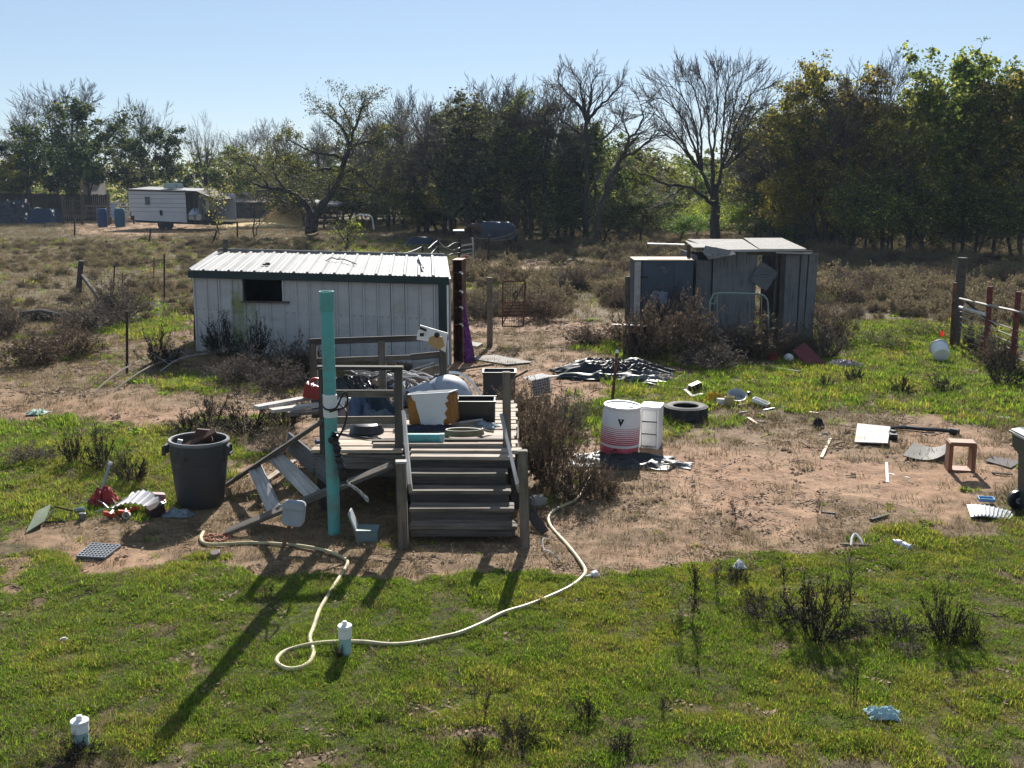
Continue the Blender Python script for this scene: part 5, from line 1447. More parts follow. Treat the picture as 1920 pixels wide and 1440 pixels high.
    for u0, vb, u1, vt, Y in ((1848, 668, 1857, 537, Yc - 1.3), (1898, 690, 1910, 547, Yc - 2.5)):
        a = at_y(u0, vb, Y); a.z = -.05
        obj('post', box_between(a, at_y(u1, vt, Y), .085, .05), REDSTEEL, c)
    solo('red_flag', grid_sheet(lambda s, q: at_y(1763, 630, Yc - .6) + Vector((.06 * s, .02 * math.sin(5 * s), .1 * q)), 3, 3, .004), mat('red flag', (.75, .06, .04), (.6, .04, .03), 6, rough=.7, transl=.4), at_y(1763, 640, Yc - .6), 'small bright red marker flag at the corral foot', 'flag')
def box_between(a, b, w, t): return board_shape(a, b, w, t, (0, 1, 0))
build_midfence()
# ---------------------------------------------------------------- things in the yard
def crumple(c, w, d, h, seed, n=22, rot=0.0, edge=.5, thick=.004, folds=1.0, an=(1, 1)):
    """crumpled sheet lying at c: folds and ridges, its rim on the ground"""
    R = Matrix.Rotation(rot, 3, 'Z'); c = Vector(c)
    def f(s, q):
        x = (s - .5) * 2; y = (q - .5) * 2
        e = min(1, 4 * min(s, 1 - s) + .0) * min(1, 4 * min(q, 1 - q))
        z = h * (1.0 - abs(float(fbm((x + .4 * y) * 2.1 * folds * an[0] + seed, (y - .4 * x) * 2.6 * folds * an[1], 2, seed)) - .5) * 4.2 + .35 * float(fbm(x * 3 * folds * an[0], y * 3 * folds * an[1] + seed, 2, seed + 3))) * (.12 + .88 * e)
        z = max(z, -.3 * h * e + .004)
        wx = 1 + .25 * (float(fbm(y * 2 + seed, 3, 2, seed)) - .5) * 2; wy = 1 + .25 * (float(fbm(x * 2, seed, 2, seed + 1)) - .5) * 2
        jx = .12 * (float(fbm(x * 5, y * 5 + 9, 2, seed + 7)) - .5)
        return c + R @ Vector((x * w / 2 * wx + jx * w, y * d / 2 * wy, z + .006))
    return grid_sheet(f, n, n, thick)

def build_bins():
    # big round bin on the left
    c = G(377, 944); m = c.y / FPX
    h = .70; r1 = 58 * m; r0 = 44 * m
    t = empty('trash_can', c, 'large round dark grey trash can full of junk, left of the deck', 'trash can')
    T = Matrix.Rotation(.02, 3, 'Y')
    body = obj('can_body', lathe([(r0 * .96, 0), (r0, .02), (r0 * 1.12, h * .40), (r0 * 1.20, h * .66), (r0 * 1.20, h * .68), (r1 * .93, h * .69), (r1 * .95, h * .9), (r1 * .93, h), (r1 * .88, h), (r1 * .86, h * .68), (r0 * .95, .03), (.001, .03)], c, 32, T), CANGREY, t, True)
    RIM = plastic('sunlit bin rim', (.16, .16, .165), .5)  # paler than the body: sunlight on the rim put into its grey
    obj('rim', lathe([(r1 * .90, h - .022), (r1 * .99, h - .02), (r1 * 1.0, h), (r1 * .97, h + .014), (r1 * .90, h + .012)], c, 32, T, True), RIM, t, True)
    for s in (-1, 1):
        q = c + Vector((s * (r1 * .97), -.02, h - .09))
        obj('handle', join([box(q + Vector((s * .008, 0, .03)), (.05, .13, .03)), box(q + Vector((s * .028, -.055, -.015)), (.04, .022, .10)), box(q + Vector((s * .028, .055, -.015)), (.04, .022, .10)), box(q + Vector((s * .045, 0, -.05)), (.018, .13, .03))]), CANGREY, t, bev=.006)
    obj('hole', prism([(.022 * math.cos(a), .028 * math.sin(a)) for a in np.linspace(0, 5.6, 7)], .004, Matrix(((1, 0, 0), (0, 0, -1), (0, 1, 0))), c + Vector((-.04, -r1 * .955, h * .80))), BLACKIN, body)
    BR = mat('brown scrap board', (.11, .05, .035), (.06, .03, .022), 9, rough=.8)
    solo('brown_board', board_shape(c + Vector((-.17, .02, h - .10)), c + Vector((.17, .10, h + .075)), .10, .022, (0, -.3, 1)), BR, c, 'dark brown board slanting out of the trash can', 'board')
    solo('wood_wedge', box(c + Vector((.02, .14, h + .02)), (.22, .05, .12), (.1, .15, .2), .6), BR, c, 'dark brown wedge of wood at the back of the trash can', 'wood')
    solo('white_scrap', box(c + Vector((-.19, -.01, h - .04)), (.05, .01, .09), (.2, .3, .4)), WHITEPL, c, 'white scrap sticking up at the left of the trash can', 'scrap')
    solo('cushion', lathe([(.001, .05), (.10, .04), (.16, .0), (.15, -.06)], c + Vector((.03, -.02, h - .10)), 14), mat('dull beige foam', (.30, .27, .24), (.2, .18, .16), 6, rough=.9), c, 'dull beige lump inside the trash can', 'cushion', smooth=True)
    # wheelie bin at the right edge
    c = G(1956, 966); m = c.y / FPX
    h = 161 * m * 1.02
    t = empty('wheelie_bin', c, 'dark green wheeled garbage bin cut off by the right edge', 'garbage bin')
    w = .50
    def ring(z, sx, sy, ox=0): return [(c.x + ox + dx * sx / 2, c.y + dy * sy / 2, c.z + z) for dx, dy in ((-1, -1), (1, -1), (1, 1), (-1, 1))]
    def loft(rs):
        V = [p for r in rs for p in r]; F = [(3, 2, 1, 0)]
        for i in range(len(rs) - 1):
            for k in range(4): F.append((i * 4 + k, i * 4 + (k + 1) % 4, i * 4 + 4 + (k + 1) % 4, i * 4 + 4 + k))
        F.append(tuple(len(V) - 4 + k for k in range(4))); return V, F
    obj('bin_body', loft([ring(.03, w * .70, w * .85), ring(h * .70, w * .80, w * 1.0), ring(h * .74, w * .98, w * 1.18), ring(h * .93, w * 1.02, w * 1.22)]), BINGREEN, t, bev=.015)
    obj('lid', loft([ring(h * .93, w * 1.10, w * 1.30, 0), ring(h * .965, w * 1.12, w * 1.32, 0), ring(h * 1.0, w * .9, w * 1.1, .02)]), mat('bin lid', (.045, .075, .075), (.03, .055, .055), 3, rough=.6, spec=.2), t, bev=.012)
    obj('lid_lip', box((c.x - w * .555, c.y - .05, c.z + h * .93), (.05, .5, .045)), BINGREEN, t, bev=.008)
    for s in (-.42, .36):
        Mx = Matrix.Rotation(math.pi / 2, 3, 'X') @ Matrix.Identity(3)
        q = c + Vector((-w * .37, s * w, .105))
        wh = obj('wheel', lathe([(.03, -.025), (.085, -.03), (.105, -.02), (.105, .02), (.085, .03), (.03, .025)], q, 20, Mx), BLACKPL, t, True)
        obj('hub', lathe([(.001, -.034), (.03, -.034), (.034, .034), (.001, .034)], q, 12, Mx), GREYPL, wh, True)
    obj('axle', tube([c + Vector((-w * .37, -.42 * w, .105)), c + Vector((-w * .37, .40 * w, .105))], .012, 8), DARKSTEEL, t)
    Fm = Matrix(((1, 0, 0), (0, 0, -1), (0, 1, 0)))
    em = obj('emblem', prism([(.055 * math.cos(a), .06 * math.sin(a)) for a in np.linspace(0, 6.0, 16)], .003, Fm, c + Vector((-.005, -w * .612, h * .80))), plastic('faded white print', (.55, .58, .57)), t)
    obj('emblem_center', prism([(.028 * math.cos(a), .034 * math.sin(a)) for a in np.linspace(0, 6.0, 12)], .003, Fm, c + Vector((-.005, -w * .6165, h * .80))), BINGREEN, em)
build_bins()

def build_drum():
    c = G(1160, 855); m = c.y / FPX
    R = 37.5 * m; h = (855 - 755) * m * 1.03
    t = empty('plastic_drum', c, 'white plastic drum with pink stripes and a black triangle print', 'drum')
    T = Matrix.Rotation(.05, 3, 'Y') @ Matrix.Rotation(.03, 3, 'X')
    prof = [(R * .93, 0), (R * .99, .02), (R * 1.0, h * .25), (R * 1.0, h * .62), (R * .97, h * .80), (R * .90, h * .95), (R * .90, h * .975), (R * .93, h * .98), (R * .93, h), (R * .86, h), (R * .84, h * .97), (.001, h * .975)]
    body = obj('drum_body', lathe(prof, c, 40, T), WHITEPL, t, True)
    obj('chime_ring', lathe([(R * .925, h * .955), (R * .965, h * .965), (R * .965, h * .99), (R * .925, h * 1.0)], c, 40, T, True), WHITEPL, t, True)
    obj('bung', lathe([(R * .16, 0), (R * .16, .02), (R * .10, .022), (.001, .022)], c + T @ Vector((R * .45, -R * .2, h * .972)), 12, T), WHITEPL, t, True)
    def rad(z):
        for (r0, z0), (r1, z1) in zip(prof, prof[1:]):
            if z0 <= z <= z1 and z1 > z0: return r0 + (r1 - r0) * (z - z0) / (z1 - z0)
        return R
    PINK = mat('faded pink print', (.56, .085, .12), (.48, .07, .10), 5, rough=.5, dirt=(.62, .35, .36), dirt_scale=5, dirt_at=(.55, .75), bmp=0)
    BLK = mat('black print', (.015, .015, .018), rough=.5, bmp=0)
    def band(z0, z1, a0, a1, mm, off=.0016, n=20, nm='stripe'):
        V = []; F = []
        for i in range(n + 1):
            a = a0 + (a1 - a0) * i / n
            for z in (z0, z1):
                r = rad(z) + off
                V.append(c + T @ Vector((r * math.cos(a), r * math.sin(a), z)))
        for i in range(n): F.append((i * 2, i * 2 + 2, i * 2 + 3, i * 2 + 1))
        return obj(nm, (V, F), mm, body, True)
    a0, a1 = -math.pi * .98, -math.pi * .13
    band(h * .08, h * .245, a0, a1, PINK)
    z = h * .295
    for k in range(9):
        th = h * (.030 - .0026 * k); band(z, z + th, a0, a1, PINK); z += h * .0385
    # downward triangle with a small white square
    def patch(poly, off, mm, nm):
        V = []; F = []
        for a, zz in poly:
            r = rad(zz) + off; V.append(c + T @ Vector((r * math.cos(a), r * math.sin(a), zz)))
        return obj(nm, (V, [tuple(range(len(V)))]), mm, body)
    ac = -math.pi / 2 - .13
    patch([(ac - .17, h * .80), (ac, h * .66), (ac + .17, h * .80)], .003, BLK, 'triangle_print')
    patch([(ac - .035, h * .762), (ac + .035, h * .762), (ac + .035, h * .782), (ac - .035, h * .782)], .0055, WHITEPL, 'square_print')
    # black sheet under it
    BS = mat('black sheeting', (.012, .012, .014), (.03, .03, .032), 5, rough=.5, spec=.35, dirt=(.16, .15, .14), dirt_scale=3, dirt_at=(.6, .78), bmp=.2)
    q = G(1165, 868)
    solo('black_sheet', crumple(q, 1.15, .62, .09, 4, 26, -.1), BS, q, 'black plastic sheet spread under the white drum', 'plastic sheet', smooth='all')
    q = G(1250, 872)
    solo('silver_sheet', crumple(q, .62, .30, .05, 9, 28, -.25, folds=.9, an=(.5, 1.6)), mat('shiny grey sheeting', (.2, .2, .21), (.04, .04, .042), 7, rough=.55, spec=.3), q, 'shiny grey plastic sheet flap right of the white drum', 'plastic sheet', smooth='all')
    q = G(1118, 858)
    solo('silver_sheet', crumple(q, .34, .14, .04, 19, 12, .1), mat('shiny grey sheeting', (.3, .3, .31)), q, 'small pale plastic scrap left of the white drum base', 'plastic sheet', smooth='all')
    # white drawer unit behind
    c2 = G(1216, 842); m2 = c2.y / FPX
    w, hh, d = 37 * m2, 78 * m2 * 1.04, .30
    M = Matrix.Rotation(-.32, 3, 'Z')
    k = empty('drawer_unit', c2, 'small white plastic drawer tower right behind the striped drum', 'drawer unit')
    cc = c2 + M @ Vector((0, d / 2, 0))
    obj('frame', join([box(cc + M @ Vector((-w / 2 + .012, 0, hh / 2)), (.024, d, hh), M), box(cc + M @ Vector((w / 2 - .012, 0, hh / 2)), (.024, d, hh), M), box(cc + UP * (hh - .012), (w - .05, d, .024), M), box(cc + UP * .014, (w - .05, d, .024), M), box(cc + M @ Vector((0, d / 2 - .01, hh / 2)), (w - .05, .015, hh - .06), M)]), WHITEPL, k)
    obj('top', box(cc + UP * (hh + .008), (w + .02, d + .02, .016), M), WHITEPL, k, bev=.005)
    for j in range(3):
        dr = obj('drawer', box(cc + M @ Vector((0, -.012, .03 + (hh - .05) * (j + .5) / 3)), (w - .055, d - .03, (hh - .05) / 3 - .014), M), WHITEPL, k, bev=.006)
        obj('drawer_lip', box(cc + M @ Vector((0, -d / 2 - .006, .03 + (hh - .05) * (j + .92) / 3)), (w - .07, .016, .014), M), WHITEPL, dr)
build_drum()

def build_tyre(u, v, w_px, label, lean=0.0, hk=.40):
    c = G(u, v); m = c.y / FPX; R = w_px * m / 2; h = R * hk * 1.75
    t = empty('tyre', c, label, 'tyre')
    T = Matrix.Rotation(lean, 3, 'Y')
    prof = [(R * .64, 0), (R * .85, .0), (R * .97, h * .1), (R, h * .25), (R, h * .75), (R * .97, h * .9), (R * .86, h), (R * .72, h * .99), (R * .60, h * .93), (R * .58, h * .85), (R * .66, h * .8), (R * .9, h * .7), (R * .9, h * .3), (R * .66, h * .2), (R * .58, h * .12)]
    obj('casing', lathe(prof, c, 40, T, True), RUBBER, t, True)
    V = []; F = []; n = 60
    sh = []
    for k in range(n):
        a = 2 * math.pi * k / n
        for z in (.16, .38, .60, .82):
            p = c + T @ Vector((R * 1.0 * math.cos(a), R * math.sin(a), h * z))
            sh.append(box(p, (.016, R * .075, h * .17), Matrix.Rotation(a, 3, 'Z')))
    o = obj('tread_blocks', join(sh), RUBBER, t); o['kind'] = 'stuff'
    return t
build_tyre(1285, 786, 82, 'black car tyre lying flat on the grass right of the drum')

def build_right_yard():
    s = solo
    # black tarp heap
    c = G(1148, 700); TARP = mat('black tarp', (.008, .009, .012), (.016, .018, .022), 3, rough=.5, spec=.3, dirt=(.04, .04, .045), dirt_scale=1.7, dirt_at=(.56, .70))
    s('black_tarp', crumple(c, 1.9, 1.35, .20, 21, 64, -.25, thick=.006, folds=1.0, an=(.55, 1.7)), TARP, c, 'crumpled black tarp heaped on the ground before the shack', 'tarp', smooth='all')
    c = G(1196, 712)
    s('grey_tarp', crumple(c, 1.05, .8, .13, 25, 48, -.5, folds=1.0, an=(.5, 2.0)), mat('dusty silver tarp', (.17, .17, .18), (.025, .025, .03), 4, rough=.5, spec=.3), c, 'dusty silver end of tarp in front of the black tarp', 'tarp', smooth='all')
    c = G(1243, 716)
    s('carpet_roll', crumple(c, .34, .20, .12, 29, 14, -.2), mat('tan carpet', (.40, .32, .26), (.26, .2, .16), 9, rough=.95), c, 'folded tan carpet end at the right tip of the tarp', 'carpet', smooth='all')
    # rusty T post behind the drum
    p = G(1147, 758); q = at_y(1157, 662, p.y + .1); M = frame_of(p, q, (0, 1, 0))
    k = empty('steel_stake', p, 'rusty leaning steel T-post behind the white drum', 'post')
    obj('post', join([board_shape(p - UP * .05, q, .045, .008, (0, 1, 0)), board_shape(p - UP * .05 + Vector((0, .012, 0)), q + Vector((0, .012, 0)), .008, .03, (0, 1, 0))]), RUST, k)
    obj('post_tip', board_shape(q, q + (q - p).normalized() * .05, .045, .012, (0, 1, 0)), WHITEPL, k)
    # rust barrel cut in the brush
    c = G(1195, 668)
    k = empty('dark_barrel', c, 'dark rusty barrel half hidden in brush before the cabinet', 'barrel')
    obj('barrel_side', lathe([(.27, 0), (.29, .3), (.28, .32), (.29, .34), (.28, .62), (.26, .62), (.26, .02), (.001, .02)], c, 22), mat('black rust', (.035, .024, .022), (.015, .012, .012), 8, rough=.8), k, True)
    obj('loose_wire', tube([c + Vector((-.5, -.05, .63)), c + Vector((.2, -.1, .61)), c + Vector((.33, -.15, .60))], .008, 4), GALV, k)
    # litter by the tyre
    c = G(1300, 752)
    for (u0, v0, u1, v1, w, m, lb) in ((1232, 726, 1290, 733, .05, DARKWOOD, 'thin dark slat between the tarp and the tyre'), (1284, 734, 1296, 745, .05, PALEWOOD, 'short pale stick behind the tyre'),
                                      (1296, 747, 1318, 742, .07, PALEWOOD, 'short pale board right behind the tyre')):
        a = G(u0, v0) + UP * .03; b = G(u1, v1) + UP * .03
        s('wood_scrap', board_shape(a, b, w, .02), m, a, lb, 'scrap wood', 'wood scraps about the yard')
    c = G(1303, 732)
    s('black_box', box(c + UP * .07, (.20, .12, .10), (.1, -.3, .4)), BLACKPL, c, 'black broken casing lying behind the tyre', 'casing', bev=.01)
    YEL = mat('yellow cloth', (.62, .40, .035), (.42, .24, .02), 9, rough=.9, transl=.25)
    c = G(1336, 753)
    s('yellow_cloth', crumple(c, .30, .18, .14, 31, 20, .2, folds=2), YEL, c, 'crumpled yellow cloth right of the tyre', 'cloth', smooth='all')
    c = G(1357, 749)
    s('yellow_scrap', crumple(c, .13, .10, .10, 35, 10, .5, folds=2), YEL, c, 'small orange yellow scrap behind the white and cream pots', 'cloth', smooth='all')
    c = G(1351, 760)
    s('white_carton', box(c + UP * .055, (.11, .08, .10), (.0, .1, .3)), WHITEPL, c, 'small white carton between the yellow cloth and the cream pot', 'carton', bev=.004)
    c = G(1367, 761)
    s('cream_pot', lathe([(.055, 0), (.07, .02), (.075, .14), (.078, .145), (.07, .15), (.066, .03), (.001, .03)], c, 18), plastic('cream plastic', (.52, .44, .22)), c, 'cream plastic pot right of the white carton', 'pot', smooth=True)
    c = G(1380, 754)
    s('grey_basin', lathe([(.09, .0), (.11, .02), (.14, .12), (.15, .125), (.13, .12), (.10, .03), (.001, .03)], c + UP * .02, 20, Matrix.Rotation(.5, 3, 'X')), plastic('pale blue grey enamel', (.36, .40, .46)), c, 'pale blue grey basin tipped behind the cream pot', 'basin', smooth=True)
    c = G(1404, 744)
    s('black_ball', lathe([(.001, 0), (.03, .01), (.045, .045), (.03, .08), (.001, .09)], c, 12), BLACKPL, c, 'small black ball left behind the white tray', 'ball', smooth=True)
    c = G(1424, 762); M = Matrix.Rotation(-.55, 3, 'Z') @ Matrix.Rotation(.28, 3, 'Y')
    k = empty('white_tray', c, 'white shallow plastic tray tipped on the dirt right of the basin', 'tray')
    obj('tray_base', box(c + M @ Vector((0, 0, .06)), (.24, .13, .012), M), WHITEPL, k)
    obj('tray_rim', join([box(c + M @ Vector((0, s_ * .066, .075)), (.252, .012, .05), M) for s_ in (-1, 1)] + [box(c + M @ Vector((s_ * .123, 0, .075)), (.012, .118, .05), M) for s_ in (-1, 1)]), WHITEPL, k)
    for u0, v0, u1, v1, w, t, m, lb in ((1386, 763, 1400, 756, .05, .03, CONCRETE, 'grey curved scrap left of the white tray'), (1401, 768, 1402, 768, .01, .01, CONCRETE, ''), (1385, 775, 1402, 773, .035, .015, PALEWOOD, 'thin pale chip below the grey scrap'),
                                  (1432, 770, 1452, 766, .03, .012, WHITEPL, 'white strip at the foot of the white tray'), (1402, 785, 1420, 797, .045, .02, mat('tan offcut', (.42, .28, .17), (.3, .19, .11), 8), 'tan board offcut in the dirt right of the tyre'),
                                  (1416, 791, 1432, 792, .03, .012, PALEWOOD, 'short pale strip next to the tan offcut'), (1424, 776, 1434, 782, .03, .012, mat('tan offcut', (.42, .28, .17)), 'thin tan strip below the white tray'),
                                  (1514, 774, 1534, 777, .06, .02, mat('tan offcut', (.42, .28, .17)), 'tan chip at the edge of the grass above the dark lump'),
                                  (1540, 860, 1557, 825, .035, .02, mat('pale straw batten', (.56, .50, .34), (.4, .34, .22), 6), 'straw coloured batten lying on the dirt left of the grey board'),
                                  (1662, 868, 1664, 905, .028, .006, WHITEPL, 'white strip lying crosswise on the dirt'), (1667, 889, 1705, 897, .02, .006, WHITEPL, 'thin white sliver beside the white strip'),
                                  (1633, 977, 1664, 968, .035, .02, DARKWOOD, 'dark stick on the sand above the plastic bottle'), (1585, 893, 1605, 894, .02, .01, DARKWOOD, 'dark chip on the sand left of the white strip'),
                                  (1540, 962, 1566, 965, .03, .015, DARKWOOD, 'long dark bark strip on the sand'), (1860, 888, 1898, 891, .03, .015, DARKWOOD, 'dark stick behind the wheeled bin'), (1575, 1022, 1632, 1024, .02, .012, DARKWOOD, 'thin stick under the white bent tube'),
                                  (1870, 783, 1893, 784, .08, .01, PALEWOOD, 'pale flat chip in the far grass at right')):
        if not lb: continue
        a = G(u0, v0) + UP * (t / 2 + .004); b = G(u1, v1) + UP * (t / 2 + .006)
        s('wood_scrap' if m not in (WHITEPL, CONCRETE) else 'plastic_scrap', board_shape(a, b, w, t), m, a, lb, 'scrap', 'scraps strewn over the dirt')
    c = G(1533, 800)
    s('dark_lump', crumple(c, .16, .13, .12, 41, 12, .3, folds=2), mat('dark lump', (.03, .026, .024), (.015, .014, .013), 9, rough=.7), c, 'dark ragged lump on the dirt left of the grey board', 'lump', smooth='all')
    c = G(1547, 816)
    s('stone', box(c + UP * .015, (.09, .06, .05), (.1, .1, .4), .7), CONCRETE, c, 'small grey stone below the dark lump', 'stone', bev=.012)
    # pale board with dark thing behind, black pipe
    a, b_, cc, d = G(1602, 834), G(1664, 838), G(1669, 808), G(1607, 803)
    BOARDM = mat('stained pale board', (.46, .42, .38), (.36, .33, .30), 2.5, (1, 1, 1), .8, dirt=(.30, .26, .22), dirt_scale=4, dirt_at=(.5, .7))
    s('pale_board', extrude([p + UP * (.03 + .01 * i) for i, p in enumerate((a, b_, cc, d))], UP * .012), BOARDM, a, 'pale stained square board lying flat on the dirt', 'board')
    c = G(1674, 822)
    s('black_block', join([box(c + UP * .04, (.09, .20, .07), -.2), box(c + UP * .085 + Vector((.01, .05, 0)), (.05, .08, .03), .2)]), BLACKPL, c, 'black block at the right edge of the pale board', 'block')
    P = [G(1668, 808), G(1695, 806), G(1730, 809), G(1775, 812), G(1797, 816)]
    P = [p + UP * .035 for p in P]
    k = empty('black_pipe', P[0], 'long black corrugated pipe on the ground behind the pale board', 'pipe')
    obj('pipe_run', tube(smooth_path(P, 4), .028, 8), BLACKPL, k, True)
    obj('pipe_end', tube([P[-2].lerp(P[-1], .3), P[-1]], .048, 10), BLACKPL, k, True)
    # curved rubber mat
    a = G(1692, 862); b_ = G(1770, 868); cc = G(1778, 844); d = G(1712, 838)
    def mt(q, r_):
        p = a.lerp(b_, q).lerp(d.lerp(cc, q), r_); return p + UP * (.02 + .09 * (2 * q - 1) ** 2 * (.4 + .6 * q))
    s('rubber_mat', grid_sheet(mt, 12, 6, .012), mat('grey rubber mat', (.09, .082, .072), (.06, .055, .05), 5, rough=.75), a, 'dark grey rubber mat with curled ends left of the wooden box frame', 'mat', smooth=True)
    # red wood box frame
    c = G(1803, 886); m = c.y / FPX; w = 50 * m; h = 60 * m; dp = .22; th = .045
    M = Matrix.Rotation(-.18, 3, 'Z'); RB = mat('red brown painted wood', (.27, .125, .068), (.17, .075, .042), 4, (1, 1, 1), .6, dirt=(.40, .24, .18), dirt_scale=4, dirt_at=(.6, .8))
    k = empty('box_frame', c, 'open red brown wooden box frame standing on its end', 'box')
    cc = c + M @ Vector((0, dp / 2, 0)) + UP * -.01
    obj('side_board', box(cc + M @ Vector((-w / 2 + th / 2, 0, h / 2)), (th, dp, h - .02), M), RB, k, bev=.012)
    obj('side_board', box(cc + M @ Vector((w / 2 - th / 2, 0, h / 2)), (th, dp, h - .02), M), RB, k, bev=.012)
    obj('top_board', box(cc + UP * (h - th / 2 + .004), (w + .004, dp + .004, th), M), RB, k, bev=.012)
    obj('bottom_board', box(cc + UP * (th / 2 - .01), (w - 2 * th, dp - .01, th), M), RB, k)
    # flat mats at the far right
    a, b_, cc, d = G(1845, 866), G(1895, 880), G(1915, 868), G(1862, 858)
    s('flat_mat', extrude([p + UP * .012 for p in (a, b_, cc, d)], UP * .008), mat('dark flat mat', (.10, .085, .085), (.07, .06, .06), 12, rough=.9), a, 'thin dark mat lying flat behind the wheeled bin', 'mat')
    a, b_, cc, d = G(1820, 974), G(1893, 976), G(1905, 962), G(1812, 951)
    LM = mat('grey lattice plastic', (.42, .43, .45), (.30, .31, .33), 9, rough=.5)
    k = empty('lattice_mat', a, 'grey plastic lattice mat on the grass at the foot of the wheeled bin', 'mat')
    f = lambda q, r_: a.lerp(b_, q).lerp(d.lerp(cc, q), r_) + UP * (.03 + .015 * math.sin(5 * q))
    obj('mat_sheet', grid_sheet(f, 12, 6, .01), LM, k, True)
    for i in range(1, 11): obj('rib', tube([f(i / 11, .02) + UP * .006, f(i / 11, .5) + UP * .006, f(i / 11, .98) + UP * .006], .008, 4), LM, k)
    c = G(1848, 945); M = Matrix.Rotation(-.2, 3, 'Z')
    k = empty('blue_tray', c, 'small blue plastic tray on the grass beside the wheeled bin', 'tray')
    BL = plastic('light blue plastic', (.14, .33, .55), .4)
    obj('tray_base', box(c + UP * .04, (.15, .10, .01), M), BL, k)
    obj('tray_rim', join([box(c + M @ Vector((0, s_ * .05, .055)), (.16, .01, .035), M) for s_ in (-1, 1)] + [box(c + M @ Vector((s_ * .075, 0, .055)), (.01, .09, .035), M) for s_ in (-1, 1)]), BL, k)
    # bottle and bent tube, paper, cloth
    p = G(1674, 1020) + UP * .035; q = G(1706, 1034) + UP * .03; M = frame_of(p, q); Mz = Matrix((M.col[1], M.col[2], M.col[0])).transposed(); Lb = (q - p).length
    k = empty('plastic_bottle', p, 'clear crumpled plastic bottle with a pink label in the dirt', 'bottle')
    obj('bottle_body', lathe([(.001, 0), (.014, 0), (.014, .02), (.034, .05), (.036, Lb * .45), (.030, Lb * .55), (.036, Lb * .65), (.034, Lb), (.001, Lb)], p, 14, Mz), mat('cloudy bottle plastic', (.55, .57, .62), (.42, .43, .47), 12, rough=.2), k, True)
    obj('bottle_label', lathe([(.0365, Lb * .36), (.0375, Lb * .37), (.0375, Lb * .5), (.0365, Lb * .51)], p, 14, Mz), mat('pink label', (.5, .2, .26), (.6, .5, .5), 14), k, True)
    P = [G(1596, 1025) + UP * .01, G(1597, 1018) + UP * .05, G(1603, 1014) + UP * .07, G(1612, 1018) + UP * .04, G(1617, 1022) + UP * .01]
    s('bent_tube', tube(smooth_path(P, 5), .011, 6), WHITEPL, P[0], 'white bent plastic tube on the edge of the dirt', 'tube', smooth=True)
    c = G(1386, 1066)
    s('white_paper', crumple(c, .10, .09, .07, 45, 14, .4, folds=1.6), mat('crumpled paper', (.72, .72, .74), (.5, .5, .52), 8, rough=.9), c, 'crumpled white paper on the grass among dead weeds', 'paper', smooth='all')
    c = G(1656, 1343)
    s('blue_cloth', crumple(c, .21, .14, .05, 51, 30, -.1, folds=1.2), mat('pale blue cloth', (.42, .58, .62), (.34, .50, .54), 6, rough=.9, transl=.2), c, 'pale blue cloth dropped on the grass at lower right', 'cloth', smooth='all')
    # small faucet on the hose
    c = G(1113, 1082)
    k = empty('hose_fitting', c, 'small white plastic fitting lying beside the hose bend', 'fitting')
    obj('fitting_body', box(c + UP * .03 + Vector((.01, 0, 0)), (.055, .05, .05), (.2, -.3, .3)), WHITEPL, k, bev=.008)
    obj('fitting_tube', tube([c + UP * .02, G(1098, 1084) + UP * .015], .010, 8), WHITEPL, k)
    # white bucket in the right field
    c = G(1760, 678); m = c.y / FPX
    k = empty('white_bucket', c, 'white bucket tipped on its side in the grass before the corral', 'bucket')
    T = Matrix.Rotation(-1.15, 3, 'X') @ Matrix.Rotation(.15, 3, 'Y')
    obj('bucket_body', lathe([(.13, -.02), (.145, .0), (.165, .26), (.17, .27), (.155, .265), (.135, .01), (.001, .0)], c + UP * .15 + Vector((0, -.10, 0)), 22, T), WHITEPL, k, True)
    obj('bucket_rim', lathe([(.166, .235), (.178, .24), (.178, .262), (.166, .268)], c + UP * .15 + Vector((0, -.10, 0)), 22, T, True), GREYPL, k, True)
    # junk under the shack brush
    c = G(1388, 668)
    k = empty('torn_bag', c, 'torn dark bag with white lining under the brush before the shack', 'bag')
    obj('bag_body', crumple(c, .42, .4, .34, 61, 18, .2), BLACKPL, k, True)
    obj('bag_lining', crumple(c + UP * .22 + Vector((.0, -.02, 0)), .30, .16, .10, 63, 12, .1), WHITEPL, k, True)
    c = G(1476, 677)
    s('white_jug', lathe([(.001, .15), (.06, .14), (.09, .09), (.09, .02), (.06, .0)], c, 14, Matrix.Rotation(.4, 3, 'Y')), WHITEPL, c, 'small white lump at the edge of the shack brush', 'jug', smooth=True)
    RC = plastic('red can plastic', (.34, .035, .03), .45)
    for u, v, lb in ((1367, 640, 'red plastic scrap deep in the brush by the bed end'), (1450, 676, 'dull red container under the shack brush')):
        c = G(u, v); s('red_container', join([box(c + UP * .10, (.18, .12, .16), .3), tube([c + UP * .18 + Vector((-.06, 0, 0)), c + UP * .23, c + UP * .18 + Vector((.06, 0, 0))], .012, 5)]), RC, c, lb, 'container', bev=.01)
    c = G(1530, 690); a = at_y(1497, 650, c.y + .3); b_ = at_y(1537, 690, c.y)
    s('red_sheet', board_shape(a, b_, .30, .02, (0, -1, .8)), mat('dull maroon sheet', (.13, .03, .035), (.08, .02, .025), 5), c, 'maroon sheet leaning at the right end of the shack brush', 'sheet')
    c = G(1580, 686)
    s('foil_scraps', crumple(c, .75, .35, .10, 71, 26, -.1, folds=3), mat('pinkish foil', (.45, .36, .38), (.07, .06, .06), 9, rough=.4), c, 'pile of pale torn scraps right of the maroon sheet', 'scraps', smooth='all')
    c = G(1503, 688)
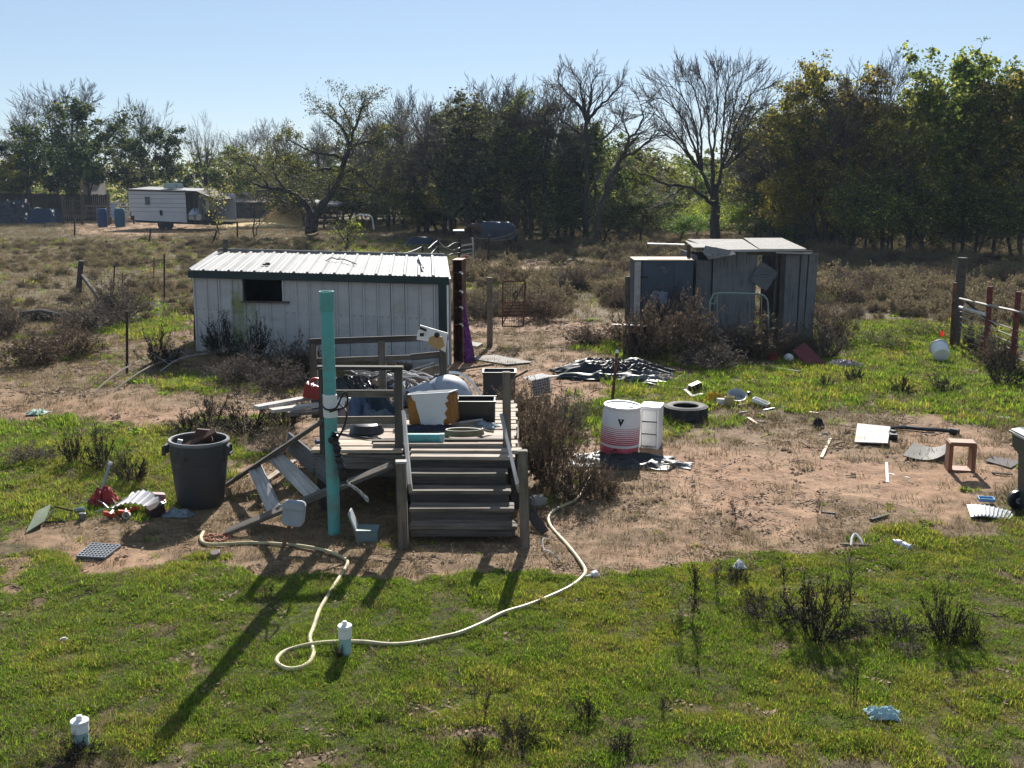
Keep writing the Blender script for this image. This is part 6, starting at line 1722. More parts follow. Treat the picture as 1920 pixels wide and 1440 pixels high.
    s('teal_hoop', tube(smooth_path([c, c + Vector((.02, 0, .10)), c + Vector((.12, 0, .12)), c + Vector((.2, 0, .10))], 5), .012, 6), mat('turquoise tube', (.2, .45, .42), (.12, .3, .28)), c, 'small turquoise tube end by the maroon sheet', 'tube', smooth=True)
    a = G(1430, 690) + UP * .05; b_ = G(1500, 700) + UP * .03
    s('thin_batten', tube([a, b_], .014, 5), PALEWOOD, a, 'thin pale batten lying under the brush of the shack', 'batten')
build_right_yard()

def build_left_yard():
    s = solo
    # rubbish heap by the bin
    c = G(195, 945)
    RED = mat('dark red fabric', (.30, .03, .028), (.12, .015, .016), 5, rough=.7)
    s('red_fabric', crumple(c, .30, .22, .16, 81, 22, .3, folds=1.6), RED, c, 'dark red folded fabric at the left of the rubbish heap', 'fabric', smooth='all')
    c = G(262, 955)
    k = empty('pleated_sheet', c, 'grey pleated metal sheet bent over the orange rubbish', 'sheet')
    def pl(q, r_):
        return c + Vector(((q - .5) * .46 + (r_ - .5) * .05, (r_ - .5) * .25, .05 + .12 * math.sin(math.pi * min(1, q * 1.1)) * (.5 + .5 * r_) + .008 * math.cos(q * 55)))
    obj('pleats', grid_sheet(pl, 44, 4, .004), mat('dull grey sheet metal', (.30, .30, .33), (.2, .2, .22), 6, rough=.4, metal=.4), k, True)
    ORG = plastic('bright orange red plastic', (.62, .075, .03), .45)
    for i, (u, v, a, lb) in enumerate(((232, 968, .3, 'orange red plastic piece at the front left of the rubbish heap'), (252, 962, 1.0, 'orange red plastic piece under the pleated sheet'), (205, 971, .1, 'small orange red bar left of the white cup'), (301, 948, .8, 'orange red scrap right of the pleated sheet'))):
        p = G(u, v); s('orange_scrap', join([box(p + UP * .04, (.11, .02, .05), (.3, .2, a)), box(p + UP * .05 + Vector((.02, .01, 0)), (.02, .09, .03), (.1, .5, a))]), ORG, p, lb, 'plastic scrap', 'orange plastic pieces in the rubbish heap')
    p = G(238, 973); M = Matrix.Rotation(1.3, 3, 'X')
    s('white_cup', lathe([(.028, -.05), (.036, .02), (.038, .025), (.032, .02), (.025, -.045), (.001, -.045)], p + UP * .04, 14, M), plastic('off white cup', (.62, .57, .5)), p, 'white cup facing forward in the orange rubbish', 'cup', smooth=True)
    p = G(297, 945)
    s('maroon_box', box(p + UP * .07, (.13, .08, .10), (.1, .2, .5)), mat('dusty pink carton', (.40, .27, .26), (.25, .12, .12), 6), p, 'dusty pink carton on the right of the rubbish heap', 'carton', bev=.005)
    p = G(292, 968)
    s('dark_carton', box(p + UP * .06, (.17, .10, .12), (.2, -.2, .8)), mat('dark carton', (.06, .03, .028), (.03, .018, .018), 7), p, 'dark brown carton under the dusty pink one', 'carton', bev=.005)
    p = G(335, 968)
    s('grey_bag', crumple(p, .32, .14, .07, 91, 20, -.1, folds=1.8), mat('blue grey bag', (.20, .24, .27), (.09, .11, .13), 6, rough=.4), p, 'blue grey crumpled bag right of the rubbish heap', 'bag', smooth='all')
    for u0, v0, u1, v1, z, lb in ((180, 948, 205, 958, .07, 'thin white wire across the red fabric'), (200, 935, 218, 950, .1, 'thin white rod leaning on the red fabric'), (178, 965, 220, 956, .03, 'bent grey rod at the front of the red fabric')):
        a = G(u0, v0) + UP * z; b = G(u1, v1) + UP * .02
        s('thin_rod', tube([a, a.lerp(b, .5) + UP * .02, b], .006, 5), GALV, a, lb, 'rod', 'thin rods in the rubbish heap')
    p = G(250, 935) + UP * .06; q = G(238, 945) + UP * .04
    s('white_tube', tube([p, q], .016, 8), WHITEPL, p, 'short white tube behind the pleated sheet', 'tube')
    p = G(231, 941)
    s('tin_can', lathe([(.03, 0), (.032, .08), (.001, .08)], p, 12, Matrix.Rotation(1.2, 3, 'Y')), GALV, p, 'small shiny can left behind the pleated sheet', 'can', smooth=True)
    p = G(184, 938); q = at_y(206, 871, p.y + .12)
    k = empty('grey_pipe', p, 'slanting grey pipe sticking up out of the rubbish heap', 'pipe')
    obj('pipe_run', tube([p, q], .018, 10), GREYPL, k, True); obj('pipe_cap', tube([q, q + (q - p).normalized() * .03], .022, 10), WHITEPL, k, True)
    p = G(155, 975)
    s('tin_can', lathe([(.034, 0), (.036, .07), (.03, .075), (.001, .075)], p, 14), mat('green grey tin', (.17, .18, .16), (.1, .1, .09), 8, rough=.4, metal=.3), p, 'grey green tin standing left of the rubbish heap', 'can', smooth=True)
    p = G(142, 963)
    s('blue_can', lathe([(.001, 0), (.03, 0), (.032, .10), (.001, .11)], p + UP * .03, 12, Matrix.Rotation(1.45, 3, 'Y')), mat('blue grey tin', (.28, .33, .40), (.15, .18, .22), 8, rough=.3, metal=.3), p, 'small blue grey can lying behind the grey green tin', 'can', smooth=True)
    # dark panel with a frame
    a, b, c2, d = G(48, 1002), G(82, 994), G(100, 970), G(86, 970)
    s('green_sheet', extrude([p + UP * z for p, z in ((G(48, 1003), .01), (G(84, 988), .05), (G(98, 968), .12), (G(70, 978), .10))], UP * .012), mat('grey green panel', (.14, .17, .10), (.09, .11, .07), 5, rough=.5), a, 'grey green panel leaning low at the left of the rubbish', 'panel')
    P = [G(86, 984) + UP * .03, G(104, 966) + UP * .09, G(138, 967) + UP * .05, G(122, 982) + UP * .02, G(86, 984) + UP * .03]
    s('bent_wire_rectangle', tube(P, .009, 5), BLACKPL, P[0], 'thin dark rectangular frame beside the grey green panel', 'frame')
    # perforated mat
    a, b, c2, d = G(143, 1049), G(196, 1052), G(228, 1028), G(172, 1024)
    k = empty('grid_mat', a, 'grey plastic grid mat half sunk in the dirt at left', 'mat')
    f = lambda q, r_: a.lerp(b, q).lerp(d.lerp(c2, q), r_) + UP * .022
    GM = mat('blue grey grid plastic', (.20, .215, .235), (.14, .15, .165), 9, rough=.6)
    obj('mat_sheet', grid_sheet(f, 6, 6, .012), mat('dark grid hole', (.10, .108, .12), (.07, .075, .085), 9, rough=.6), k)
    for i in range(9): obj('bar', tube([f(.02 + .96 * i / 8, .02) + UP * .006, f(.02 + .96 * i / 8, .98) + UP * .006], .009, 4), GM, k)
    for i in range(8): obj('bar', tube([f(.02, .02 + .96 * i / 7) + UP * .009, f(.98, .02 + .96 * i / 7) + UP * .009], .009, 4), GM, k)
    # hose, cup, stones
    H = [(382, 1000), (377, 1010), (380, 1020), (395, 1024), (430, 1023), (470, 1021), (520, 1023), (565, 1027), (605, 1034), (635, 1045), (651, 1055), (648, 1068), (634, 1090), (612, 1125), (598, 1150), (588, 1180), (581, 1200), (586, 1216), (588, 1230), (580, 1246), (562, 1256), (540, 1258), (523, 1250), (519, 1241), (530, 1228), (552, 1219), (585, 1214), (630, 1210), (680, 1210), (730, 1212), (775, 1209), (820, 1200), (862, 1190), (905, 1172), (945, 1152), (990, 1138), (1035, 1120), (1070, 1103), (1092, 1085), (1097, 1072), (1085, 1052), (1068, 1030), (1050, 1010), (1034, 992), (1028, 975), (1036, 962), (1058, 950), (1080, 940), (1094, 922), (1102, 906), (1109, 894)]
    P = [G(u, v) + UP * .016 for u, v in H]
    for i in range(26, 29): P[i] += UP * .012
    s('garden_hose', tube(smooth_path(P, 5), .0165, 9), HOSE, P[0], 'long pale yellow garden hose winding over the grass before the steps', 'hose', smooth=True)
    P = [G(1109, 894) + UP * .02, G(1096, 886) + UP * .05, G(1090, 880) + UP * .03]
    s('torn_wrapper', crumple(G(1112, 889), .16, .10, .05, 95, 12, -.5, folds=2), mat('tan wrapper', (.50, .38, .26), (.35, .26, .17), 9), P[0], 'torn tan wrapper at the upper end of the garden hose', 'wrapper', smooth='all')
    P = [G(1130, 892) + UP * .02, G(1140, 880) + UP * .12, G(1150, 868) + UP * .16, G(1160, 862) + UP * .10]
    s('black_tube', tube(smooth_path(P, 5), .010, 6), CABLE, P[0], 'thin dark tube curving up to the white drum', 'tube', smooth=True)
    P = [G(1030, 1015), G(1018, 1022), G(1020, 1034), G(1032, 1046), G(1050, 1056)]
    s('dry_root', tube(smooth_path([p + UP * (.02 + .04 * (i % 2)) for i, p in enumerate(P)], 4), .007, 5), PALEWOOD, P[0], 'thin pale root curling on the dirt right of the steps', 'root')
    a = G(1020, 1002) + UP * .02; b = at_y(990, 955, a.y + .3)
    s('leaning_board', board_shape(a, b, .10, .03, (0, -1, .4)), DARKWOOD, a, 'dark board leaning against the right newel post of the steps', 'board')
    c = G(1008, 945)
    s('cinder_lump', box(c + UP * .04, (.20, .14, .10), (.1, .05, .4), .8), CONCRETE, c, 'grey concrete lump under the brush right of the steps', 'concrete', bev=.02)
    c = G(404, 1043)
    s('plastic_cap', lathe([(.045, 0), (.045, .045), (.04, .05), (.001, .05)], c, 16, Matrix.Rotation(.3, 3, 'X')), plastic('brown grey cap', (.24, .19, .15)), c, 'small brown grey cap on the dirt below the hose end', 'cap', smooth=True)  # plastic cap lying tilted on the dirt
    c = G(405, 1010); sh = []
    r = random.Random(5)
    for i in range(40): sh.append(box(c + Vector((r.uniform(-.13, .13), r.uniform(-.10, .10), .012)), (.04, .012, .012), (0, r.uniform(-.4, .4), r.uniform(0, 3))))
    o = solo('brick_crumbs', join(sh), mat('red brick crumb', (.36, .12, .07), (.22, .07, .04), 9), c, 'scatter of red brick crumbs in the hose bend', 'crumbs'); o['kind'] = 'stuff'
    # cleanout pipes
    for u, v, vt, w, lb in ((648, 1228, 1172, 26, 'white capped cleanout pipe beside the hose loop'), (153, 1402, 1350, 33, 'white capped cleanout pipe in the weeds at lower left')):
        p = G(u, v); m = p.y / FPX; R = w * m / 2 * .93; q = at_y(u - 2, vt, p.y); h = q.z - p.z
        k = empty('cleanout_pipe', p, lb, 'pipe', 'capped cleanout pipes')
        obj('pipe', lathe([(R, -.1), (R, h * .62)], p, 22), TEALP, k, True)
        obj('collar', lathe([(R * 1.02, h * .60), (R * 1.12, h * .605), (R * 1.12, h * .86), (R * 1.06, h * .87)], p, 22), WHITEPL, k, True)
        cp = obj('cap', lathe([(R * 1.02, h * .85), (R * 1.17, h * .875), (R * 1.2, h * .93), (R * 1.2, h * .985), (R * 1.15, h), (.001, h * 1.005)], p, 26), WHITEPL, k, True)
        obj('square_plug', box(p + UP * (h + .014), (R * .75, R * .75, .034), .35, .92), WHITEPL, cp, bev=.004)
    # upturned lid of a box at the pipe foot
    c = G(690, 1012)
    k = empty('green_box', c, 'small green grey meter box with an open lid under the deck', 'box')
    GB = plastic('green grey plastic', (.14, .20, .19), .5)
    obj('box_side', join([box(c + UP * .05 + Vector((0, -.09, 0)), (.20, .012, .12)), box(c + UP * .05 + Vector((-.10, 0, 0)), (.012, .168, .12)), box(c + UP * .05 + Vector((.10, 0, 0)), (.012, .168, .12)), box(c + UP * .05 + Vector((0, .09, 0)), (.20, .012, .12))]), GB, k)
    obj('box_top', box(c + UP * .115, (.215, .20, .014)), GB, k, bev=.004)
    obj('lid', box(c + UP * .20 + Vector((-.135, 0, 0)), (.016, .18, .19), (0, -.35, 0)), plastic('pale plastic lid', (.42, .45, .46)), k, bev=.004)
    for u, v, sz, lb in ((120, 1204, .05, 'small pale stone in the left lawn'), (455, 1085, .0, ''), (300, 845, .045, 'pale stone by the trash can grass'), (326, 990, .03, ''), (1300, 912, .04, 'small round white lid on the dirt')):
        if not lb: continue
        c = G(u, v); s('stone', box(c + UP * sz * .3, (sz * 1.4, sz, sz), (.2, .1, .5), .7), mat('pale stone', (.5, .46, .4), (.36, .33, .29), 8), c, lb, 'stone', bev=sz * .2)
    c = G(70, 776)
    s('green_rag', crumple(c, .28, .2, .06, 97, 12, .2, folds=2), mat('faint green bag', (.28, .40, .34), (.18, .26, .22), 7), c, 'faded green plastic scrap on the left dirt', 'scrap', smooth='all')
    c = G(82, 602)
    s('fallen_log', tube([c + Vector((-.55, .1, .12)), c + Vector((0, 0, .16)), c + Vector((.6, -.1, .10))], [.12, .15, .08], 9), mat('charred log', (.06, .05, .045), (.025, .022, .02), 8, rough=.95), c, 'dark charred log lying in the left field', 'log', smooth=True)
    # branches left of the shed foot
    r = random.Random(9)
    for i, (u0, v0, u1, v1, lb) in enumerate(((175, 740, 300, 672, 'long grey branch sloping to the shed shadow'), (215, 735, 360, 668, 'grey branch behind the long one by the shed'), (300, 700, 390, 672, 'curved grey branch at the left foot of the shed'))):
        a = G(u0, v0) + UP * .03; b = G(u1, v1) + UP * .10
        m1 = a.lerp(b, .4) + UP * .10
        sh = [tube(smooth_path([a, m1, b], 4), [.012 + .004 * k / 8 for k in range(9)], 5)]
        for q in range(5):
            p = a.lerp(b, r.uniform(.2, .9)) + UP * .05; sh.append(tube([p, p + Vector((r.uniform(-.4, .3), r.uniform(-.2, .2), r.uniform(-.02, .25)))], .006, 4))
        s('fallen_branch', join(sh), PALEWOOD if i == 2 else GREYWOOD, a, lb, 'branch', 'grey branches by the shed')
build_left_yard()

def build_deck_junk():
    s = solo
    def D(u, v, dz=0.0): return at_z(u, v, ZD + dz)
    # red jug
    c = D(584, 760); c = at_z(583, 752, ZD + .13); c = Vector((c.x, c.y, ZD + .13))
    # loose planks on the left corner
    for i, (u0, v0, u1, v1, z, w, m, lb) in enumerate(((480, 764, 600, 742, .10, .12, PALEWOOD, 'pale plank sticking out left of the deck, topmost'), (508, 770, 610, 757, .07, .13, PALEWOOD, 'pale plank under the topmost one at the deck corner'), (540, 776, 640, 768, .04, .12, GREYWOOD, 'grey plank lowest in the stack at the deck corner'))):
        a = at_z(u0, v0, ZD + z); b = at_z(u1, v1, ZD + z)
        s('loose_plank', board_shape(a, b, w, .038), m, a, lb, 'plank', 'planks stacked at the deck corner')
    q = at_z(584, 748, ZD + .12)
    k = empty('fuel_can', q, 'red plastic fuel can lying on the planks at the deck corner', 'fuel can')
    RC = plastic('red can plastic', (.34, .035, .03))
    M = Matrix.Rotation(.25, 3, 'Y') @ Matrix.Rotation(.1, 3, 'Z')
    for j in range(3): obj('can_rib', box(q + M @ Vector((-.085 + .065 * j, 0, .105)), (.045, .20, .20 - .02 * j), M), RC, k, bev=.016)
    obj('can_body', box(q + M @ Vector((.03, 0, .10)), (.24, .16, .17), M), RC, k, bev=.02)
    obj('can_grip', tube(smooth_path([q + M @ Vector((-.06, 0, .19)), q + M @ Vector((-.03, 0, .25)), q + M @ Vector((.07, 0, .25)), q + M @ Vector((.12, 0, .18))], 4), .016, 6), RC, k)
    # white pot behind the pipe, clothes
    q = at_z(645, 750, ZD + .18)
    s('white_tub', lathe([(.06, -.1), (.065, .06), (.07, .065), (.06, .06), (.001, .02)], q, 18, Matrix.Rotation(.5, 3, 'Y')), WHITEPL, q, 'white plastic tub behind the coupling of the teal pipe', 'tub', smooth=True)
    DEN = mat('dark denim', (.035, .05, .065), (.018, .026, .036), 7, rough=.9); BLUE = mat('blue cloth', (.075, .11, .18), (.045, .07, .12), 6, rough=.9)
    q = D(700, 783); s('dark_jacket', crumple(q, .62, .40, .30, 101, 26, -.1, folds=.9), DEN, q, 'dark blue jacket heaped on the deck behind the rails', 'jacket', smooth='all')
    q = D(676, 786); s('blue_cloth', crumple(q + UP * .05, .26, .28, .26, 105, 18, .3, folds=.8), BLUE, q, 'lighter blue cloth against the dark jacket', 'cloth', smooth='all')
    q = D(655, 786); r = random.Random(4)
    s('pink_rag', crumple(q, .22, .30, .18, 107, 14, .3, folds=2), mat('pinkish rag', (.34, .20, .17), (.12, .10, .10), 6), q, 'pinkish brown rag left of the blue cloth', 'rag', smooth='all')
    q = D(705, 792); s('grey_cloth', crumple(q, .50, .18, .13, 109, 20, .0, folds=.9), mat('grey blue cloth', (.10, .125, .145), (.06, .075, .09), 5), q, 'grey blue cloth spread before the dark jacket', 'cloth', smooth='all')
    # black upturned tub
    q = D(688, 811); k = empty('black_tub', q, 'low round black tub on the deck under the lower rail', 'tub')
    obj('tub_side', lathe([(.165, 0), (.19, .02), (.165, .07), (.15, .10), (.12, .11), (.001, .11)], q, 26), BLACKPL, k, True)
    for sx in (-1, 1): obj('tub_clip', box(q + Vector((sx * .14, -.03, .105)), (.04, .03, .02), .3 * sx), GALV, k)
    # cables on the deck
    P = [D(612, 815, .01), D(628, 812, .012), D(650, 815, .012), D(680, 820, .015), D(705, 824, .012), D(722, 827, .012), D(734, 825, .01)]
    s('black_cable', tube(smooth_path(P, 5), .009, 6), CABLE, P[0], 'black cable lying across the deck boards behind the railing', 'cable', smooth=True)
    P = [D(690, 818, .01), D(710, 821, .015), D(728, 829, .01)]
    s('black_cable', tube(smooth_path(P, 4), .008, 6), CABLE, P[0], 'short black cable end beside the middle post', 'cable', smooth=True)
    q = D(597, 832); s('blue_scrap', box(q + UP * .02, (.06, .05, .04), (.2, .2, .5)), BLUE, q, 'small blue scrap on the left front of the deck', 'scrap')
    # teal offcut lying down
    a = D(754, 822, .055); b = D(826, 822, .055)
    k = empty('pipe_offcut', a, 'short teal pipe offcut lying on the deck by the middle post', 'pipe')
    d = (b - a)
    V, F = tube([a, b], .052, 18, False); V2, F2 = tube([a, b], .046, 18, False)
    n = len(V); V = V + V2; F = F + [tuple(i + n for i in reversed(f)) for f in F2]
    for e in (0, 18): F += [(e + i, e + (i + 1) % 18, n + e + (i + 1) % 18, n + e + i) for i in range(18)]
    obj('pipe_shell', (V, F), TEAL, k, True)
    obj('end_ring', tube([b - d * .02, b + d * .10], .056, 16), TEALP, k, True)
    # coiled hose
    q = D(871, 819); P = []
    for i in range(66):
        a = i / 22 * 2 * math.pi + .5; P.append(q + Vector((.205 * math.cos(a) * (1 - .015 * (i / 22)), .105 * math.sin(a), .018 + .022 * (i / 22))))
    P += [q + Vector((.24, .06, .05)), q + Vector((.31, .10, .03))]
    s('coiled_hose', tube(P, .0135, 7), mat('olive hose', (.22, .20, .12), (.13, .12, .075), 8, rough=.5, bmp=0), q, 'coil of olive hose lying at the right of the deck', 'hose', smooth=True)
    # broken white box showing rusty insulation
    q = D(812, 801); k = empty('broken_cooler', q, 'broken white metal box with rusty orange foam showing at its corners', 'box')
    M = Matrix.Rotation(-.22, 3, 'Z') @ Matrix.Rotation(-.10, 3, 'Y') @ Matrix.Rotation(-.1, 3, 'X')
    ENA = mat('chipped white enamel', (.58, .58, .57), (.50, .50, .50), 3, rough=.4, dirt=(.36, .30, .24), dirt_scale=3, dirt_at=(.6, .78))
    FOAM = mat('orange brown foam', (.34, .15, .035), (.12, .055, .022), 5, rough=.95, bmp=.8, bdist=.02)
    w, dd, h = .50, .34, .345
    cc = q + Vector((.0, .12, 0)) + UP * (h / 2 + .02)
    obj('foam_core', box(cc, (w, dd, h), M), FOAM, k, bev=.02)
    n = Matrix(((1, 0, 0), (0, 0, -1), (0, 1, 0)))
    fp = [(-.10, -.175), (.16, -.178), (.155, -.13), (.20, -.10), (.175, -.05), (.215, .0), (.19, .06), (.235, .09), (.21, .12), (.252, .174), (-.20, .176), (-.175, .12), (-.15, .10), (-.14, .02), (-.12, -.06), (-.11, -.12)]
    obj('front_skin', prism(fp, .008, M @ n, cc + M @ Vector((0, -dd / 2 - .005, 0))), ENA, k)
    tp = [(-.24, -.17), (.255, -.175), (.255, .175), (-.255, .175), (-.25, .05), (-.27, -.02)]
    obj('top_skin', prism(tp, .010, M, cc + M @ Vector((0, 0, h / 2 + .006))), ENA, k)
    obj('top_rib', join([box(cc + M @ Vector((0, yy, h / 2 + .014)), (.46, .012, .008), M) for yy in (-.11, -.03, .05, .12)]), ENA, k)
    obj('side_skin', prism([(-.05, -.05), (.05, -.06), (.04, .06), (-.06, .05)], .006, M @ Matrix(((0, 0, 1), (1, 0, 0), (0, 1, 0))), cc + M @ Vector((-w / 2 - .004, .02, .08))), ENA, k)
    q2 = D(800, 807); s('black_cloth', crumple(q2, .62, .2, .05, 113, 20, .1, folds=1), mat('blue black cloth', (.02, .026, .045), (.012, .014, .02), 6), q2, 'blue black cloth under the broken white box', 'cloth', smooth='all')
    # grey dome (pet house) behind it
    q = at_z(838, 772, ZD); q = Vector((q.x - .02, q.y + .35, ZD - .05))
    k = empty('dome_kennel', q, 'grey plastic dome kennel tipped over at the back of the deck', 'kennel')
    GD = plastic('grey blue kennel plastic', (.31, .34, .39), .55)
    R = .34
    prof = [(R * math.cos(a), R * 1.12 * math.sin(a)) for a in np.linspace(0, math.pi / 2 - .02, 12)]
    prof += [(r_ * .94, z_ * .94) for r_, z_ in reversed(prof)]
    obj('dome', lathe(prof, q + UP * .05, 30, Matrix.Rotation(.12, 3, 'Y')), GD, k, True)
    a = q + Vector((-.18, -.12, .21)); b = a + Vector((-.24, -.12, -.07))
    V, F = tube([a, a.lerp(b, .5), b], [.17, .165, .16], 24, False); V2, F2 = tube([a, a.lerp(b, .5), b], [.15, .15, .148], 24, False)
    nn = len(V); F = F + [tuple(i + nn for i in reversed(f)) for f in F2] + [(48 + i, 48 + (i + 1) % 24, nn + 48 + (i + 1) % 24, nn + 48 + i) for i in range(24)]
    obj('entrance_tunnel', (V + V2, F), GD, k, True)
    obj('tunnel_shade', lathe([(.001, 0), (.146, 0)], a.lerp(b, .25), 20, Matrix((frame_of(a, b).col[1], frame_of(a, b).col[2], frame_of(a, b).col[0])).transposed()), BLACKIN, k)  # dark disc standing in for the shade inside the tunnel
    P = [q + Vector((.02, .15, .44)), q + Vector((.18, .12, .42)), q + Vector((.34, .08, .28)), q + Vector((.42, .04, .12)), q + Vector((.36, .02, .08))]
    s('pale_hoop', tube(smooth_path(P, 5), .018, 6), WHITEPL, P[0], 'pale curved rim piece resting against the dome kennel', 'rim', smooth=True)
    # tangle of metal grids and wires
    q = at_z(690, 735, ZD + .08); r = random.Random(14)
    k = empty('wire_rack', q, 'bent white wire rack lying on the pile at the back of the deck', 'rack')
    M = Matrix.Rotation(.5, 3, 'Z') @ Matrix.Rotation(.25, 3, 'Y'); c = q + Vector((.02, .25, .17)); sh = []
    for i in range(9): sh.append(tube([c + M @ Vector((-.30, -.18 + .045 * i, .01 * (i % 3))), c + M @ Vector((.28 + .03 * (i % 2), -.18 + .045 * i, .02 * (i % 2)))], .006, 5))
    for i in range(4): sh.append(tube([c + M @ Vector((-.28 + .18 * i, -.2, 0)), c + M @ Vector((-.28 + .18 * i, .2, .015))], .007, 5))
    obj('rack_wires', join(sh), mat('pale wire', (.52, .50, .47), (.3, .28, .26), 9, rough=.4), k)
    q3 = Vector((q.x, q.y + .25, ZD)); s('junk_pile', crumple(q3, 1.15, .5, .20, 121, 44, .05, folds=1.8), mat('dark mixed junk', (.10, .10, .11), (.018, .018, .02), 9, rough=.8, bmp=.6), q3, 'dark mixed junk piled at the back of the deck under the wire rack', 'junk', smooth='all')
    q4 = D(640, 775); s('black_bags', crumple(q4 + Vector((.0, .5, 0)), .75, .5, .30, 141, 26, .1, folds=.9), BLACKPL, q4, 'black bagged rubbish heaped at the left back of the deck', 'bags', smooth='all')
    q4 = D(775, 775); s('grey_sheets', crumple(q4 + Vector((.0, .55, 0)), .6, .4, .22, 143, 26, .2, folds=1.2), mat('dull grey sheets', (.20, .20, .21), (.05, .05, .055), 7, rough=.6), q4, 'crumpled grey sheets on the deck left of the dome kennel', 'sheets', smooth='all')
    SCR = [('white', (.55, .55, .54)), ('pale blue', (.25, .32, .38)), ('black', (.015, .015, .018)), ('tan', (.36, .26, .17)), ('dark grey', (.07, .07, .075))]
    for i in range(15):
        cn, cc = SCR[i % 5]; p = q3 + Vector((r.uniform(-.65, .95), r.uniform(-.45, .1), r.uniform(.05, .2)))
        wh = ('at the back of the deck pile', 'on the deck pile behind the railing', 'near the foot of the deck pile')[i // 5]
        s('crumpled_scrap', crumple(p, r.uniform(.12, .3), r.uniform(.1, .2), r.uniform(.05, .13), 160 + i, 10, r.uniform(-1, 1), folds=1.2), mat(cn + ' scrap', cc, tuple(x * .5 for x in cc), 8, rough=.7), p, cn + ' crumpled scrap ' + wh, 'scrap', 'crumpled scraps on the deck pile', smooth='all')
    CM = [GALV, PALEWOOD, WHITEPL, DARKSTEEL]
    names = ['thin bright rod on the deck pile', 'pale stick on the deck pile', 'white strip on the deck pile', 'dark rod on the deck pile']
    ORD = ['lowest', 'second', 'third', 'fourth', 'fifth', 'topmost']
    for i in range(22):
        p = q3 + UP * (.012 * (i // 4)) - UP * .03 + Vector((r.uniform(-.55, .75), r.uniform(-.25, .25), r.uniform(.19, .33))); a = r.uniform(-.6, .6); Lh = r.uniform(.10, .30)
        dv = Vector((math.cos(a), math.sin(a), r.uniform(-.35, .35)))
        s('thin_rod' if i % 4 in (0, 3) else 'thin_stick', tube([p - dv * Lh, p + UP * .02, p + dv * Lh], r.uniform(.006, .012), 5), CM[i % 4], p, names[i % 4] + ', ' + ORD[i // 4] + ' laid one', 'stick' if i % 4 in (1, 2) else 'rod', 'rods and sticks on the deck pile')
    # black trough on the right back, pale scraps
    q = D(892, 792); k = empty('black_trough', q, 'black rectangular trough at the right back of the deck', 'trough')
    w, dd, h = .44, .30, .235; cc = q + Vector((.0, .18, 0))
    obj('trough_side', join([box(cc + Vector((0, -dd / 2, h / 2)), (w, .014, h)), box(cc + Vector((0, dd / 2, h / 2)), (w, .014, h)), box(cc + Vector((-w / 2 + .007, 0, h / 2)), (.014, dd - .016, h)), box(cc + Vector((w / 2 - .007, 0, h / 2)), (.014, dd - .016, h)), box(cc + UP * .01, (w - .03, dd - .03, .014))]), BLACKPL, k)
    obj('trough_lip', join([box(cc + Vector((0, -dd / 2 - .008, h)), (w + .03, .03, .012)), box(cc + Vector((0, dd / 2 + .008, h)), (w + .03, .03, .012))]), BLACKPL, k)
    for i, (u, v) in enumerate(((915, 803), (903, 797), (925, 800))):
        p = D(u, v); s('pale_scrap', crumple(p, .14, .10, .04, 130 + i, 8, .4 * i, folds=2), mat('pale blue scrap', (.45, .5, .52), (.25, .28, .3), 8), p, ['pale crumpled scrap at the foot of the right railing post', 'pale scrap beside the black trough', 'pale scrap nearest the right deck edge'][i], 'scrap', smooth='all')
    a = D(860, 793, .03); b = D(905, 787, .05); s('pale_stick', tube([a, b], .016, 6), PALEWOOD, a, 'pale stick lying before the black trough', 'stick')
    # dry stems growing through the deck edge
    # old white panel at the rail's right end
    c = at_y(812, 632, 12.9); k = empty('broken_white_panel', c, 'broken white panel hanging on the rear rail, tan torn piece over it', 'panel')
    n = Matrix(((1, 0, 0), (0, 0, -1), (0, 1, 0))); M = Matrix.Rotation(.24, 3, 'Y')
    obj('panel_board', prism([(-.19, .05), (-.155, .15), (.18, .05), (.15, -.19), (.10, -.16), (-.02, -.06), (-.2, -.03)], .012, n, c + Vector((0, .0, 0))), WHITEPL, k)
    obj('tan_piece', prism([(-.06, .03), (.0, .06), (.10, .04), (.13, -.07), (.06, -.12), (-.02, -.08), (-.07, -.04)], .014, n, c + Vector((.02, -.12, -.02))), mat('torn tan board', (.44, .29, .12), (.3, .19, .08), 7), k)
    obj('black_knob', join([lathe([(.001, 0), (.03, .005), (.035, .025), (.001, .035)], c + Vector((.06, -.15, .05)), 12, n), box(c + Vector((-.12, -.012, .10)), (.09, .01, .03), (0, .4, 0)), box(c + Vector((-.135, -.012, .03)), (.05, .01, .04))]), BLACKPL, k)
    # ground behind the deck
    c = G(936, 742); m = c.y / FPX
    k = empty('black_crate', c, 'dark open bin behind the right railing post', 'bin')
    w, dd, h = 60 * m, .35, 44 * m; cc = c + Vector((0, .17, 0))
    obj('bin_side', join([box(cc + Vector((0, -dd / 2, h / 2)), (w, .014, h)), box(cc + Vector((0, dd / 2, h / 2)), (w, .014, h)), box(cc + Vector((-w / 2, 0, h / 2)), (.014, dd - .016, h)), box(cc + Vector((w / 2, 0, h / 2)), (.014, dd - .016, h))]), CANGREY, k)
    obj('bin_rim', join([box(cc + Vector((0, -dd / 2 - .012, h)), (w + .04, .03, .03)), box(cc + Vector((0, dd / 2 + .012, h)), (w + .04, .03, .03)), box(cc + Vector((-w / 2 - .008, 0, h)), (.03, dd - .01, .03)), box(cc + Vector((w / 2 + .008, 0, h)), (.03, dd - .01, .03))]), BLACKPL, k)
    a = c + Vector((.24, -.1, h - .06)); s('dark_stick', tube([a, a + Vector((.22, .0, .12))], .018, 6), DARKWOOD, a, 'dark stick poking out of the open bin', 'stick')
    c = G(1010, 742); m = c.y / FPX; M = Matrix.Rotation(.45, 3, 'Z') @ Matrix.Rotation(-.12, 3, 'Y')
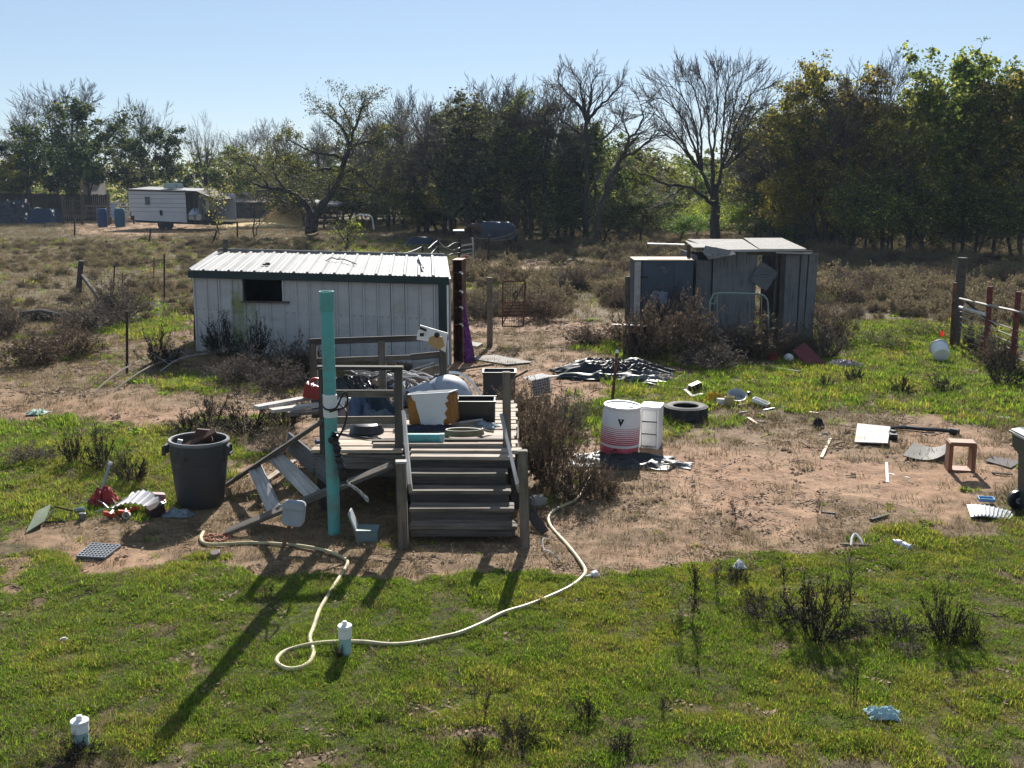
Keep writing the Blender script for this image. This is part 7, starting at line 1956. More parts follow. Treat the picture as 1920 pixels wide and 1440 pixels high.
    k = empty('mesh_crate', c, 'grey mesh crate upside down in the brush right of the deck', 'crate')
    w, dd, h = 40 * m, .30, 32 * m; sh = []; cc = c + UP * .02 + Vector((0, .1, 0))
    for i in range(9):
        x = -w / 2 + w * i / 8
        sh.append(board_shape(cc + M @ Vector((x, -dd / 2, 0)), cc + M @ Vector((x, -dd / 2, h)), .008, .008, (0, 1, 0))); sh.append(board_shape(cc + M @ Vector((x, -dd / 2, h)), cc + M @ Vector((x, dd / 2, h)), .008, .008))
    for i in range(7):
        z = h * i / 6; y = -dd / 2 + dd * i / 6
        sh.append(board_shape(cc + M @ Vector((-w / 2, -dd / 2, z)), cc + M @ Vector((w / 2, -dd / 2, z)), .008, .008)); sh.append(board_shape(cc + M @ Vector((-w / 2, y, h)), cc + M @ Vector((w / 2, y, h)), .008, .008)); sh.append(board_shape(cc + M @ Vector((w / 2, y, 0)), cc + M @ Vector((w / 2, y, h)), .008, .008, (0, 1, 0)))
    obj('crate_lattice', join(sh), mat('pale grey crate', (.42, .42, .44), (.3, .3, .32), 6, rough=.5), k)
    obj('crate_panel', join([box(cc + M @ Vector((0, .02, h - .012)), (w - .02, dd - .02, .006), M), box(cc + M @ Vector((0, -dd / 2 + .014, h / 2)), (w - .02, .006, h - .02), M)]), mat('dark crate lining', (.13, .13, .14), (.08, .08, .09), 6), k)
    a, b, c2, d = G(862, 672), G(950, 686), G(1000, 682), G(930, 668)
    s('rubber_sheet', extrude([p + UP * .02 for p in (a, b, c2, d)], UP * .012), mat('dusty grey mat', (.26, .235, .21), (.18, .165, .15), 4, rough=.9), a, 'flat dusty grey mat on the path behind the deck', 'mat')
    a, b, c2, d = G(858, 648), G(895, 654), G(905, 648), G(872, 643)
    s('stone_slab', extrude([p + UP * .0 for p in (a, b, c2, d)], UP * .05), CONCRETE, a, 'flat pale slab on the path beside the rusty locker', 'slab')
    P = [G(850, 700), G(880, 694), G(925, 688)]
    s('dark_stick', tube(smooth_path([p + UP * .04 for p in P], 3), .02, 6), DARKWOOD, P[0], 'long dark stick on the path behind the deck', 'stick')
    c = G(790, 690); sh = []
    for i in range(3): sh.append(box(c + Vector((.1 * i, 0, .06)), (.09, .1, .12), .2 * i))
    s('concrete_block', join([box(c + UP * .06, (.36, .14, .12), .1)]), CONCRETE, c, 'grey concrete block behind the back of the deck', 'block', bev=.01)
build_deck_junk()
# ---------------------------------------------------------------- hero trees: limbs follow the real trees' lines
def limb_tree(name, u, vb, Y, limbs, label, style, seed, leafm=None, nleaf=0, cat='tree', group=None, tint=(1, 1, 1), ls=None, mn=1.3):
    """limbs: (radius at start, radius at end, [(u, v, depth offset), ...]); finer branches grow from them"""
    rng = random.Random(seed); st = dict(STY[style])
    if ls: st['ls'] = ls
    base = at_y(u, vb, Y); base.z = float(hgt(base.x, base.y))
    out = []
    for r0, r1, lv, pts in limbs:
        P = smooth_path([at_y(a, b, Y + c) for a, b, c in pts], 4)
        P = [p + Vector((rng.gauss(0, .03), rng.gauss(0, .03), rng.gauss(0, .03))) * (1 if i else 0) for i, p in enumerate(P)]
        n = len(P) - 1
        for i in range(n):
            out.append((P[i], P[i + 1], r0 + (r1 - r0) * i / n, r0 + (r1 - r0) * (i + 1) / n, 0 if lv == 0 else 1))
        if lv == 0: continue
        Ln = sum((P[i + 1] - P[i]).length for i in range(n))
        nb = int(lv)
        for k in range(nb):
            t = .18 + .82 * (k + rng.random()) / nb; i = min(int(t * n), n - 1)
            d = (P[i + 1] - P[i]).normalized(); r = (r0 + (r1 - r0) * t)
            a = st['ang'][1] * rng.uniform(.6, 1.3)
            grow(rng, out, P[i].lerp(P[i + 1], t * n - i), rot_about(d, a, rng.uniform(0, 6.28)), max(Ln * .32, mn) * rng.uniform(.6, 1.2) * (1.25 - .6 * t), max(r * .45, .018), 2, st)
        grow(rng, out, P[-1], (P[-1] - P[-2]).normalized(), max(Ln * .22, mn * .8), r1 * .8, 2, st)
    out = [(a - base, b - base, c, d, l) for a, b, c, d, l in out]
    trunk, crown, _ = mesh_of_segs(out, st, seed, leafm, nleaf)
    r = empty(name, base, label, cat, group)
    for nm, me in (('trunk', trunk), ('crown', crown)):
        c = bpy.data.objects.new(nm, me); COL.objects.link(c); c.parent = r; c.color = (*tint, 1)
    return r

# tall bare elm behind the shack
elm = []
elm.append((.28, .22, 0, [(1341, 452, 0), (1341, 420, 0), (1340, 385, 0), (1339, 368, 0)]))
SUBT = {0: (1316, 318, .5), 1: (1336, 296, -.5), 2: (1352, 318, .4)}
for k in SUBT: elm.append((.15, .085, 0, [(1339, 374, 0), ((1339 + SUBT[k][0]) / 2, (370 + SUBT[k][1]) / 2 + 6, SUBT[k][2] * .4), SUBT[k]]))
for u1, v1, dy, mid in ((1186, 168, .8, (1268, 262)), (1215, 135, -1.2, (1285, 245)), (1245, 112, 1.5, (1300, 235)), (1280, 98, -.6, (1312, 225)), (1310, 92, 1.0, (1326, 220)), (1345, 88, -1.5, (1345, 215)),
                        (1375, 90, .6, (1358, 215)), (1405, 100, 1.6, (1372, 225)), (1435, 118, -1.0, (1384, 240)), (1462, 145, .4, (1400, 252)), (1470, 190, -1.6, (1412, 275)), (1205, 215, -.4, (1280, 290))):
    j = random.Random(u1)
    sb = SUBT[0 if u1 < 1290 else 2 if u1 > 1360 else 1]
    elm.append((.07, .013, 16, [sb, (sb[0] * .6 + mid[0] * .4, sb[1] * .6 + mid[1] * .4, sb[2] * .6 + dy * .3), (mid[0], mid[1] - 12, dy * .8), ((mid[0] + u1) / 2 - (u1 - mid[0]) * .04, (mid[1] + v1) / 2, dy * 1.3), (u1, v1 + 48, dy * 1.6)]))
elm.append((.11, .03, 7, [(1338, 385, 0), (1315, 366, -.6), (1290, 350, -1.0), (1255, 347, -1.2), (1215, 330, -1.4), (1190, 322, -1.6)]))
elm.append((.06, .02, 5, [(1290, 350, -1.0), (1270, 358, -1.4), (1250, 372, -1.6)]))
limb_tree('elm_tree', 1341, 452, 57, elm, 'tall bare elm with fanned branches behind the shack', 'vase', 71)

# leaning oak with a forked trunk
oak = [(.42, .36, 0, [(585, 438, 0), (585, 425, 0), (586, 405, 0)]),
       (.24, .05, 9, [(585, 412, 0), (578, 392, 0), (565, 375, -.4), (548, 364, -.7), (528, 356, -1), (505, 352, -1.2), (480, 345, -1.4), (455, 330, -1.5)]),
       (.27, .13, 5, [(588, 412, 0), (600, 390, 0), (618, 368, .3), (632, 344, .3), (641, 325, .2)]),
       (.16, .035, 9, [(641, 325, .2), (648, 300, .0), (655, 275, 0), (662, 250, .4), (650, 220, .8), (636, 190, 1.0)]),
       (.12, .03, 9, [(641, 325, .2), (643, 300, -.5), (632, 292, -.8), (610, 288, -1.2), (585, 285, -1.5), (555, 270, -1.8), (540, 262, -2)]),
       (.11, .03, 8, [(658, 318, .2), (676, 332, .6), (695, 348, .9), (715, 356, 1.2), (735, 362, 1.4)]), (.08, .03, 5, [(636, 332, .3), (660, 316, .4), (678, 330, .6)]),
       (.10, .03, 8, [(655, 275, 0), (675, 268, .6), (700, 262, 1.2), (722, 250, 1.6)]), (.09, .025, 8, [(655, 270, 0), (645, 245, -.6), (622, 222, -1), (600, 205, -1.2)]),
       (.09, .025, 8, [(660, 255, .4), (672, 225, .2), (678, 200, 0), (682, 190, 0)]),
       (.09, .03, 8, [(620, 315, -.3), (600, 318, -1), (575, 322, -1.4), (550, 312, -1.7), (535, 300, -2)]), (.08, .03, 4, [(632, 344, .3), (655, 355, .8), (690, 358, 1), (720, 366, 1)]),
       (.08, .03, 7, [(505, 352, -1.2), (490, 330, -1.6), (470, 310, -1.8), (448, 298, -2)]), (.08, .03, 7, [(540, 360, -.8), (520, 335, -1.4), (512, 312, -1.8), (520, 295, -2)])]
limb_tree('oak_tree', 585, 438, 64, oak, 'spreading half bare oak with a low forked trunk beside the hay', 'thin', 72, LEAF_OLIVE, 11000, ls=(.06, .14), tint=(.6, .64, .55))

# dark trunk with twisted bare limbs left of the elm, and the bent one between
t2 = [(.17, .09, 5, [(1098, 452, 0), (1099, 400, 0), (1100, 340, .0), (1099, 280, .2), (1099, 225, .2)]),
      (.11, .02, 9, [(1099, 225, .2), (1088, 200, .3), (1070, 180, .5), (1052, 160, .8), (1045, 150, .9)]), (.10, .02, 8, [(1099, 230, .2), (1105, 200, .2), (1108, 175, 0), (1112, 150, 0)]), (.10, .02, 8, [(1100, 232, .2), (1118, 205, -.4), (1142, 185, -.8), (1158, 165, -1)]),
      (.08, .02, 7, [(1099, 225, .1), (1092, 195, -.4), (1090, 165, -.8), (1085, 145, -1)]), (.08, .02, 6, [(1100, 270, .2), (1125, 265, .6), (1150, 240, .9), (1160, 225, 1)]), (.07, .02, 6, [(1099, 260, .2), (1075, 240, -.3), (1050, 225, -.6), (1030, 200, -.8)])]
limb_tree('bare_tree', 1098, 452, 56, t2, 'dark upright tree with a bare crown left of the elm', 'bare', 73)
t3 = [(.16, .10, 3, [(1118, 452, 0), (1122, 410, 0), (1135, 360, .2), (1150, 320, .2), (1172, 288, .2)]), (.08, .02, 7, [(1172, 288, .2), (1180, 262, .0), (1198, 240, 0), (1206, 215, 0), (1200, 195, 0)]), (.08, .02, 7, [(1165, 296, .2), (1195, 282, -.3), (1215, 262, -.5), (1232, 245, -.6)]), (.06, .02, 5, [(1180, 262, 0), (1172, 240, .3), (1165, 222, .5)])]
limb_tree('bare_tree', 1118, 452, 53, t3, 'bent bare tree leaning right towards the elm', 'bare', 74)
# thin saplings before the hay
limb_tree('sapling', 476, 444, 62, [(.05, .02, 5, [(476, 444, 0), (476, 420, 0), (477, 395, 0), (478, 375, 0)]), (.035, .015, 4, [(479, 442, 0), (486, 415, .2), (490, 395, .3), (488, 378, .4)]), (.03, .012, 4, [(477, 410, 0), (465, 392, 0), (455, 380, 0)])], 'thin bare sapling before the flat hay, right of the trailer', 'thin', 75, mn=.5)
limb_tree('sapling', 412, 440, 66, [(.05, .02, 6, [(412, 442, 0), (406, 420, 0), (400, 395, 0), (396, 365, 0)]), (.04, .015, 5, [(403, 400, 0), (415, 380, 0), (425, 360, 0)])], 'slanting sapling in front of the torn trailer end', 'thin', 76, LEAF_OLIVE, 700, mn=.5)
# goldenrod like bush right of the oak trunk
limb_tree('small_tree', 650, 470, 50, [(.04, .02, 5, [(650, 478, 0), (650, 455, 0), (652, 435, 0)]), (.03, .012, 6, [(650, 460, 0), (640, 440, 0), (632, 428, 0)]), (.03, .012, 7, [(651, 450, 0), (660, 432, 0), (668, 420, 0)])], 'small yellow green tree in the weeds right of the oak', 'thin', 77, LEAF_GOLD, 500, tint=(.8, 1.1, .7), mn=.3, ls=(.06, .12))

# ---------------------------------------------------------------- the woods, tree by tree
W = [ # kind, u, foot row, top row, width factor, tint, label
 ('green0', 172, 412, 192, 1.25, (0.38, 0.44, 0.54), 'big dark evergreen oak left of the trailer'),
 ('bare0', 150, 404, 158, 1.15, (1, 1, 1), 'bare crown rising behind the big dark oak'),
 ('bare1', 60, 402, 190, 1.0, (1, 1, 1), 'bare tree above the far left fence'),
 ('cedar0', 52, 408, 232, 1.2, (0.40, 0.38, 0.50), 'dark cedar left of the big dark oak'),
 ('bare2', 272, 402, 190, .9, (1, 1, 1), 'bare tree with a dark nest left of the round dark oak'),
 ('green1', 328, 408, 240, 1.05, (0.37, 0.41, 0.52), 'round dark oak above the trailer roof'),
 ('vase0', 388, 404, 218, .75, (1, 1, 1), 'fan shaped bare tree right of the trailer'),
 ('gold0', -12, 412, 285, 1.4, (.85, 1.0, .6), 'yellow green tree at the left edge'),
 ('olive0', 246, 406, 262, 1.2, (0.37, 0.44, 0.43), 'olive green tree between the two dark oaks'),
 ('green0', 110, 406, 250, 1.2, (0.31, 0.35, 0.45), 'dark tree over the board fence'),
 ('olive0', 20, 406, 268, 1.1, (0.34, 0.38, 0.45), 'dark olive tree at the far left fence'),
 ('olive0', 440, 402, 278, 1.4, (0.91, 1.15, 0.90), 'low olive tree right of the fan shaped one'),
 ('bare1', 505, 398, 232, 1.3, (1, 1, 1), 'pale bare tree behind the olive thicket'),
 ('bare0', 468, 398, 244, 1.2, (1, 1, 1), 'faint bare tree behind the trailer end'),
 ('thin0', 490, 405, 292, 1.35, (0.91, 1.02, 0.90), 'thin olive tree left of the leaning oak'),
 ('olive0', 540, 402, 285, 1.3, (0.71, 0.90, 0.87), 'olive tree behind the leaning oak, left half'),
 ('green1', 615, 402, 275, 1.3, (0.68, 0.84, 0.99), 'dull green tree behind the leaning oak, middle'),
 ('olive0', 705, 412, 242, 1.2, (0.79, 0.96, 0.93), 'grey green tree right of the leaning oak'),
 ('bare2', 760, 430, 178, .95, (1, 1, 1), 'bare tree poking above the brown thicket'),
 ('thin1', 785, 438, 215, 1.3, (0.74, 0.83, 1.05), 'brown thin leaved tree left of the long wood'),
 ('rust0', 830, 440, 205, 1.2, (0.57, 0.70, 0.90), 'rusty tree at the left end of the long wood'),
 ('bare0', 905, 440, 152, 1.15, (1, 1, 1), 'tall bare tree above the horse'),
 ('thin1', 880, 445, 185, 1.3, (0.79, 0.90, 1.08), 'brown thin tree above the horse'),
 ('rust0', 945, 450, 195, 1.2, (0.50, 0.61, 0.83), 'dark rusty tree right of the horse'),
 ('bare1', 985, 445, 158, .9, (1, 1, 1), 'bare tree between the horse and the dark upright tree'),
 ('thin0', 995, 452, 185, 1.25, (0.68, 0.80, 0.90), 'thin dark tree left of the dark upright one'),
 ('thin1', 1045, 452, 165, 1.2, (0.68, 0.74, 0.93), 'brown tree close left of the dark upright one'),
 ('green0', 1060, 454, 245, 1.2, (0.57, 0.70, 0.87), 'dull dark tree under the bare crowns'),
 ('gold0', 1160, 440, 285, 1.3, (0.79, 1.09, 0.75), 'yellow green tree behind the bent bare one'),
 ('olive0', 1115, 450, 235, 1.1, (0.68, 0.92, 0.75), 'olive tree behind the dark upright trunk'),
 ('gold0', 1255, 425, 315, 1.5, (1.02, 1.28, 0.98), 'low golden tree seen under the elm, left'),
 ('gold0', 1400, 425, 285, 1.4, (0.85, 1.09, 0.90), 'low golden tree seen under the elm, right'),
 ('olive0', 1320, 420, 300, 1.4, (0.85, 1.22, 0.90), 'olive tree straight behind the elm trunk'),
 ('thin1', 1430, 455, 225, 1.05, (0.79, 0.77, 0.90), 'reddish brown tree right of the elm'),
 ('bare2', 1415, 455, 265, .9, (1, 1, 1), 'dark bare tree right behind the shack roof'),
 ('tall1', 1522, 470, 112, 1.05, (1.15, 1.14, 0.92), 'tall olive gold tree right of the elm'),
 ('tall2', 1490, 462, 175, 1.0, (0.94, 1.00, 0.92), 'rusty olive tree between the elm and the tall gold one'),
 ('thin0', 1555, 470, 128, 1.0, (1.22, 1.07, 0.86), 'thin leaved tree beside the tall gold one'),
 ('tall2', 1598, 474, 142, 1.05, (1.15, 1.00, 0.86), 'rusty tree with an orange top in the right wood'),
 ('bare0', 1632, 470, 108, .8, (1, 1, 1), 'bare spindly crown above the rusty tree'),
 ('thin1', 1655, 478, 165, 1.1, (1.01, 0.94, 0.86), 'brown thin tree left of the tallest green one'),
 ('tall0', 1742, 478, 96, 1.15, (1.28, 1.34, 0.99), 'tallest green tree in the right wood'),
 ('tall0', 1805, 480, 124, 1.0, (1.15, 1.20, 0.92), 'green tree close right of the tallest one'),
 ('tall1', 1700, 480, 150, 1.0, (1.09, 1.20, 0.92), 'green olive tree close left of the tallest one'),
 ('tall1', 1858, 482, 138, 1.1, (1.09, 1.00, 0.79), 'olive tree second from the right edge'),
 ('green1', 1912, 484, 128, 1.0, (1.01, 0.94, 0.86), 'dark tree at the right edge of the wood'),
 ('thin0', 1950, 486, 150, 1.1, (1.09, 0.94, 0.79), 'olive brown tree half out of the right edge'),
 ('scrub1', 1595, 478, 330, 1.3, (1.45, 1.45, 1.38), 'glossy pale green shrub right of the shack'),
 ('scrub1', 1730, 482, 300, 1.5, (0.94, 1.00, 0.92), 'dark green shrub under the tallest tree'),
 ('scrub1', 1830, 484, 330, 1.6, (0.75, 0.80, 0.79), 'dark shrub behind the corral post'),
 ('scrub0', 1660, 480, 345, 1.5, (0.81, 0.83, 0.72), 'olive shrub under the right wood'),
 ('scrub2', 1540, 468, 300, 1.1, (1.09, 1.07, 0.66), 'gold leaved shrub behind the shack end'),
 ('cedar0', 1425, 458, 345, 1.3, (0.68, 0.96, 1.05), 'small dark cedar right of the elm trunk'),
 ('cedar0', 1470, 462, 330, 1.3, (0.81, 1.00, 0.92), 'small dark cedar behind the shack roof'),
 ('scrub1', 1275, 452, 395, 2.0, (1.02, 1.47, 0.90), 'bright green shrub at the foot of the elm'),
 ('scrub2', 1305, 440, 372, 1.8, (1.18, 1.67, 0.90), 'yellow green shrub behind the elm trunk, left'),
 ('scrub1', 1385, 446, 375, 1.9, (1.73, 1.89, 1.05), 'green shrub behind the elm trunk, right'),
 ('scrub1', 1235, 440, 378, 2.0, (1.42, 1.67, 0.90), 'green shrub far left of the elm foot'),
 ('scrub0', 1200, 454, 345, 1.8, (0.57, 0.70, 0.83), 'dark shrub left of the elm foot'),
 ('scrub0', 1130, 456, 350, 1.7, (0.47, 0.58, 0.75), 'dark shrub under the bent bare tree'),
 ('scrub0', 1020, 458, 350, 1.8, (0.47, 0.58, 0.75), 'dark shrub right of the horse'),
 ('scrub1', 880, 440, 345, 1.8, (0.47, 0.61, 0.75), 'dark shrub behind the horse'),
 ('scrub0', 760, 430, 340, 1.8, (0.57, 0.67, 0.83), 'dark shrub above the covered trough'),
 ('scrub0', 690, 420, 350, 1.6, (0.63, 0.74, 0.83), 'dull shrub behind the hooped tube'),
 ('scrub1', 1895, 486, 350, 1.5, (0.57, 0.60, 0.63), 'dark shrub at the right edge behind the corral'),
 ('cedar0', 560, 402, 300, 1.5, (0.50, 0.64, 0.75), 'dark cedar behind the barn'),
]
for k, u, vb, vt, wd, tint, lb in W:
    nm = 'shrub' if k.startswith('scrub') else 'tree'
    plant_tree(k, u, vb, vt, lb, 'trees of the wood', nm, tint, wd, cat='shrub' if nm == 'shrub' else 'tree')
# second and third rows, seen only as crowns and trunks between the front trees
BK = random.Random(17)
kinds = ['olive0', 'thin1', 'green1', 'thin0', 'rust0', 'tall1', 'scrub0', 'tall2']
u = 560
i = 0
while u < 1960:
    right = u > 1440
    if not (1215 < u < 1420):
        vb = 412 if u < 760 else (440 if right else 425)
        vt = (300 if u < 760 else 262 if u < 1040 else 280 if u < 1215 else 205) + BK.uniform(-18, 25)
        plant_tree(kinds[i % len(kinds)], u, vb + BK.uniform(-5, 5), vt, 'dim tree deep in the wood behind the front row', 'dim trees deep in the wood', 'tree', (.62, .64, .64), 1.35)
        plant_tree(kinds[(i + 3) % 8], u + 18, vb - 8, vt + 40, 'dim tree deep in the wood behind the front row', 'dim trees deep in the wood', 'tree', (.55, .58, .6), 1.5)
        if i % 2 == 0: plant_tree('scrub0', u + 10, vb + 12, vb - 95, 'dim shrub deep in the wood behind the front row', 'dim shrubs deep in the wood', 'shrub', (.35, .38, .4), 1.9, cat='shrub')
    u += 42; i += 1
u = 440
while u < 1980:                                   # undergrowth closing the foot of the wood
    vb = 404 if u < 620 else 416 if u < 780 else 434 if u < 1200 else 430 if u < 1420 else 458
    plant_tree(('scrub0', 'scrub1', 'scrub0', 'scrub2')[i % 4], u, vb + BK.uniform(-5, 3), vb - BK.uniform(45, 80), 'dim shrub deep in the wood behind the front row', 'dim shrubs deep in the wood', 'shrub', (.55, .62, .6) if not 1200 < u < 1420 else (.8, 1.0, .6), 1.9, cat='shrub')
    u += 40; i += 1
GREYS = ['behind the hay heap', "behind the oak's low fork", 'between the oak and the hooped tube', 'above the far end of the shed roof', 'left of the horse, first of three', 'left of the horse, second of three', "straight above the horse's rump", 'just right of the horse', 'third right of the horse, before the dark upright tree', 'beside the dark upright tree', 'low behind the hooped tube', "low behind the horse's head", 'right behind the elm, among brown leaves', 'beside the tall olive gold tree']
for gi, (u, vb, vt) in enumerate(((540, 412, 232), (610, 414, 236), (668, 420, 215), (728, 426, 205), (800, 438, 196), (848, 442, 188), (932, 450, 176), (965, 452, 182), (1022, 454, 172), (1072, 454, 176), (700, 420, 250), (880, 448, 215), (1445, 462, 205), (1580, 474, 160))):
    plant_tree(f'bare{i % 3}', u, vb, vt, 'grey bare tree ' + GREYS[gi], 'grey bare trees of the wood', 'tree', (1, 1, 1), 1.1); i += 1
# bare trunks standing in the shade of the right wood
for u, vb, vt, lb in ((1565, 474, 300, 'dark slanting trunk right of the shack'), (1620, 476, 290, 'bare dark trunk in the shade of the rusty tree'), (1672, 478, 280, 'thin bare trunk left of the tallest tree'), (1705, 480, 300, 'dark trunk just left of the tallest tree'), (1785, 482, 320, 'dark trunk right of the tallest tree')):
    plant_tree('bare2', u, vb, vt, lb, 'trees of the wood', 'tree', (1, 1, 1), .7)

# far wood beyond everything: one leafy band
def far_wood():
    r = np.random.default_rng(44); n = 70000
    x = r.uniform(-95, 130, n); y = r.uniform(108, 135, n)
    top = np.where(x < -10, 2.5, 4.0) + 4.5 * fbm(x * .12, y * .05, 4, 61)
    z = r.uniform(0, 1, n) ** .8 * top
    s = r.uniform(.12, .34, n)[:, None]; C = np.stack([x, y, z], -1)
    A = r.normal(0, 1, (n, 3)); A /= np.linalg.norm(A, axis=1, keepdims=True); Wv = np.cross(A, r.normal(0, 1, (n, 3))); Wv /= np.linalg.norm(Wv, axis=1, keepdims=True)
    V = np.stack([C - A * s, C + Wv * s * .6, C + A * s, C - Wv * s * .6], 1).reshape(-1, 3)
    me = fast_mesh('far_wood', V, np.arange(n * 4).reshape(-1, 4)); me.materials.append(LEAF_OLIVE)
    o = bpy.data.objects.new('far_wood', me); COL.objects.link(o); o.color = (.8, .9, .8, 1)
    tag(o, 'distant leafy wood closing the view', 'wood', None, 'stuff')
far_wood()

# ---------------------------------------------------------------- field of broom weed
def field():
    src = [BUSH['broom0'], BUSH['broom1'], BUSH['broom2'], BUSH['broom3'], BUSH['brown0'], BUSH['brown1'], BUSH['grey0'], BUSH['green0']]
    r = np.random.default_rng(77); P = []; S = []; I = []
    n = 26000
    y = np.exp(r.uniform(math.log(19), math.log(62), n)); x = r.uniform(-.56, .56, n) * y
    z, d, g = ground_z(x, y); u, v = proj(x, y, z)
    cl = fbm(x * .45, y * .3, 4, 501)
    right = (u > 860)
    dens = np.where(right, np.clip((cl - .34) * 3.4, 0, 1), np.clip((cl - .34) * 2.6, 0.04, 1))
    dens = dens * (1 - np.clip(d * 1.6, 0, 1)) * np.where(g > .45, .12, 1)
    dens = np.where((v > 606), dens * .0, dens)
    dens = np.where((u > 1180) & (u < 1530) & (y > 20) & (y < 25.5), 0, dens)
    dens = np.where((u > 360) & (u < 870) & (y > 16) & (y < 25), 0, dens)
    dens = np.where((u > 1640) & (v > 590), dens * .3, dens)
    dens = np.where((u < 420) & (v < 450), dens * .4, dens)
    keep = r.uniform(0, 1, n) < dens * np.where(u < 860, .75, .6)
    m = keep.sum(); P = np.stack([x[keep], y[keep], z[keep] - .02], -1)
    lo = np.where(u[keep] < 860, .55, 1.0)
    S = np.clip(r.lognormal(-1.2, .42, m), .13, .85) * lo * (1 + .25 * (cl[keep] - .4))
    q = r.uniform(0, 1, m); I = np.where(q < .72, r.integers(0, 4, m), np.where(q < .88, r.integers(4, 6, m), np.where(q < .95, 6, 7)))
    R = np.stack([r.normal(0, .08, m), r.normal(0, .08, m), r.uniform(0, 6.28, m)], -1)
    scatter('broom_weeds', P, R, S, I, src, 'fluffy brown broom weed covering the far field', 'weeds')
field()

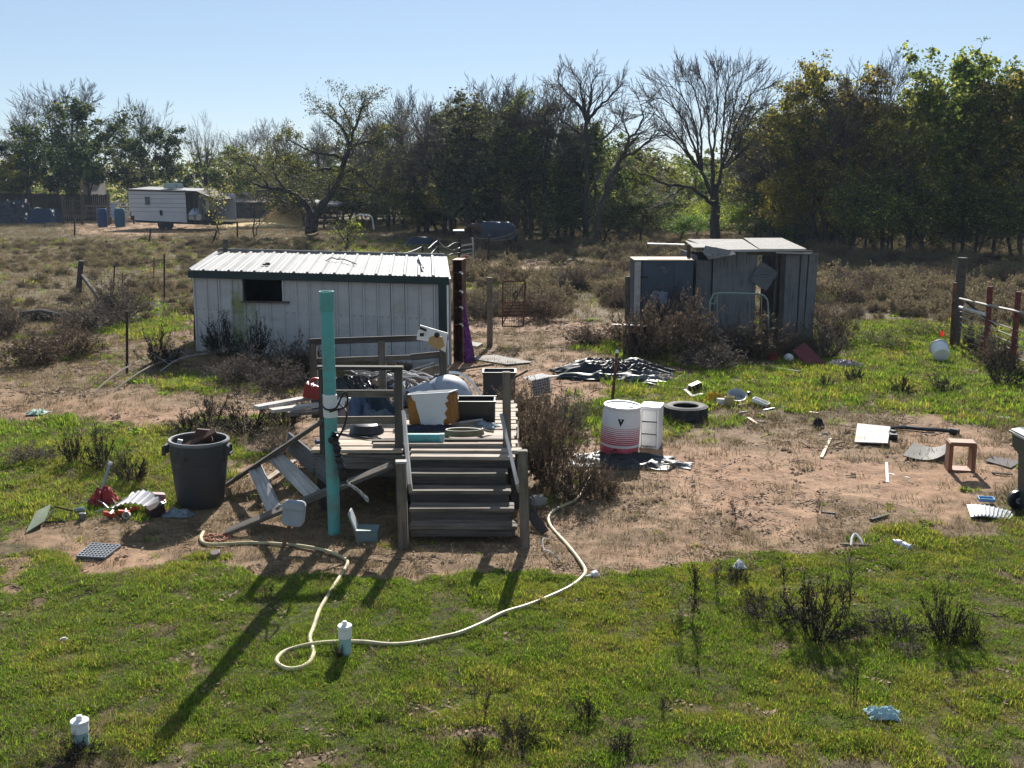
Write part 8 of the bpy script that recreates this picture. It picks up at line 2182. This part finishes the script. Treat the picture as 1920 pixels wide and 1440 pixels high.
# ---------------------------------------------------------------- bushes one can tell apart
BS = [ # kind, u, v, width px, height px, label
 ('brown0', 1030, 905, 150, 190, 'large dry brown bush at the right side of the deck'), ('brown1', 1085, 935, 130, 120, 'low dry bush in front of the large one, by the hose'), ('brown2', 1000, 840, 120, 130, 'dry bush against the right railing post'),
 ('grey0', 1060, 810, 110, 100, 'greyish dry bush behind the large brown one'), ('brown1', 1135, 930, 80, 60, 'small dry bush right of the hose bend'), ('brown2', 960, 780, 100, 70, 'dry bush by the black trough of the deck'), ('green0', 1090, 775, 110, 40, 'low green weed patch left of the T-post'),
 ('dark0', 420, 668, 80, 95, 'dark weed against the left end of the metal shed'), ('dark2', 480, 682, 80, 115, 'dark weed below the shed window'), ('dark2', 400, 660, 60, 80, 'thin dark weed at the shed corner'),
 ('grey0', 545, 690, 110, 70, 'dark bush at the shed wall left of the rear rail'), ('grey1', 450, 716, 130, 70, 'grey dry bush in the shed shadow'), ('grey0', 520, 728, 130, 65, 'dark bush in the shed shadow near the deck'), ('dark2', 585, 715, 90, 90, 'dark bush beside the left rear rail post'),
 ('dark0', 395, 800, 110, 70, 'dark weed behind the trash can'), ('dark1', 460, 815, 130, 85, 'dark weeds left of the deck'), ('dark2', 535, 800, 120, 90, 'dark weeds under the planks of the deck corner'), ('grey0', 520, 850, 110, 60, 'grey weeds beside the broken stair'), ('dark0', 350, 810, 80, 50, 'small dark weed left behind the trash can'),
 ('brown0', 1215, 672, 130, 120, 'dry brush before the steel cabinet'), ('brown1', 1290, 672, 140, 130, 'dry brush left of the bed end'), ('grey0', 1370, 665, 120, 80, 'grey brush inside the tubular bed end'), ('brown2', 1425, 672, 150, 85, 'rounded rusty brown bush before the shack doorway'),
 ('grey1', 1255, 640, 120, 120, 'grey brush against the steel cabinet'), ('brown0', 1490, 668, 90, 60, 'brown brush before the right shack wall'), ('grey0', 1545, 672, 100, 90, 'grey weeds at the right end of the shack'), ('brown1', 1175, 650, 110, 70, 'brown brush left of the dark barrel'), ('grey1', 1330, 690, 160, 60, 'low grey brush along the front of the shack'), ('brown2', 1100, 645, 120, 45, 'low brown brush on the path before the shack'),
 ('brown1', 1010, 600, 120, 62, 'round brown weed right of the wire gate'), ('grey0', 905, 600, 90, 70, 'brown weed behind the weathered post'), ('brown0', 1560, 640, 110, 80, 'brown weeds right behind the shack'),
 ('grey0', 175, 618, 170, 72, 'grey leafless thicket around the braced post'), ('brown0', 60, 685, 150, 70, 'reddish brown dry bush in the left dirt'), ('brown2', 130, 668, 150, 70, 'brown dry bush right of the reddish one'), ('grey1', 10, 630, 110, 90, 'grey thicket at the left edge'), ('grey1', 225, 600, 140, 95, 'grey thicket left of the field stakes'), ('dark0', 300, 690, 90, 90, 'thin dry stalks before the shed shadow'),
 ('dark1', 250, 905, 90, 80, 'thin dark weed behind the rubbish heap'), ('grey0', 60, 865, 120, 40, 'flat dark weed mat on the left lawn'), ('dark2', 140, 870, 60, 90, 'thin dark weed on the left lawn'), ('dark0', 190, 880, 70, 100, 'taller thin weed left of the grey pipe'), ('green1', 215, 880, 90, 50, 'green weed clump on the left lawn'),
 ('brown0', 1870, 690, 100, 75, 'dark brush at the right corral'), ('dark1', 1880, 720, 100, 80, 'dark weeds at the right edge below the corral'), ('green0', 1660, 650, 140, 45, 'bright green weed patch left of the corral'), ('green1', 1730, 628, 120, 40, 'green weeds before the corral post'), ('brown2', 1835, 660, 90, 70, 'brown weeds among the corral wires'),
 ('stalk0', 1500, 1180, 80, 140, 'dead stalk cluster, left stem of the lawn brush'), ('dark0', 1530, 1200, 170, 150, 'largest dead weed on the right lawn'), ('dark1', 1450, 1165, 150, 60, 'low dead weed left of the largest one'), ('stalk1', 1585, 1150, 70, 120, 'thin dead stalk right of the largest dead weed'), ('dark2', 1680, 1185, 160, 55, 'flat dead weed between the two big ones'), ('dark1', 1775, 1205, 110, 140, 'upright dead weed on the far right lawn'), ('dark0', 1820, 1200, 60, 70, 'small dead weed right of the upright one'),
 ('grey1', 1700, 1220, 90, 30, 'flat greyish dead tuft on the right lawn'), ('stalk2', 1597, 1362, 20, 200, 'tall single dead stalk above the pale blue cloth'), ('stalk0', 1296, 1170, 60, 150, 'dead stalk on the lawn left of the white paper'), ('stalk1', 1345, 1110, 24, 80, 'short dead stalk near the white paper'), ('stalk2', 1272, 1205, 24, 90, 'thin dead stalk left of the taller one'), ('dark2', 1385, 1090, 70, 45, 'dead weed behind the white paper'), ('dark1', 1410, 1130, 70, 50, 'dead weed below the white paper'),
 ('dark0', 1100, 1350, 70, 60, 'dark dead tuft on the lower lawn'), ('dark1', 970, 1390, 120, 70, 'dark dead weeds at the bottom middle'), ('stalk1', 902, 1360, 30, 110, 'thin dead stalk at the bottom middle'), ('dark2', 1165, 1405, 70, 60, 'dark dead tuft at the bottom right of the middle'), ('dark0', 890, 1410, 70, 60, 'dark dead tuft at the bottom left of the middle'), ('stalk0', 1240, 1340, 30, 50, 'tiny dead stalk on the lower lawn'),
 ('dark1', 635, 1232, 34, 50, 'dead weed clinging to the white cleanout pipe'), ('dark2', 150, 1425, 130, 70, 'dark weeds at the foot of the lower left pipe'), ('green0', 215, 1425, 90, 45, 'leafy weed right of the lower left pipe'), ('green1', 60, 1430, 110, 50, 'leafy weeds at the lower left corner'), ('stalk2', 505, 1120, 30, 40, 'dead sprig standing in the railing shadow'),
 ('dark0', 1690, 735, 60, 40, 'dark weed on the far right green'), ('dark1', 1770, 735, 70, 45, 'dark weed on the green below the bucket'), ('dark2', 1600, 715, 50, 40, 'dark weed on the green right of the shack'), ('dark0', 1545, 725, 40, 30, 'small dark weed before the torn scraps'), ('stalk0', 1690, 838, 22, 24, 'dry sprig beside the pale board'), ('stalk1', 1385, 970, 30, 50, 'dry twig standing in the bare dirt'), ('stalk2', 1535, 975, 16, 70, 'thin dry twig standing in the sand'),
 ('dark2', 760, 700, 60, 30, 'dry stems between the shed and the deck'), ('stalk1', 905, 790, 60, 55, 'dry stems rising before the black trough'), ('broom0', 70, 412, 34, 15, 'round tan tumbleweed before the far left tarp'), ('broom1', 99, 412, 18, 12, 'small round tan tumbleweed beside the larger one'),
]
for k, u, v, w, h, lb in BS:
    tumble = k.startswith('broom')
    bush(k, u, v, w, h, lb, 'dry weeds and bushes of the yard', 'dead_stalk' if k.startswith('stalk') else 'tumbleweed' if tumble else 'green_weed' if k.startswith('green') else 'dry_bush', 'weed' if k.startswith(('stalk', 'green')) else 'bush', (1.5, 1.4, 1.1) if tumble else (1, 1, 1))
# ---------------------------------------------------------------- thin haze over the whole place
def air():
    m = bpy.data.materials.new('thin haze'); m.use_nodes = True
    N, L = m.node_tree.nodes, m.node_tree.links
    N.remove(N['Principled BSDF'])
    v = N.new('ShaderNodeVolumePrincipled')
    v.inputs['Color'].default_value = (.62, .80, 1.0, 1); v.inputs['Density'].default_value = .00025
    v.inputs['Anisotropy'].default_value = 0.1
    L.new(v.outputs[0], N['Material Output'].inputs['Volume'])
    V, F = box((0, 120, 9.0), (520, 400, 22.0))
    o = obj('haze', (V, F), m)
    tag(o, 'faint bluish haze in the air', 'haze', None, 'stuff')
air()
